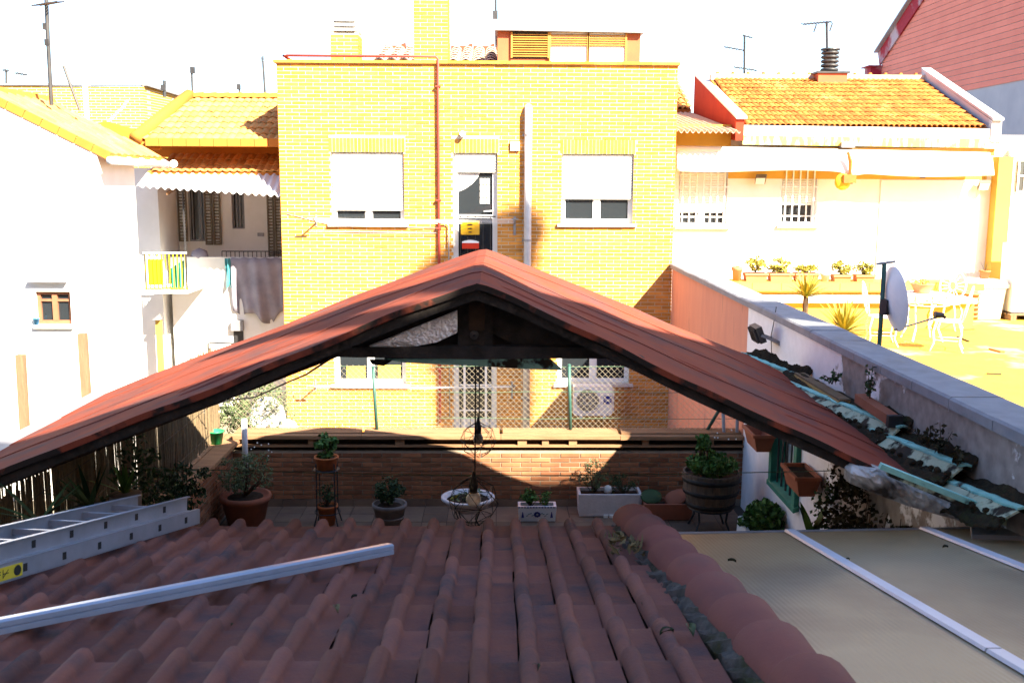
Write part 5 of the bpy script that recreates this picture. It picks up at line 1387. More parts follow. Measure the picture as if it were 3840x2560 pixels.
for i in range(n):
    x = rx0 + .4 + (BX1 - rx0 - .4) * i / n; w = (BX1 - rx0 - .4) / n + .03
    m = MB(); m.prism([(x, 20.46, zr1), (x, 20.52, zr1 + .09), (x, 20.68, zr1 + .09), (x, 20.74, zr1)], (w, 0, .02)); m.build('ridge_tile', 'roof_tile_orange', ro, fix=True)
m = MB(); m.tube([V(rx0 + .05, 18.4, ze1 + .03), V(rx0 + .40, 20.55, zr1 + .05)], .12, 8); m.build('hip_tiles', 'roof_tile_orange', ro, smooth=True)
m = MB(); m.tube([aty(q_[0], q_[1], q_[2]) for q_ in ((478, 378, 20.3), (455, 410, 20.0), (440, 420, 19.7), (425, 440, 19.3), (398, 462, 18.9))], .02, 5); m.build('lead_patch', 'white_paint', ro)
# left end of the valley: orange flashing
m = MB(); m.prism([aty(470, 560, 18.5), aty(600, 560, 18.5), aty(600, 515, 18.6), aty(400, 455, 18.7), aty(370, 460, 18.7)], (0, .1, 0)); m.build('flashing', 'orange_wall', bh, fix=True)
# lower tiled canopy and corrugated sheet
zc0, zc1 = aty(800, 645, 18.7).z, aty(800, 583, 19.4).z; xl_ = aty(552, 640, 18.7).x
slope_roof(bh, xl_, BX1, 18.7, zc0, 19.4, zc1, 19, 3, ft_, 'roof_tile_orange', 'canopy', .25)
ya, yb = 18.05, 18.72; za, zb = aty(780, 716, ya).z, zc0 - .03; xa0 = aty(512, 705, ya).x; xb0 = aty(548, 650, yb).x
def corr(u, v):
    x = xa0 + (BX1 - xa0) * u if v == 0 else (xb0 + (BX1 - xb0) * u) * v + (xa0 + (BX1 - xa0) * u) * (1 - v)
    return V(x, ya + (yb - ya) * v, za + .16 * (.5 - u) * (1 - v) + (zb - za) * v + .022 * math.sin(u * 2 * math.pi * 19))
m = MB(); m.slab(corr, 190, 2, (0, 0, .008)); m.build('corrugated_sheet', 'fibre_cement', bh, smooth=False)
for xx in (xa0 + .5, BX1 - .5): MB().beam((xx, ya + .1, za - .05), (xx, 19.4, zb - .10), .04, .05).build('sheet_bearer', 'board_wood', bh)
q = rect(470, 640, 606, 1400, 19.3); MB().box(q[0], q[1], 19.3, 20.4, -.45, q[3] + .05).build('side_wing', 'white_paint', bh)
# balcony parapet with rail, cloths
YP = 19.5; zp = aty(800, 964, YP).z; px0_ = aty(640, 1000, YP).x
m = MB(); m.box(px0_, BX1, YP, YP + .15, -.45, zp); m.box(px0_, BX1, YP + .15, YB, zp - 1.0, zp - .85); m.build('balcony', 'white_paint', bh)
ra, rb = aty(832, 942, YP + .05), aty(1060, 942, YP + .05)
m = MB(); m.tube([ra, V(rb.x, rb.y, ra.z)], .012, 6)
for k in range(15): xx = ra.x + (rb.x - ra.x) * k / 14; m.tube([(xx, YP + .05, ra.z), (xx, YP + .05, zp)], .008, 5)
m.build('railing', 'black_metal', bh)
def cloth(px0, px1, t, b, y, name, label, matn, seed):
    r2 = random.Random(seed); ph = [r2.uniform(0, 6) for _ in range(4)]
    A, B_ = aty(px0, t, y), aty(px1, t, y); zb_ = aty(px0, b, y).z
    def fn(u, v):
        x = A.x + (B_.x - A.x) * u; lo = zb_ + .10 * math.sin(5 * u + ph[0]) + .08 * math.sin(11 * u + ph[1])
        return V(x, y - .06 - .06 * math.sin(9 * u + ph[2] + 1.5 * v) * (.2 + v) - .03 * math.sin(23 * u + ph[3] - 3 * v) * (.2 + v), A.z + .01 * math.sin(30 * u) - (A.z - lo) * v)
    m = MB(); m.slab(fn, 40, 8, (0, -.004, 0)); tag(m.build(name, matn, smooth=True), label, 'cloth')
cloth(868, 1058, 966, 1180, YP - .02, 'draped_tarp', 'crumpled grey tarpaulin draped over the white balcony beside the brick house', 'tarp_grey', 3)
cloth(846, 866, 968, 1060, YP - .02, 'hung_towel', 'narrow turquoise towel hung on the white balcony beside the tarpaulin', 'tarp_teal', 4)
p = aty(748, 945, YP + .1); m = MB(); m.lathe(p + V(0, 0, -.18), [(.10, 0), (.14, .1), (.12, .2), (.001, .26)], 12, 1.2, .8)
tag(m.build('laundry_bundle', 'tarp_grey', smooth=True), 'striped bundle of laundry on the balcony parapet below the open shutters', 'laundry')
# little projecting balcony with coloured panels
YQ = 18.4; q = rect(540, 945, 702, 1088, YQ)
sb_ = thing('small_balcony', 'small projecting balcony with yellow panel and bars, teal cloth behind', 'balcony', ((q[0] + q[1]) / 2, YQ, q[2]))
MB().box(q[0], q[1], YQ, YP, q[2] - .06, q[2]).build('slab', 'white_paint', sb_)
MB().box(q[0], q[1], YQ, YQ + .03, q[2] + .02, q[2] + .04).build('bottom_rail', 'balcony_yellow', sb_); MB().box(q[0], q[1], YQ - .01, YQ + .03, q[3] - .03, q[3]).build('top_rail', 'white_paint', sb_)
for k in range(11):
    xx = q[0] + .03 + (q[1] - q[0] - .06) * k / 10; MB().box(xx - .008, xx + .008, YQ + .004, YQ + .02, q[2] + .04, q[3] - .03).build('bar', 'balcony_yellow', sb_)
y_ = rect(556, 972, 612, 1068, YQ + .05); MB().box(y_[0], y_[1], YQ + .04, YQ + .06, y_[2], y_[3]).build('panel', 'balcony_yellow', sb_)
y_ = rect(640, 975, 692, 1080, YQ + .1); m = MB(); m.slab(lambda u, v: V(y_[0] + (y_[1] - y_[0]) * u, YQ + .1 + .02 * math.sin(9 * u + 2 * v), y_[3] - (.15 * (1 - u)) - (y_[3] - y_[2]) * .95 * v), 12, 4, (0, -.004, 0)); m.build('cloth', 'balcony_teal', sb_, smooth=True)
for k in (0, 1): MB().tube([(q[0] + .02 + (q[1] - q[0] - .04) * k, YQ + .015, q[2]), (q[0] + .02 + (q[1] - q[0] - .04) * k, YQ + .015, aty(620, 720, YQ).z if k else q[3])], .018, 6).build('upright', 'black_metal', sb_)
# yellow door jamb and meter below it, small vent
q = rect(586, 1170, 606, 1400, 18.9); t = thing('door_jamb', 'yellow door jamb with a small grey hood at the foot of the white house', 'door frame', (q[0], 18.9, -.45))
MB().box(q[0], q[1], 18.9, 19.0, -.45, q[3] - .15).build('jamb', 'yellow_render', t); MB().prism([(q[0] - .03, 18.8, q[3] - .14), (q[1] + .02, 18.8, q[3] - .02), (q[1] + .02, 18.8, q[3] - .14)], (0, .2, 0)).build('hood', 'grey_metal', t, fix=True)
q = rect(876, 1238, 912, 1290, YP - .03); t = thing('letter_slot', 'small dark hatch with a grey hood low on the white balcony wall', 'hatch', ((q[0] + q[1]) / 2, YP, q[2]))
MB().box(q[0], q[1], YP - .02, YP - .001, q[2] - .12, q[3]).build('hatch', 'black_metal', t); MB().box(q[0] - .02, q[1] + .02, YP - .12, YP - .021, q[3], q[3] + .2).build('hood', 'grey_metal', t)
pl = [aty(778, 1330, 14.5), aty(780, 1290, 14.5), aty(790, 1284, 14.5), aty(880, 1288, 14.5)]; pl[0].z = -.45
tag(MB().tube(pl, .014, 6).build('bent_pipe', 'black_metal'), 'thin black bent pipe in front of the white balcony wall', 'pipe')

# ------------------------------------------------------------------ far buildings
a, b, c = aty(-60, 322, 27), aty(535, 322, 27), aty(700, 372, 30)
fb = thing('far_brick_block', 'distant yellow brick parapet behind the tiled roofs', 'building', ((a.x + b.x) / 2, 28, -.45))
m = MB(); m.box(a.x, b.x, 27, 33, -.45, a.z); m.prism([(b.x, 27, 3), (c.x, 30, 3), (c.x, 30, c.z), (b.x, 27, b.z)], (0, 3, 0)); m.build('wall', 'far_brick', fb, fix=True)
m = MB(); m.beam((a.x, 27.05, a.z + .03), (b.x, 27.05, b.z + .03), .2, .05); m.beam((b.x, 27.05, b.z + .03), (c.x, 30, c.z + .03), .2, .05); m.build('coping', 'grey_metal', fb)
q = rect(322, 322, 350, 430, 24); m = MB(); m.tube([(q[0], 24, q[2] - .5), (q[0], 24, q[3])], .06, 8); m.tube([(q[0], 24, q[3]), (q[0] + .1, 24, q[3] + .05)], .06, 8)
tag(m.build('flue_pipe', 'white_paint', smooth=True), 'white flue pipe in front of the distant brick parapet', 'flue')

def antenna(name, label, pts, y, r, booms=(), boxes=(), group='aerials on the rooftops', matn='black_metal'):
    r = max(r * 1.3, y * .0011)
    P = [aty(px, py, y) for px, py in pts]; base = P[-1]
    t = thing(name, label, 'antenna', base, group)
    MB().tube(P, r, 6).build('mast', matn, t)
    for (p0, p1, n, L) in booms:
        A, B_ = aty(*p0, y), aty(*p1, y); m = MB(); m.tube([A, B_], r * .6, 5)
        for k in range(n):
            c_ = A.lerp(B_, (k + .3) / n); m.tube([c_ + V(-.02, -L / 2, -.05), c_ + V(.02, L / 2, .05)], r * .35, 4)
        m.build('boom', matn, t)
    for (px, py, s) in boxes:
        c_ = aty(px, py, y); MB().box(c_.x - s, c_.x + s, y - s, y + s, c_.z - s * 1.5, c_.z + s * 1.5).build('amplifier', matn, t)
antenna('roof_aerial', 'tallest lattice aerial mast leaning above the white house roof', [(172, -40), (180, 150), (193, 395)], 15.2, .022, [((150, 20), (215, 8), 7, .5)], [(170, 100, .03), (177, 160, .03)])
antenna('roof_pole', 'bare leaning pole on the white house ridge', [(238, 246), (268, 330), (300, 415)], 15.4, .016)
antenna('roof_aerial', 'short bundle of aerials with looping cable beyond the orange roof', [(617, 302), (617, 365)], 25, .03, [], [(612, 330, .05)])
antenna('roof_aerial', 'thin far mast with a small square head beyond the orange roof', [(718, 255), (723, 362)], 30, .02, [], [(722, 264, .06)])
antenna('roof_aerial', 'thin far mast just beside the brick house parapet', [(986, 228), (995, 365)], 30, .02, [((984, 212), (986, 230), 4, .3)])
antenna('roof_aerial', 'lowest short far mast between the two thin masts', [(898, 322), (898, 365)], 30, .02, [], [(895, 326, .05)])
antenna('roof_aerial', 'single straight aerial rod over the dormer of the brick house', [(1859, -20), (1859, 70)], 21, .014, [], [(1857, 57, .05)])
antenna('roof_aerial', 'row of faint aerials far off above the distant brick parapet', [(24, 266), (24, 325)], 45, .02, [((10, 262), (33, 267), 3, .4), ((57, 274), (102, 282), 5, .4)])
antenna('roof_aerial', 'three armed television aerial above the far right tiled roof', [(2792, 132), (2791, 290)], 24, .018, [((2715, 176), (2792, 190), 6, .4), ((2752, 252), (2838, 265), 6, .4), ((2785, 134), (2822, 142), 2, .3)])
antenna('roof_aerial', 'television aerial with a long boom standing on the round chimney cowl', [(3100, 82), (3102, 205)], 21.5, .02, [((3010, 92), (3118, 82), 9, .5), ((3062, 92), (3052, 122), 1, .02), ((3122, 88), (3112, 118), 1, .02)])

# big pink clad side wall on the far right
XK = 13.5
k0, k1 = atx(3310, 240, XK), atx(3840, 200, XK)
bk = thing('clad_building', 'tall pink boarded gable wall with a peeling red barge board', 'building', (XK, 20, -.45))
ybk, yfr = atx(3300, 400, XK).y, 24.0
apex = atx(3468, -20, XK); foot = atx(3292, 246, XK)
slp = (apex.z - foot.z) / (apex.y - foot.y)
def ztop(y): return foot.z + slp * (y - foot.y)
m = MB(); m.prism([(XK, ybk, -.45), (XK, yfr, -.45), (XK, yfr, ztop(yfr)), (XK, ybk, ztop(ybk))], (6, 0, 0)); m.build('wall', 'grey_render', bk, fix=True)
z = 6.7; 
while z < 15:
    # boards cut by the rake
    ya_ = yfr; yb_ = min(ybk, foot.y + (z - foot.z) / slp if slp else ybk)
    if slp < 0: yb_ = min(ybk, foot.y + (z + .1 - foot.z) / slp)
    if yb_ - ya_ > .2: MB().prism([(XK - .002, ya_, z), (XK - .002, yb_, z), (XK - .004, yb_, z + .15), (XK - .004, ya_, z + .15)], (-.022, 0, 0)).build('board', 'pink_clapboard', bk, fix=True)
    z += .168
m = MB(); m.beam((XK - .06, ybk + .2, ztop(ybk + .2) + .12), (XK - .06, yfr, ztop(yfr) + .12), .06, .62); m.build('barge_board', 'fascia_red', bk)
m = MB(); m.beam((XK - .06, ybk + .3, ztop(ybk + .3) + .36), (XK - .06, yfr, ztop(yfr) + .36), .35, .05); m.build('verge', 'grey_render', bk)
q = aty(3272, 268, ybk + .3); m = MB(); m.box(q.x - .18, q.x + .3, ybk, ybk + .6, q.z - 1.0, q.z + .12); m.box(q.x - .28, q.x + .4, ybk - .1, ybk + .7, q.z + .122, q.z + .17); m.build('corner_pier', 'fascia_red', bk)

# ------------------------------------------------------------------ house with the sunny terrace on the right
TRZ = 1.67; YR = 18.9
sf = MB().box(3.41, 16, 3.0, YR + .2, TRZ - .25, TRZ).build('sun_terrace_floor', 'terrace_yellow'); struct(sf)
MB().box(3.41, 16, 2.9, YR, -.45, TRZ - .252).build('base', 'white_paint', sf)
rh = thing('terrace_house', 'white house with barred windows, long awning and tiled roof behind the sunny terrace', 'house', (6.5, YR, TRZ))
w1 = rect(2545, 640, 2728, 846, YR); w2 = rect(2930, 640, 3062, 842, YR); RX0, RX1 = 3.14, 9.5
ztop_ = 4.95
m = MB(); wall_with_holes(m, RX0, 14, TRZ, ztop_, YR, YR + .25, [w1, w2]); m.build('wall', 'white_paint', rh)
MB().box(RX0, 14, YR + 2.2, YR + 2.3, TRZ, ztop_).build('inner_wall', 'dark_room', rh)
m = MB(); q = rect(2550, 488, 2700, 548, YR - .02); m.box(RX0 + .02, q[1] + .2, YR - .03, YR - .002, q[2], q[3] + .1); m.build('ochre_band', 'yellow_render', rh)
m = MB(); q = rect(2730, 640, 3700, 672, YR); m.box(q[0], q[1], YR - .012, YR - .002, q[2], q[3] + .05); m.build('ochre_strip', 'yellow_render', rh)
for w_, shz in ((w1, aty(2630, 790, YR).z), (w2, aty(3000, 764, YR).z)):
    a, b, c, d = w_; y = YR + .12
    f = MB(); f.box(a, a + .05, y, y + .05, c, d); f.box(b - .05, b, y, y + .05, c, d); f.box(a + .05, b - .05, y, y + .05, c, c + .05); f.box(a + .05, b - .05, y, y + .05, d - .05, d)
    if w_ is w1: f.box((a + b) / 2 - .06, (a + b) / 2 + .06, y, y + .05, c + .05, d - .05)
    fo = f.build('window', 'white_plastic', rh)
    MB().box(a + .05, b - .05, y + .03, y + .036, c + .05, d - .05).build('pane', 'glass', fo)
    s = MB(); z = d - .05
    while z > shz: s.box(a + .03, b - .03, y - .03, y - .012 - (.004 if int(z * 100) % 2 else 0), z - .042, z); z -= .045
    s.build('roller_shutter', 'shutter_white', fo)
    n = 7 if w_ is w1 else 5
    for k in range(n): xx = a + (b - a) * (k + .5) / n; MB().box(xx - .012, xx + .012, YR - .05, YR - .03, c - .02, d).build('bar', 'white_plastic', fo)
    for zz in (c + .02, c + (d - c) * .16, d - .3): MB().box(a - .02, b + .02, YR - .03, YR - .018, zz - .012, zz + .012).build('cross_bar', 'white_plastic', fo)
    MB().box(a - .06, b + .06, YR - .07, YR + .1, c - .06, c - .003).build('sill', 'stone_sill', fo)
# sliding door outline, house number tile
q = rect(3292, 676, 3660, 1052, YR); m = MB(); m.box(q[0], q[1], YR - .03, YR - .001, q[3] - .04, q[3]); m.box(q[0], q[0] + .05, YR - .03, YR - .001, TRZ, q[3] - .04); m.box(q[1] - .05, q[1], YR - .03, YR - .001, TRZ, q[3] - .04); m.box(q[0] + .05, q[1] - .05, YR - .02, YR - .001, TRZ, q[3] - .04); m.build('sliding_door', 'white_plastic', rh)
q = rect(3449, 653, 3469, 667, YR); tl = MB().box(q[0], q[1], YR - .025, YR - .013, q[2], q[3]).build('number_tile', 'badge_blue', rh); m = MB(); m.box(q[0] + .025, q[1] - .025, YR - .028, YR - .0255, q[2] + .018, q[3] - .018); m.build('tile_centre', 'terracotta_light', tl)
# tiled roof
YE, YD = 18.68, 21.7
zE, zD = aty(3250, 478, YE).z, aty(3050, 300, YD).z; x0r, x1r = aty(2785, 478, YE).x, (aty(3735, 490, YE).x + aty(3430, 305, YD).x) / 2
m = MB(); m.prism([(x0r, YE, zE), (x1r, YE, zE), (x1r, YD, zD), (x0r, YD, zD)], (0, 0, -.10)); ro = m.build('roof', 'roof_tile_right', rh, fix=True)
bt_ = barrel_mesh('roof_tile', 'roof_tile_right', .118, .38, 5, .010, .2, .02); sl = math.atan2(zD - zE, YD - YE)
nr, ncol = 12, 44; cnt = 0; rest = MB(); bm_v = [v.co.copy() for v in bt_.vertices]; bm_f = [tuple(p_.vertices) for p_ in bt_.polygons]
for j in range(nr):
    for i in range(ncol):
        x = x0r + .08 + (x1r - x0r - .12) * (i + .5) / ncol; t_ = j / nr
        p = V(x + random.uniform(-.006, .006), YE + (YD - YE) * t_ - .03, zE + (zD - zE) * t_ + .004); rot = Matrix.Translation(p) @ Matrix.Rotation(sl - .03 + random.uniform(-.02, .02), 4, 'X') @ Matrix.Rotation(random.uniform(-.02, .02), 4, 'Z')
        if cnt < 300: inst(bt_, 'roof_tile', ro, None, matrix=rot); cnt += 1
        else: rest._add([rot @ v for v in bm_v], bm_f, random.random() + .001)
stuff(rest.build('roof_tiles', 'roof_tile_right', ro, smooth=True))
m = MB(); m.box(x0r, x1r, YD - .1, YD + .12, zD - .02, zD + .10); m.build('ridge', 'roof_tile_white', ro)
for k in range(14): xx = x0r + .15 + (x1r - x0r - .3) * k / 13; MB().lathe((xx, YD, zD + .10), [(.05, 0), (.03, .05), (.001, .055)], 8).build('ridge_knob', 'roof_tile_right', ro)
# red parapet on its left side, white coping
m = MB(); pz_ = aty(2597, 284, 22.6).z; m.prism([(x0r - .16, YE - .15, zE - .25), (x0r - .16, 22.6, zE + .10), (x0r - .16, 22.6, pz_), (x0r - .16, YE - .15, zE + .12)], (.15, 0, 0)); rpz = m.build('gable_parapet', 'red_render', rh, fix=True)
m = MB(); m.prism([(x0r - .165, YE - .2, zE + .125), (x0r - .165, 22.6, pz_ + .005), (x0r - .165, 22.6, pz_ + .05), (x0r - .165, YE - .2, zE + .175)], (.19, 0, 0)); m.build('coping', 'white_paint', rpz, fix=True)
m = MB(); m.prism([(x1r + .01, YE - .15, zE - .25), (x1r + .01, YD + .1, zE + .2), (x1r + .01, YD + .1, zD + .22), (x1r + .01, YE - .15, zE + .12)], (.18, 0, 0)); rpz = m.build('gable_parapet', 'grey_render', rh, fix=True)
m = MB(); m.prism([(x1r + .0, YE - .2, zE + .125), (x1r + .0, YD + .1, zD + .225), (x1r + .0, YD + .1, zD + .27), (x1r + .0, YE - .2, zE + .17)], (.20, 0, 0)); m.build('coping', 'grey_render', rpz, fix=True)
# the neighbour roof glimpsed left of the red parapet and the small white sheet roof
ot_ = barrel_mesh('roof_tile', 'roof_tile_sun', .12, .4, 5)
zs0, zs1 = aty(2570, 412, 22.8).z, aty(2570, 278, 25.4).z; xs1 = aty(2594, 350, 22.8).x
m = MB(); m.prism([(3.3, 22.8, zs0), (xs1, 22.8, zs0), (xs1, 25.4, zs1), (3.3, 25.4, zs1)], (0, 0, -.1)); r2_ = m.build('side_roof', 'roof_tile_right', rh, fix=True)
for j in range(8):
    for i in range(int((xs1 - 3.4) / .125) + 1): inst(ot_, 'roof_tile', r2_, (3.4 + i * .125, 22.8 + 2.6 * j / 8, zs0 + (zs1 - zs0) * j / 8), (math.atan2(zs1 - zs0, 2.6) - .03, 0, 0))
za_, zb_ = aty(2560, 492, 18.1).z, aty(2570, 424, 22.6).z
def wsheet(u, v): return V(3.16 + (x0r - .17 - 3.16) * u, 18.1 + 4.5 * v, za_ + (zb_ - za_) * v + .028 * math.sin(u * 2 * math.pi * 11))
m = MB(); m.slab(wsheet, 110, 2, (0, 0, .01)); m.build('sheet_roof', 'roof_tile_white', rh)
# eave: white gutter band, stained board, beam
a, e = aty(2790, 480, YE - .05), aty(3738, 500, YE - .05)
m = MB(); m.prism([(x0r - .02, YE - .12, zE - .16), (x1r + .15, YE - .12, zE - .20), (x1r + .15, YE - .12, zE - .02), (x0r - .02, YE - .12, zE + .02)], (0, .12, 0)); m.build('gutter_band', 'white_paint', rh, fix=True)
m = MB(); m.prism([(x0r - .02, YE - .13, zE - .32), (x1r + .18, YE - .13, zE - .36), (x1r + .18, YE - .13, zE - .204), (x0r - .02, YE - .13, zE - .164)], (0, .06, 0)); m.build('stained_board', 'ochre_stain', rh, fix=True)
m = MB(); m.box(aty(2740, 535, YE).x, x1r + .15, YE - .05, YE + .12, zE - .50, zE - .365); m.build('eave_beam', 'louvre_wood', rh)
MB().box(x0r, x1r, YE + .13, YR, zE - .45, zE - .40).build('soffit', 'yellow_render', rh)
m = MB(); m.box(aty(3737, 700, YE).x, aty(3792, 700, YE).x, YE - .02, YE + .24, TRZ, zE - .51); m.build('pillar', 'yellow_render', rh)
m = MB(); m.box(aty(3793, 700, YE).x, 14, YE + .1, YE + .3, TRZ, 4.7); m.build('side_wing', 'white_paint', rh)
q = rect(3812, 602, 3860, 718, YE + .1); f = MB(); f.box(q[0], q[1], YE + .07, YE + .099, q[2], q[3]); fo = f.build('window', 'glass', rh); f = MB()
for k in range(4): f.box(q[0] + .12 * k, q[0] + .12 * k + .03, YE + .05, YE + .069, q[2], q[3])
for k in range(3): f.box(q[0], q[1], YE + .04, YE + .0495, q[2] + (q[3] - q[2]) * k / 2 - .015, q[2] + (q[3] - q[2]) * k / 2 + .015)
f.build('window_bars', 'white_plastic', fo)
# the awning
aw = thing('awning', 'long white cloth awning rolled under the eave with a wavy valance', 'awning', (6, YE - .4, 4))
A0, A1 = aty(2540, 562, YE - .2), aty(3716, 588, YE - .2)
def awf(u, v):
    x = A0.x + (A1.x + .05 - A0.x) * u; zt_ = A0.z + (A1.z - A0.z) * u
    b_ = .30 + .035 * math.sin(u * 9 + 1) + .05 * math.exp(-((u - .55) / .03) ** 2)
    return V(x, YE - .2 - .08 * v + .05 * (1 - v), zt_ - b_ * v - .05 * v * v)
m = MB(); m.slab(awf, 90, 6, (0, -.006, 0)); m.build('valance', 'white_paint', aw, smooth=True)
m = MB(); m.tube([A0 + V(0, .08, .02), A1 + V(0, .08, .02)], .06, 10); m.build('roll', 'white_paint', aw, smooth=True)
m = MB(); q = aty(3165, 545, YE - .2); m.box(q.x - .04, q.x + .2, YE - .20, YE - .06, q.z - .04, q.z + .06); m.build('bracket', 'grey_metal', aw)
p0, p1 = aty(3180, 570, YE - .32), aty(3190, 690, YE - .32)
hh_ = thing('strap_bag', 'orange strap with a round yellow float hanging over the white awning', 'bag', p1)
m = MB(); m.tube([p0, p0.lerp(p1, .3) + V(.03, 0, 0), p0.lerp(p1, .6) + V(.01, 0, 0), p1], [.025, .04, .03, .045], 6); m.build('strap', 'strap_orange', hh_)
c = aty(3160, 682, YE - .34); m = MB(); n = 8; m.lathe(c, [(max(.001, .15 * math.sin(math.pi * i / n)), -.15 * math.cos(math.pi * i / n)) for i in range(n + 1)], 18, 1, .5); m.build('float', 'hood_yellow', hh_, smooth=True)
m = MB(); m.box(c.x - .02, c.x + .2, c.y - .12, c.y - .04, c.z - .02, c.z + .13); m.build('pouch', 'strap_orange', hh_)
def spot(px, py, y, label):
    p = aty(px, py, y - .15); t = thing('wall_spotlight', label, 'spotlight', V(p.x, y, p.z)); m = MB(); e1, e2, e3 = V(.09, -.03, .0), V(0, -.03, .06), V(.02, .05, .03)
    ob(m, p, e1, e2, e3); m.build('lamp_head', 'shutter_grey', t, fix=True); MB().beam(p, (p.x, y, p.z + .02), .025, .025).build('arm', 'grey_metal', t); m = MB(); ob(m, p - e3 * 1.15, e1 * .85, e2 * .85, e3 * .1); m.build('lens', 'white_paint', t, fix=True)
spot(2853, 672, YR, 'square spotlight on the white wall between the two barred windows'); spot(3690, 694, YR, 'square spotlight on the white wall beside the yellow pillar')

# planter shelf and bench in front of that house
sh_ = thing('planter_bench', 'long ochre stepped bench carrying a row of planters', 'bench', (6, 17.2, TRZ))
zt1 = aty(3000, 1058, 17.1).z; zt2 = aty(3000, 1118, 16.7).z
xa, xb = aty(2690, 1058, 17.1).x, aty(3620, 1058, 17.1).x
MB().box(xa, xb, 17.1, 17.7, zt1 - .16, zt1).build('shelf', 'yellow_render', sh_); MB().box(xa, xb, 17.25, 17.7, TRZ, zt1 - .161).build('back', 'yellow_render', sh_)
MB().box(xa, xb, 16.62, 17.249, zt2 - .07, zt2).build('seat', 'white_paint', sh_); MB().box(xa, xb, 16.72, 17.24, TRZ, zt2 - .071).build('riser', 'yellow_render', sh_)
for k in range(9): MB().box(xa + .1 + k * .5, xa + .57 + k * .5, 17.092, 17.099, zt1 - .14, zt1 - .015).build('tile', 'yellow_render', sh_)
def shelf_box(px0, px1, top, label, matn, plant, seed, hgt):
    q = rect(px0, top, px1, 1052, 17.25); t = thing('window_planter', label, 'planter', ((q[0] + q[1]) / 2, 17.3, zt1), 'planters in a row on the ochre bench')
    h = max(.1, q[3] - zt1); s = .025
    m = MB(); o = [(q[0], 17.17, zt1 + h), (q[1], 17.17, zt1 + h), (q[1], 17.42, zt1 + h), (q[0], 17.42, zt1 + h)]; b_ = [(q[0] + s, 17.20, zt1), (q[1] - s, 17.20, zt1), (q[1] - s, 17.39, zt1), (q[0] + s, 17.39, zt1)]
    m._add(o + b_, [(0, 1, 2, 3), (7, 6, 5, 4)] + [((k + 1) % 4, k, 4 + k, 4 + (k + 1) % 4) for k in range(4)]); m.build('trough', matn, t, fix=True)
    MB().box(q[0] - .008, q[1] + .008, 17.155, 17.169, zt1 + h - .03, zt1 + h + .004).build('rim', matn, t)
    MB().box(q[0] + .02, q[1] - .02, 17.19, 17.40, zt1 + h - .0, zt1 + h + .006).build('soil', 'soil', t)
    if plant: bush(t, V((q[0] + q[1]) / 2, 17.3, zt1 + h + hgt * .5), (q[1] - q[0]) * .48, .12, hgt * .5, int(18 + hgt * 40), 22, .055, .045, plant, V((q[0] + q[1]) / 2, 17.3, zt1 + h), .005, .7)
shelf_box(2792, 2876, 1024, 'terracotta box with the bushiest yellow green plant on the ochre bench', 'terracotta_light', 'leaf_yellow', 1, .26)
shelf_box(2884, 2972, 1024, 'terracotta box with a lopsided plant, second on the ochre bench', 'terracotta_light', 'leaf_yellow', 2, .25)
shelf_box(2980, 3068, 1024, 'terracotta box with sparse shoots before the grey pot on the ochre bench', 'terracotta_light', 'leaf_yellow', 3, .13)
shelf_box(3122, 3190, 1030, 'pale terracotta box with an upright plant just past the grey pot', 'terracotta_light', 'leaf_yellow', 4, .22)
shelf_box(3206, 3276, 1030, 'last pale box with a round plant at the end of the planter row', 'terracotta_light', 'leaf_yellow', 5, .19)
def shelf_pot(px, top, r, label, matn, plant, hgt):
    p = aty(px, 1050, 17.28); zt_ = aty(px, top, 17.28).z; h = zt_ - zt1; t = thing('round_planter', label, 'plant pot', V(p.x, 17.28, zt1)); c = V(p.x, 17.28, zt1)
    MB().lathe(c, [(r * .7, 0), (r * .9, h * .75), (r * 1.02, h * .76), (r * 1.04, h), (r * .9, h), (r * .88, h * .9), (.001, h * .9)], 18).build('pot', matn, t, smooth=True)
    m = MB(); blade_plant(m, c + V(0, 0, h * .9), 14, hgt, .012, rnd, 1, .2, .7); m.build('foliage', plant, t)
shelf_pot(2763, 1000, .095, 'round terracotta pot with grassy stems at the start of the planter row', 'terracotta_light', 'leaf_yellow', .16)
shelf_pot(3094, 1024, .085, 'round grey pot in the middle of the planter row', 'grey_render', 'leaf_yellow', .08)

# yuccas on the terrace
def yucca(px, py, yy, n, L, label, matn):
    h_ = aty(px, py, yy); b = V(h_.x, yy, TRZ); trunk = h_.z - TRZ; t = thing('yucca', label, 'yucca', b); top = b + V(0, 0, trunk)
    MB().lathe(b, [(.14, 0), (.17, .22), (.16, .22), (.001, .2)], 14).build('pot', 'terracotta_light', t, smooth=True)
    MB().tube([b + V(0, 0, .15), top], [.05, .04], 8).build('trunk', 'bark', t)
    m = MB(); blade_plant(m, top, n, L, .045, rnd, 1, .10, .0); m.build('leaves', matn, t)
yucca(3022, 1112, 15.2, 110, .42, 'spiky yucca on a short trunk in front of the planter bench', 'leaf_yellow')
yucca(3165, 1245, 13.2, 130, .55, 'large low yucca with wide green blades just behind the stone coping', 'leaf_yellow')

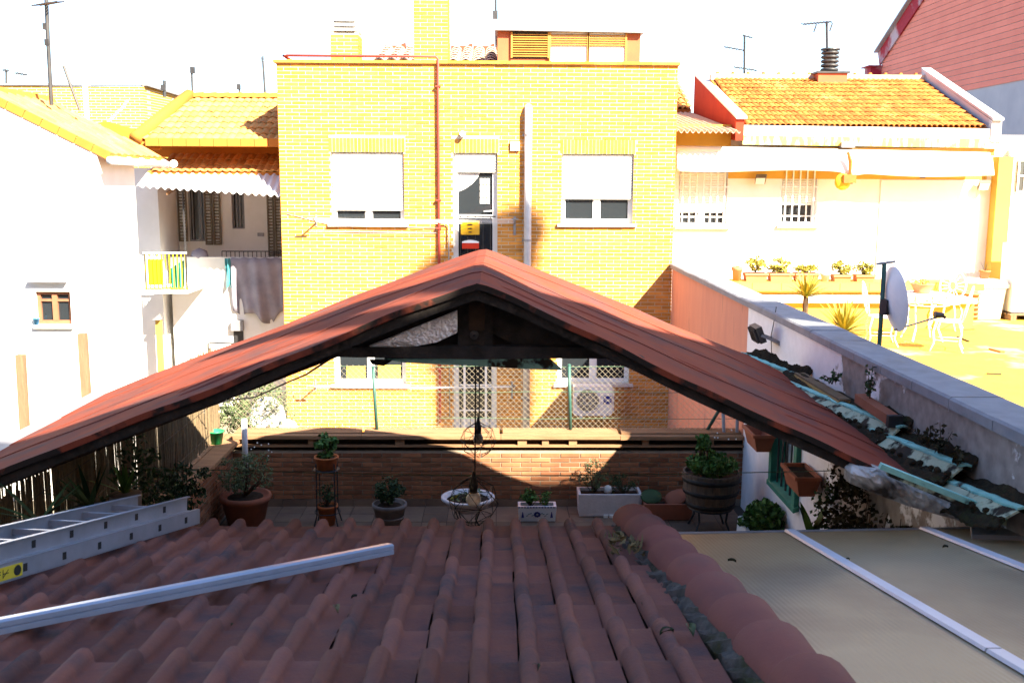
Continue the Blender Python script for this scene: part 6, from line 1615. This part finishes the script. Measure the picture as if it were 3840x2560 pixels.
# white wrought iron furniture
def iron_chair():
    t = bpy.data.objects.new('garden_chair', None); scene.collection.objects.link(t); t['_o'] = (0, 0, 0)
    m = MB(); m.lathe((0, 0, .43), [(.001, .012), (.19, .012), (.20, 0), (.19, -.012), (.001, -.012)], 18); m.build('seat', 'white_paint', t, smooth=True)
    m = MB(); n = 20; rim = [V(.21 * math.cos(2 * math.pi * k / n), .20, .70 + .24 * math.sin(2 * math.pi * k / n)) + V(0, .10 * (.5 + .5 * math.sin(2 * math.pi * k / n)), 0) for k in range(n + 1)]; m.tube(rim, .016, 6, False); bo = m.build('backrest', 'white_paint', t, smooth=True)
    m = MB(); inn = [V(.06 * math.cos(2 * math.pi * k / 14), .245, .70 + .08 * math.sin(2 * math.pi * k / 14)) for k in range(15)]; m.tube(inn, .012, 5, False)
    for k in range(0, 14): m.tube([inn[k], rim[int(round(k * 20 / 14)) % 20]], .007, 4)
    m.build('spokes', 'white_paint', bo)
    for (sx, sy) in ((-1, -1), (1, -1), (-1, 1), (1, 1)):
        m = MB(); m.tube([V(sx * .15, sy * .15, .42), V(sx * .19, sy * .19, .28), V(sx * .17, sy * .17, .12), V(sx * .22, sy * .22, 0)], [.014, .013, .012, .012], 6); m.build('leg', 'white_paint', t, smooth=True)
    m = MB()
    for k in range(4): a_ = [(-.17, -.17), (.17, -.17), (.17, .17), (-.17, .17)]; m.tube([V(*a_[k], .16), V(*a_[(k + 1) % 4], .16)], .007, 4)
    m.build('stretcher', 'white_paint', t)
    return t
ch0 = iron_chair()
spots = [((3300, 1292), R(78), 'white ornate iron chair on the near left of the garden table, beside the dish pole'), ((3548, 1312), R(-115), 'white ornate iron chair nearest the viewer with its round back to the terracotta stack'), ((3420, 1225), R(5), 'white ornate iron chair half hidden behind the dish, beyond the table'), ((3545, 1232), R(-40), 'white ornate iron chair beyond the table towards the white bin')]
for i, ((px, py), rz_, lab) in enumerate(spots):
    o = ch0 if i == 0 else copy_tree(ch0)
    o.location = atz(px, py, TRZ); o.rotation_euler = (0, 0, rz_); tag(o, lab, 'chair', 'white iron garden chairs')
b = atz(3455, 1272, TRZ); t = thing('garden_table', 'round white iron garden table with scrolled apron and a clay bowl on it', 'table', b)
MB().lathe(b + V(0, 0, .70), [(.001, .02), (.40, .02), (.41, .008), (.40, 0), (.001, 0)], 28).build('tabletop', 'white_paint', t)
m = MB()
for k in range(12):
    a_ = 2 * math.pi * k / 12; c_ = b + V(.37 * math.cos(a_), .37 * math.sin(a_), .62); m.tube([c_ + V(-.05 * math.sin(a_) * math.cos(q_), .05 * math.cos(a_) * math.cos(q_), .05 * math.sin(q_)) for q_ in [i * math.pi / 4 for i in range(8)]], .006, 4)
m.tube([b + V(.37 * math.cos(2 * math.pi * k / 24), .37 * math.sin(2 * math.pi * k / 24), .56) for k in range(25)], .009, 5, False); m.build('apron', 'white_paint', t)
for k in range(4):
    a_ = math.pi / 4 + k * math.pi / 2; e = V(math.cos(a_), math.sin(a_), 0); m = MB(); m.tube([b + e * .34 + V(0, 0, .7), b + e * .30 + V(0, 0, .4), b + e * .24 + V(0, 0, .2), b + e * .33], .015, 6); m.build('leg', 'white_paint', t)
c = b + V(-.02, .05, .72); t = thing('clay_bowl', 'terracotta bowl of small plants on the white garden table', 'plant pot', c)
MB().lathe(c, [(.11, 0), (.13, .02), (.12, .03), (.17, .13), (.185, .14), (.17, .145), (.001, .13)], 22).build('bowl', 'terracotta_light', t, smooth=True); m = MB(); leaves(m, c + V(0, 0, .17), .11, .1, .05, 60, .045, rnd); m.build('foliage', 'leaf_yellow', t)
# stack of clay pots, bin, potted plant, cabinet on a pallet
b = atz(3630, 1196, TRZ); t = thing('pot_stack', 'tall stack of nested terracotta pots beside the white bin', 'pot stack', b)
for k in range(6): MB().lathe(b + V(0, 0, .08 * k), [(.15, 0), (.165, .05), (.185, .052), (.185, .078), (.15, .078)], 18).build('pot', 'terracotta_light', t, smooth=True)
b = atz(3690, 1190, TRZ); t = thing('plastic_bin', 'white plastic bin with a lid beside the stack of clay pots', 'bin', b)
m = MB(); o = [V(-.20, -.2, 0), V(.20, -.2, 0), V(.20, .2, 0), V(-.20, .2, 0)]; u_ = [V(-.25, -.24, .56), V(.25, -.24, .56), V(.25, .24, .56), V(-.25, .24, .56)]; m._add([b + q_ for q_ in o + u_], [(3, 2, 1, 0), (4, 5, 6, 7)] + [(k, (k + 1) % 4, 4 + (k + 1) % 4, 4 + k) for k in range(4)]); m.build('body', 'white_plastic', t)
MB().box(b.x - .29, b.x + .29, b.y - .27, b.y + .27, b.z + .562, b.z + .63).build('rim', 'white_plastic', t)
m = MB(); m.prism([(b.x - .27, b.y - .26, b.z + .632), (b.x + .27, b.y - .26, b.z + .632), (b.x + .25, b.y - .24, b.z + .69), (b.x - .25, b.y - .24, b.z + .71)], (0, .5, 0)); m.build('lid', 'white_plastic', t, fix=True)
c = V(b.x - .05, b.y + .0, b.z + .715); t = thing('small_pot', 'little orange pot with dry stems on the lid of the white bin', 'plant pot', c); MB().lathe(c, [(.07, 0), (.09, .11), (.1, .11), (.1, .14), (.085, .14), (.001, .12)], 14).build('pot', 'orange_pot', t, smooth=True); m = MB(); blade_plant(m, c + V(0, 0, .12), 8, .22, .01, rnd, 1, .1, .9); m.build('stems', 'dead_leaf', t)
b = atz(3815, 1200, TRZ); t = thing('storage_cabinet', 'tall white cabinet standing on a pallet at the edge of the terrace', 'cabinet', b)
MB().box(b.x - .12, b.x + .7, b.y, b.y + .5, b.z + .14, b.z + 1.35).build('body', 'white_plastic', t); MB().box(b.x - .10, b.x + .68, b.y - .012, b.y - .001, b.z + .17, b.z + .75).build('door', 'white_plastic', t); MB().box(b.x - .10, b.x + .68, b.y - .012, b.y - .001, b.z + .77, b.z + 1.33).build('door', 'white_plastic', t)
t = thing('pallet', 'pale pallet under the white storage cabinet', 'pallet', b)
for k in range(3): MB().box(b.x - .16 + .38 * k, b.x - .06 + .38 * k, b.y - .08, b.y + .5, b.z, b.z + .09).build('block', 'old_post', t)
for k in range(4): MB().box(b.x - .18, b.x + .72, b.y - .08 + .16 * k, b.y + .02 + .16 * k, b.z + .092, b.z + .118).build('slat', 'old_post', t)
# sticks lying on the terrace
for i, (p0, p1, lab) in enumerate((((3600, 1236), (3655, 1234), 'thin stick on the terrace floor furthest back'), ((3590, 1262), (3635, 1280), 'thin stick on the terrace floor by the chair legs'), ((3715, 1307), (3760, 1320), 'short reddish offcut lying on the terrace floor'), ((3700, 1400), (3755, 1402), 'thin stick on the terrace floor nearest the coping'))):
    a, b = atz(*p0, TRZ + .012), atz(*p1, TRZ + .012); tag(MB().beam(a, b, .02 if i != 2 else .07, .018).build('stick', 'strap_orange' if i == 2 else 'bark'), lab, 'stick', 'sticks on the terrace')
# satellite dish on a pole by the coping
pb0 = atx(3297, 1300, 3.52); pt0 = atx(3308, 990, 3.52)
sd = thing('satellite_dish', 'weathered bluish satellite dish on a pole behind the stone coping', 'dish antenna', V(3.52, pb0.y, TRZ))
yy = pb0.y; m = MB(); m.tube([(3.52, yy, TRZ), (3.52, yy, aty(3308, 988, yy).z)], .022, 8); m.build('pole', 'green_metal', sd, smooth=True)
tp = aty(3308, 988, yy); m = MB(); m.tube([tp + V(-.05, 0, -.005), tp + V(.11, -.02, .02)], .014, 6); m.build('cross_bar', 'grey_metal', sd)
c = aty(3352, 1122, yy - .05); nrm = V(.95, .02, .12).normalized(); side = nrm.cross(V(0, 0, 1)).normalized(); upv = side.cross(nrm)
m = MB(); n, k_ = 32, 5; vs = []
for i in range(k_ + 1):
    r0 = .30 * i / k_
    for j in range(n): a_ = 2 * math.pi * j / n; vs.append(c + (side * math.cos(a_) * .9 + upv * math.sin(a_)) * r0 + nrm * (.07 * (i / k_) ** 2 - .05))
fs = [(i * n + j, i * n + (j + 1) % n, (i + 1) * n + (j + 1) % n, (i + 1) * n + j) for i in range(k_) for j in range(n)]
m._add(vs, fs); m._add([v - nrm * .008 for v in vs], [tuple(reversed(f_)) for f_ in fs]); e = k_ * n; N_ = len(vs); m._add([vs[e + j] for j in range(n)] + [vs[e + j] - nrm * .008 for j in range(n)], [(j, (j + 1) % n, n + (j + 1) % n, n + j) for j in range(n)])
m.build('reflector', 'dish_blue', sd, smooth=True)
m = MB(); m.beam(V(3.52, yy, c.z - .07), c - nrm * .05 + V(0, 0, -.07), .06, .14); m.build('mount', 'black_metal', sd)
lp = aty(3525, 1186, yy - .1); bp = c + V(.01, -.02, -.28); m = MB(); m.tube([bp, lp], .009, 6); m.build('arm', 'grey_metal', sd); m = MB(); m.tube([lp + V(.03, 0, .01), lp + V(-.05, 0, .015)], [.022, .03], 8); m.tube([lp + V(-.01, 0, .02), lp + V(.05, 0, -.01)], .016, 6); m.build('feed_horn', 'black_metal', sd)
# chimney cowl behind the right roof
b = aty(3117, 296, 21.4); t = thing('chimney_cowl', 'dark round slatted chimney cowl on a brown base behind the tiled ridge', 'chimney', b)
MB().box(b.x - .30, b.x + .30, 21.3, 21.8, b.z - .6, b.z + .10).build('base', 'dormer_terracotta', t); MB().box(b.x - .34, b.x + .34, 21.26, 21.84, b.z + .102, b.z + .14).build('cap', 'black_metal', t)
for k in range(5): MB().lathe((b.x, 21.55, b.z + .16 + k * .085), [(.15, 0), (.19, .02), (.17, .06), (.14, .062)], 20).build('slat_ring', 'black_metal', t, smooth=True)
MB().lathe((b.x, 21.55, b.z + .141), [(.10, 0), (.10, .45)], 14).build('flue', 'grey_metal', t); MB().lathe((b.x, 21.55, b.z + .59), [(.001, .05), (.19, .03), (.20, 0), (.001, 0)], 20).build('lid', 'black_metal', t)
# ------------------------------------------------------------------ the near tiled porch roof
SL = .176; TH = math.atan(SL)
YE0, ZE0 = 6.07, 1.924      # the low edge of the porch roof
def zt_(y, off=0.0): return ZE0 + SL * (YE0 - y) + off
def tile_pt(px, py, off=0.0):
    d = ray(px, py); # plane z = 1.63+off+SL*(6.9-y)
    t = (ZE0 + off + SL * YE0 - ZC) / (d.z + SL * d.y); return V(d.x * t, d.y * t, ZC + d.z * t)
pr = thing('porch_roof', 'near porch roof of weathered red clay tiles in the shade', 'roof', (-1.2, 6.07, 1.85))
m = MB(); m.prism([(-4.2, 1.4, zt_(1.4, -.06)), (.86, 1.4, zt_(1.4, -.06)), (.86, 6.03, zt_(6.03, -.06)), (-4.2, 6.03, zt_(6.03, -.06))], (0, 0, -.06)); m.build('deck', 'dark_wood', pr, fix=True)
m = MB(); m.box(-4.2, 3.0, 5.6, 5.8, 0, 1.8); m.build('support_wall', 'white_paint', pr)
PW, PL = .1712, .40
def tile_proto(seed):
    r = random.Random(seed); m = MB()
    w = PW; rb = .033
    prof = [(-rb, .000), (-rb * .93, .018), (-rb * .72, .033), (-rb * .38, .0425), (0, .045), (rb * .38, .0425), (rb * .72, .033), (rb * .93, .018), (rb, .003), (rb + .008, -.002), (w - rb - .012, -.001), (w - rb - .004, .004)]
    n = len(prof)
    # y=0 is the low (far) end which lies on top of the next tile, the near end is tucked under its neighbour
    st = ((.0, 1.08, .026), (-.02, 1.10, .027), (-PL * .5, 1.0, .014), (-PL * 1.10, .90, .000))
    def ring(yy, s, dz, drop=0.0): return [(x * (s if x < rb * 1.1 else 1.0), yy, z * (s if x < rb * 1.1 else 1) + dz - drop) for x, z in prof]
    P = []
    for q in st: P += ring(*q)
    fs = [(i * n + j + 1, i * n + j, (i + 1) * n + j, (i + 1) * n + j + 1) for i in range(3) for j in range(n - 1)]
    b0 = len(P); P += ring(*st[0]) + ring(*st[0], .014)      # end face with its own vertices: a crisp edge
    fs += [(b0 + j, b0 + j + 1, b0 + n + j + 1, b0 + n + j) for j in range(n - 1)]
    m._add(P, fs); return mesh_of(m, 'clay_tile', 'tile_clay', True)
protos = [tile_proto(i) for i in range(1)]
rnd = random.Random(55)
x0 = -.222 - PW * 19
col = 0
x = x0
while x < .80:
    for j in range(10):
        y = 6.09 - j * PL + rnd.uniform(-.012, .012)
        # skip tiles that the frame cannot show
        vis = abs(x) < .56 * (y + .3) + .25
        if not vis or y < 2.75: continue
        o = inst(protos[0], 'clay_tile', pr, (x + rnd.uniform(-.006, .006), y, zt_(y, rnd.uniform(-.004, .004))), (-TH + rnd.uniform(-.008, .008), rnd.uniform(-.012, .012), rnd.uniform(-.014, .014)))
    x += PW
# low edge filler under the first row
m = MB(); m.box(-4.0, .84, 6.01, 6.06, zt_(6.07, -.05), zt_(6.07, -.006)); m.build('eave_fillet', 'tile_clay', pr)
# verge of big rounded cap tiles with mossy mortar
XV = 1.02
def cap_mesh():
    m = MB(); n = 12; P = []
    for yy, s, dz in ((.0, 1.10, .026), (-.015, 1.12, .028), (-.21, 1.0, .014), (-.46, .90, -.004)):
        for i in range(n + 1): t = math.pi * i / n; P.append((-.118 * s * math.cos(t), yy, .092 * s * math.sin(t) + dz))
    k = n + 1; fs = [(i * k + j + 1, i * k + j, (i + 1) * k + j, (i + 1) * k + j + 1) for i in range(3) for j in range(n)]
    b0 = len(P); P += P[:k] + [(x * .9, y, z - .016) for x, y, z in P[:k]]; fs += [(b0 + j, b0 + j + 1, b0 + k + j + 1, b0 + k + j) for j in range(n)]
    m._add(P, fs); return mesh_of(m, 'cap_tile', 'tile_ridge', True)
cm_ = cap_mesh()
for j in range(10):
    y = 6.14 - j * .40; xx = .867 + (6.14 - y) * .036
    inst(cm_, 'cap_tile', pr, (xx + rnd.uniform(-.008, .008), y, zt_(y, .03)), (-TH + rnd.uniform(-.015, .015), rnd.uniform(-.02, .02), .036 + rnd.uniform(-.02, .02)))
m = MB(); rn = random.Random(9)
def mort(u, v):
    y = 6.07 - 3.7 * u; xx = .867 + (6.07 - y) * .036; x = xx - .165 + .09 * v
    return V(x + .012 * math.sin(17 * y), y, zt_(y, .012 + .055 * v) + .012 * math.sin(23 * y + 5 * v) + .010 * math.sin(61 * y + 9 * v) + rn.uniform(-.006, .006))
m.slab(mort, 110, 5, (0, 0, .04)); m.build('mossy_mortar', 'mortar_moss', pr)
# plastic sheet roof beyond the verge
pc = thing('plastic_roof', 'translucent brownish ribbed plastic roof with white joint strips', 'roof', (2.1, 6.0, 1.85))
def sheet(x0, x1, name):
    m = MB(); n = int((x1 - x0) / .012)
    m.slab(lambda u, v: V(x0 + (x1 - x0) * u, 2.1 + (5.93 + .10 * (x0 + (x1 - x0) * u - 1.06) - 2.1) * v, zt_(2.1 + (5.93 + .10 * (x0 + (x1 - x0) * u - 1.06) - 2.1) * v, .0) + (.0005 if int(u * n + .5) % 2 else -.0005)), n, 1, (0, 0, .012)); m.build(name, 'polycarbonate', pc)
sheet(.97, 1.808, 'sheet'); sheet(1.835, 2.688, 'sheet'); sheet(2.715, 3.115, 'sheet')
for xx in (1.8215, 2.7015):
    y1 = 5.93 + .10 * (xx - 1.06)
    ya = 2.1; yb = 3.45
    for (p, q) in ((ya, yb), (yb + .012, y1)):
        m = MB(); m.prism([(xx - .034, p, zt_(p, .006)), (xx - .028, p, zt_(p, .020)), (xx + .028, p, zt_(p, .020)), (xx + .034, p, zt_(p, .006))], (0, q - p, -SL * (q - p))); m.build('joint_strip', 'strip_white', pc, fix=True)
m = MB(); m.beam((1.06, 5.95, zt_(5.95, -.01)), (3.1, 6.15, zt_(6.15, -.01)), .03, .03); m.build('edge_profile', 'aluminium', pc)
m = MB(); m.beam((1.06, 5.99, zt_(5.97, -.055)), (3.1, 6.19, zt_(6.17, -.055)), .06, .06); m.build('edge_beam', 'black_metal', pc)
# dark slab at the corner where the sheet meets the wall
a = tile_pt(3640, 1985, .05); m = MB(); m.prism([tile_pt(3640, 1958, .05), tile_pt(3900, 1950, .05), tile_pt(3900, 2010, .03), tile_pt(3645, 2003, .03)], (0, 0, -.04))
tag(m.build('slate_offcut', 'grey_metal', fix=True), 'dark grey slab lying at the corner of the plastic roof', 'slab')
# leaves and litter
for i, (px, py, s, mt, lab) in enumerate(((1262, 2288, .10, 'dead_leaf', 'pale curled dry leaf lying between tile rows under the bar'), (1328, 2238, .05, 'leaf_brown', 'small dark leaf on the tiles beside the bar end'), (1708, 2057, .08, 'dead_leaf', 'pale bird dropping shaped leaf on a middle tile'), (2010, 2518, .10, 'leaf_brown', 'dark leaf on the tiles at the bottom edge'), (2415, 2275, .08, 'leaf_brown', 'dark curled leaf in a gutter of the tiles near the cap tiles'), (2500, 2378, .11, 'leaf_dark', 'dark green leaf by the mossy mortar'), (2590, 2370, .13, 'leaf_olive', 'long olive leaf lying against the cap tiles'), (2320, 2010, .12, 'dead_leaf', 'dry leaf bunch at the far end of the cap tiles'), (870, 2342, .03, 'leaf_brown', 'tiny dark speck of litter on the left tiles'), (2745, 2105, .07, 'leaf_brown', 'brown leaf scrap on the plastic roof beside the cap tiles'), (3545, 2052, .06, 'leaf_brown', 'brown leaf scrap on the plastic roof between the two white strips'), (3180, 2095, .03, 'leaf_brown', 'tiny leaf scrap on the plastic roof beyond the longer white strip'))):
    s *= .62; p = tile_pt(px, py, .04); rl = random.Random(i); m = MB()
    a_ = rl.uniform(0, 6); d = V(math.cos(a_), math.sin(a_), 0); sd_ = V(-d.y, d.x, 0)
    m.slab(lambda u, v: p + d * s * (u - .5) + sd_ * s * .45 * (v - .5) * math.sin(math.pi * (.06 + .88 * u)) + V(0, 0, .25 * s * (2 * v - 1) ** 2 + .15 * s * math.sin(3 * u)), 8, 4, (0, 0, .0015))
    tag(m.build('fallen_leaf', mt, smooth=True), lab, 'leaf', 'litter on the porch roof')
m = MB(); rl = random.Random(14); p0 = tile_pt(2310, 2030, .06)
for k in range(26):
    q = p0 + V(rl.uniform(-.06, .12), rl.uniform(-.35, .05), 0); q.z = zt_(q.y, .07 + rl.uniform(-.02, .03)); leaves(m, q, .02, .02, .01, 2, .06, rl, .5, .4)
tag(m.build('leaf_litter', 'dead_leaf'), 'clump of dry leaf litter caught beside the cap tiles', 'leaf litter')['kind'] = 'stuff'

# aluminium ladder, two sections nested
e1, e0 = tile_pt(748, 1962, .06), tile_pt(0, 2190, .06)
d = (e1 - e0).normalized(); start = e0 - d * 1.6; Lh = (e1 - start).length
up = V(0, SL, 1).normalized(); up = (up - d * up.dot(d)).normalized(); sd_ = up.cross(d).normalized()
ld = thing('ladder', 'two section aluminium ladder lying on the porch tiles', 'ladder', start)
def rail(off, lift, back, hole=True, name='rail'):
    a = start + sd_ * off + up * (lift + .045); b = e1 + sd_ * off + up * (lift + .045) - d * back
    m = MB()
    m.beam(a, b, .004, .085, up); s = 1 if off <= 0 else -1
    m.beam(a + up * .042 + sd_ * s * .011, b + up * .042 + sd_ * s * .011, .026, .005, up); m.beam(a - up * .042 + sd_ * s * .011, b - up * .042 + sd_ * s * .011, .026, .005, up)
    return m.build(name, 'aluminium', ld)
W1, W2 = .40, .34
near, far = -.0, W1
ra = rail(0, 0, 0); rb = rail(W1, 0, 0)
rc = rail(.034, .088, .09); rd = rail(W1 - .034, .088, .09)
k = 0; t = Lh - .16
while t > .1:
    a = start + d * t; MB().beam(a + sd_ * .004 + up * .045, a + sd_ * (W1 - .004) + up * .045, .028, .030, up).build('rung', 'aluminium', ld)
    c = start + d * (t - .18); MB().beam(c + sd_ * .038 + up * .133, c + sd_ * (W1 - .038) + up * .133, .028, .030, up).build('rung', 'aluminium', ld)
    for (q, lift, off) in ((a, .045, -.0025), (c, .133, .0315)):
        m = MB(); m.beam(q - d * .013 + up * lift + sd_ * (off - .0005), q + d * .013 + up * lift + sd_ * (off - .0005), .002, .036, up); so = m.build('rung_socket', 'ink_black', ld)
    t -= .28
q0 = tile_pt(0, 2175, .06); m = MB()
lab0 = start + d * (1.6 - .08) + up * .043 + sd_ * -.004; MB().beam(lab0 - d * .12, lab0 + d * .22, .002, .060, up).build('sticker', 'sticker_yellow', ld)
m = MB(); m.beam(lab0 - d * .12 - sd_ * .002, lab0 + d * .13 - sd_ * .002, .001, .046, up)
for k in range(4): pass
so = MB()
for k in range(5): c = lab0 + d * (-.09 + .05 * k) - sd_ * .0018; so.beam(c - d * .018, c + d * .018, .0012, .004, up); so.beam(c - d * .0185 - up * .02, c - d * .0185 + up * .02, .0012, .003, d); so.beam(c - d * .016 - up * .015, c + d * .016 + up * .015, .0012, .003, up)
so.build('pictograms', 'ink_black', ld)
c = lab0 + d * .185 - sd_ * .0018; m = MB(); m.lathe((0, 0, 0), [(.024, 0), (.024, .001)], 16); m.v = [c + d * v.x + up * v.y - sd_ * v.z for v in m.v]; m.build('round_mark', 'ink_black', ld, fix=True)
m = MB(); m.beam(lab0 - d * .20, lab0 - d * .125, .0022, .06, up); m.build('white_sticker', 'white_plastic', ld)
# aluminium bar lying on the tiles
b1, b0 = tile_pt(1462, 2058, .10), tile_pt(0, 2348, .10); d2 = (b1 - b0).normalized(); bs = b0 - d2 * .9
ab = thing('aluminium_bar', 'long grooved aluminium bar lying slantwise across the porch tiles', 'bar', bs)
u2 = (V(0, SL, 1) - d2 * V(0, SL, 1).dot(d2)).normalized(); s2_ = u2.cross(d2)
prof = [(-.03, -.022), (.03, -.022), (.03, -.004), (.024, 0), (.03, .004), (.03, .022), (.018, .030), (-.018, .030), (-.03, .022), (-.03, .004), (-.024, 0), (-.03, -.004)]
m = MB(); m.prism([bs + s2_ * x_ + u2 * z_ for x_, z_ in prof], d2 * (b1 - bs).length); m.build('profile', 'aluminium_bright', ab, fix=True)
m = MB(); m.prism([b1 + d2 * .0005 + s2_ * x_ * .7 + u2 * z_ * .7 for x_, z_ in ((-.03, -.02), (.03, -.02), (.03, .03), (-.03, .03))], d2 * .0015); m.build('open_end', 'grey_metal', ab, fix=True)

# ------------------------------------------------------------------ the block of flats the picture is taken from (behind the viewer); its unseen roofline is shaped to shade the foreground
ap = thing('apartment_block', 'tall apartment block behind the viewer whose roofline shades the terrace', 'building', (0, -4, -.45))
YA = -.6
def sil(x, y, z): t = y - YA; return x + .82 * t, z + t
m = MB(); m.prism([(-14, YA, -.45), (14.1, YA, -.45), (14.1, YA, 15.45), (12.75, YA, 15.45), (12.7, YA, 13.4), (11.0, YA, 13.36), (10.7, YA, 12.95), (9.5, YA, 12.35), (8.6, YA, 11.98), (8.3, YA, 12.2), (7.7, YA, 11.88), (7.15, YA, 11.6), (6.9, YA, 12.1), (6.5, YA, 12.1), (5.9, YA, 11.1), (5.75, YA, 10.8), (5.33, YA, 10.15), (4.95, YA, 10.05), (4.78, YA, 9.9), (4.5, YA, 10.1), (4.1, YA, 10.35), (3.6, YA, 10.6), (3.2, YA, 10.75), (2.2, YA, 10.9), (-14, YA, 11.2)], (0, -.5, 0)); m.box(-14, 14.1, YA - 9, YA - .5, -.45, 9.7); m.build('wall', 'apartment_wall', ap, fix=True)  # roofline steps follow the shade edges wanted on felt and parapet
m = MB(); m.prism([(4.72, YA, 9.8), (5.25, YA, 10.35), (5.72, YA, 11.6), (5.42, YA, 11.52), (5.2, YA, 10.82)], (0, -.2, 0)); m.build('shade_slab', 'grey_render', ap, fix=True)  # unseen slanted slab, added to cast the dark band on the felt
hum = [(-1.53, 2.43), (-.675, 3.18), (-.157, 3.51), (.405, 3.72), (.83, 3.56), (.926, 3.28), (.79, 2.9), (.745, 2.48), (.68, .72), (.69, -.25), (-.83, -.25), (-.83, .79), (-1.2, 1.6)]  # outline of the hump shadow on the brick facade
m = MB(); m.prism([(sil(x_, YF, z_)[0], YA, sil(x_, YF, z_)[1]) for x_, z_ in hum], (0, -.35, 0)); rt_ = m.build('shadow_cutout', 'grey_render', ap, fix=True)  # unseen cut-out of that outline, added to cast the facade shadow
m = MB()
for (xa_, xb_) in ((13.9, 14.6), (13.5, 15.6)): m.tube([(xa_, YA - .2, 15.4), (xb_, YA - .2, 18.5)], .05, 8)
m.build('cutout_legs', 'grey_metal', rt_)  # thin legs added to carry the shadow cut-out
for k in range(4):
    for j in range(5):
        q = (-6 + 4 * j, -.45 + 2.9 + 2.9 * k)
        if abs(q[0]) < 1.5 and k < 2: continue
        f = MB().box(q[0] - .6, q[0] + .6, YA - .002, YA + .04, q[1], q[1] + 1.3).build('window', 'white_plastic', ap); MB().box(q[0] - .53, q[0] + .53, YA + .041, YA + .05, q[1] + .07, q[1] + 1.23).build('pane', 'glass', f)
for o in scene.objects:
    if '_o' in o.keys(): del o['_o']
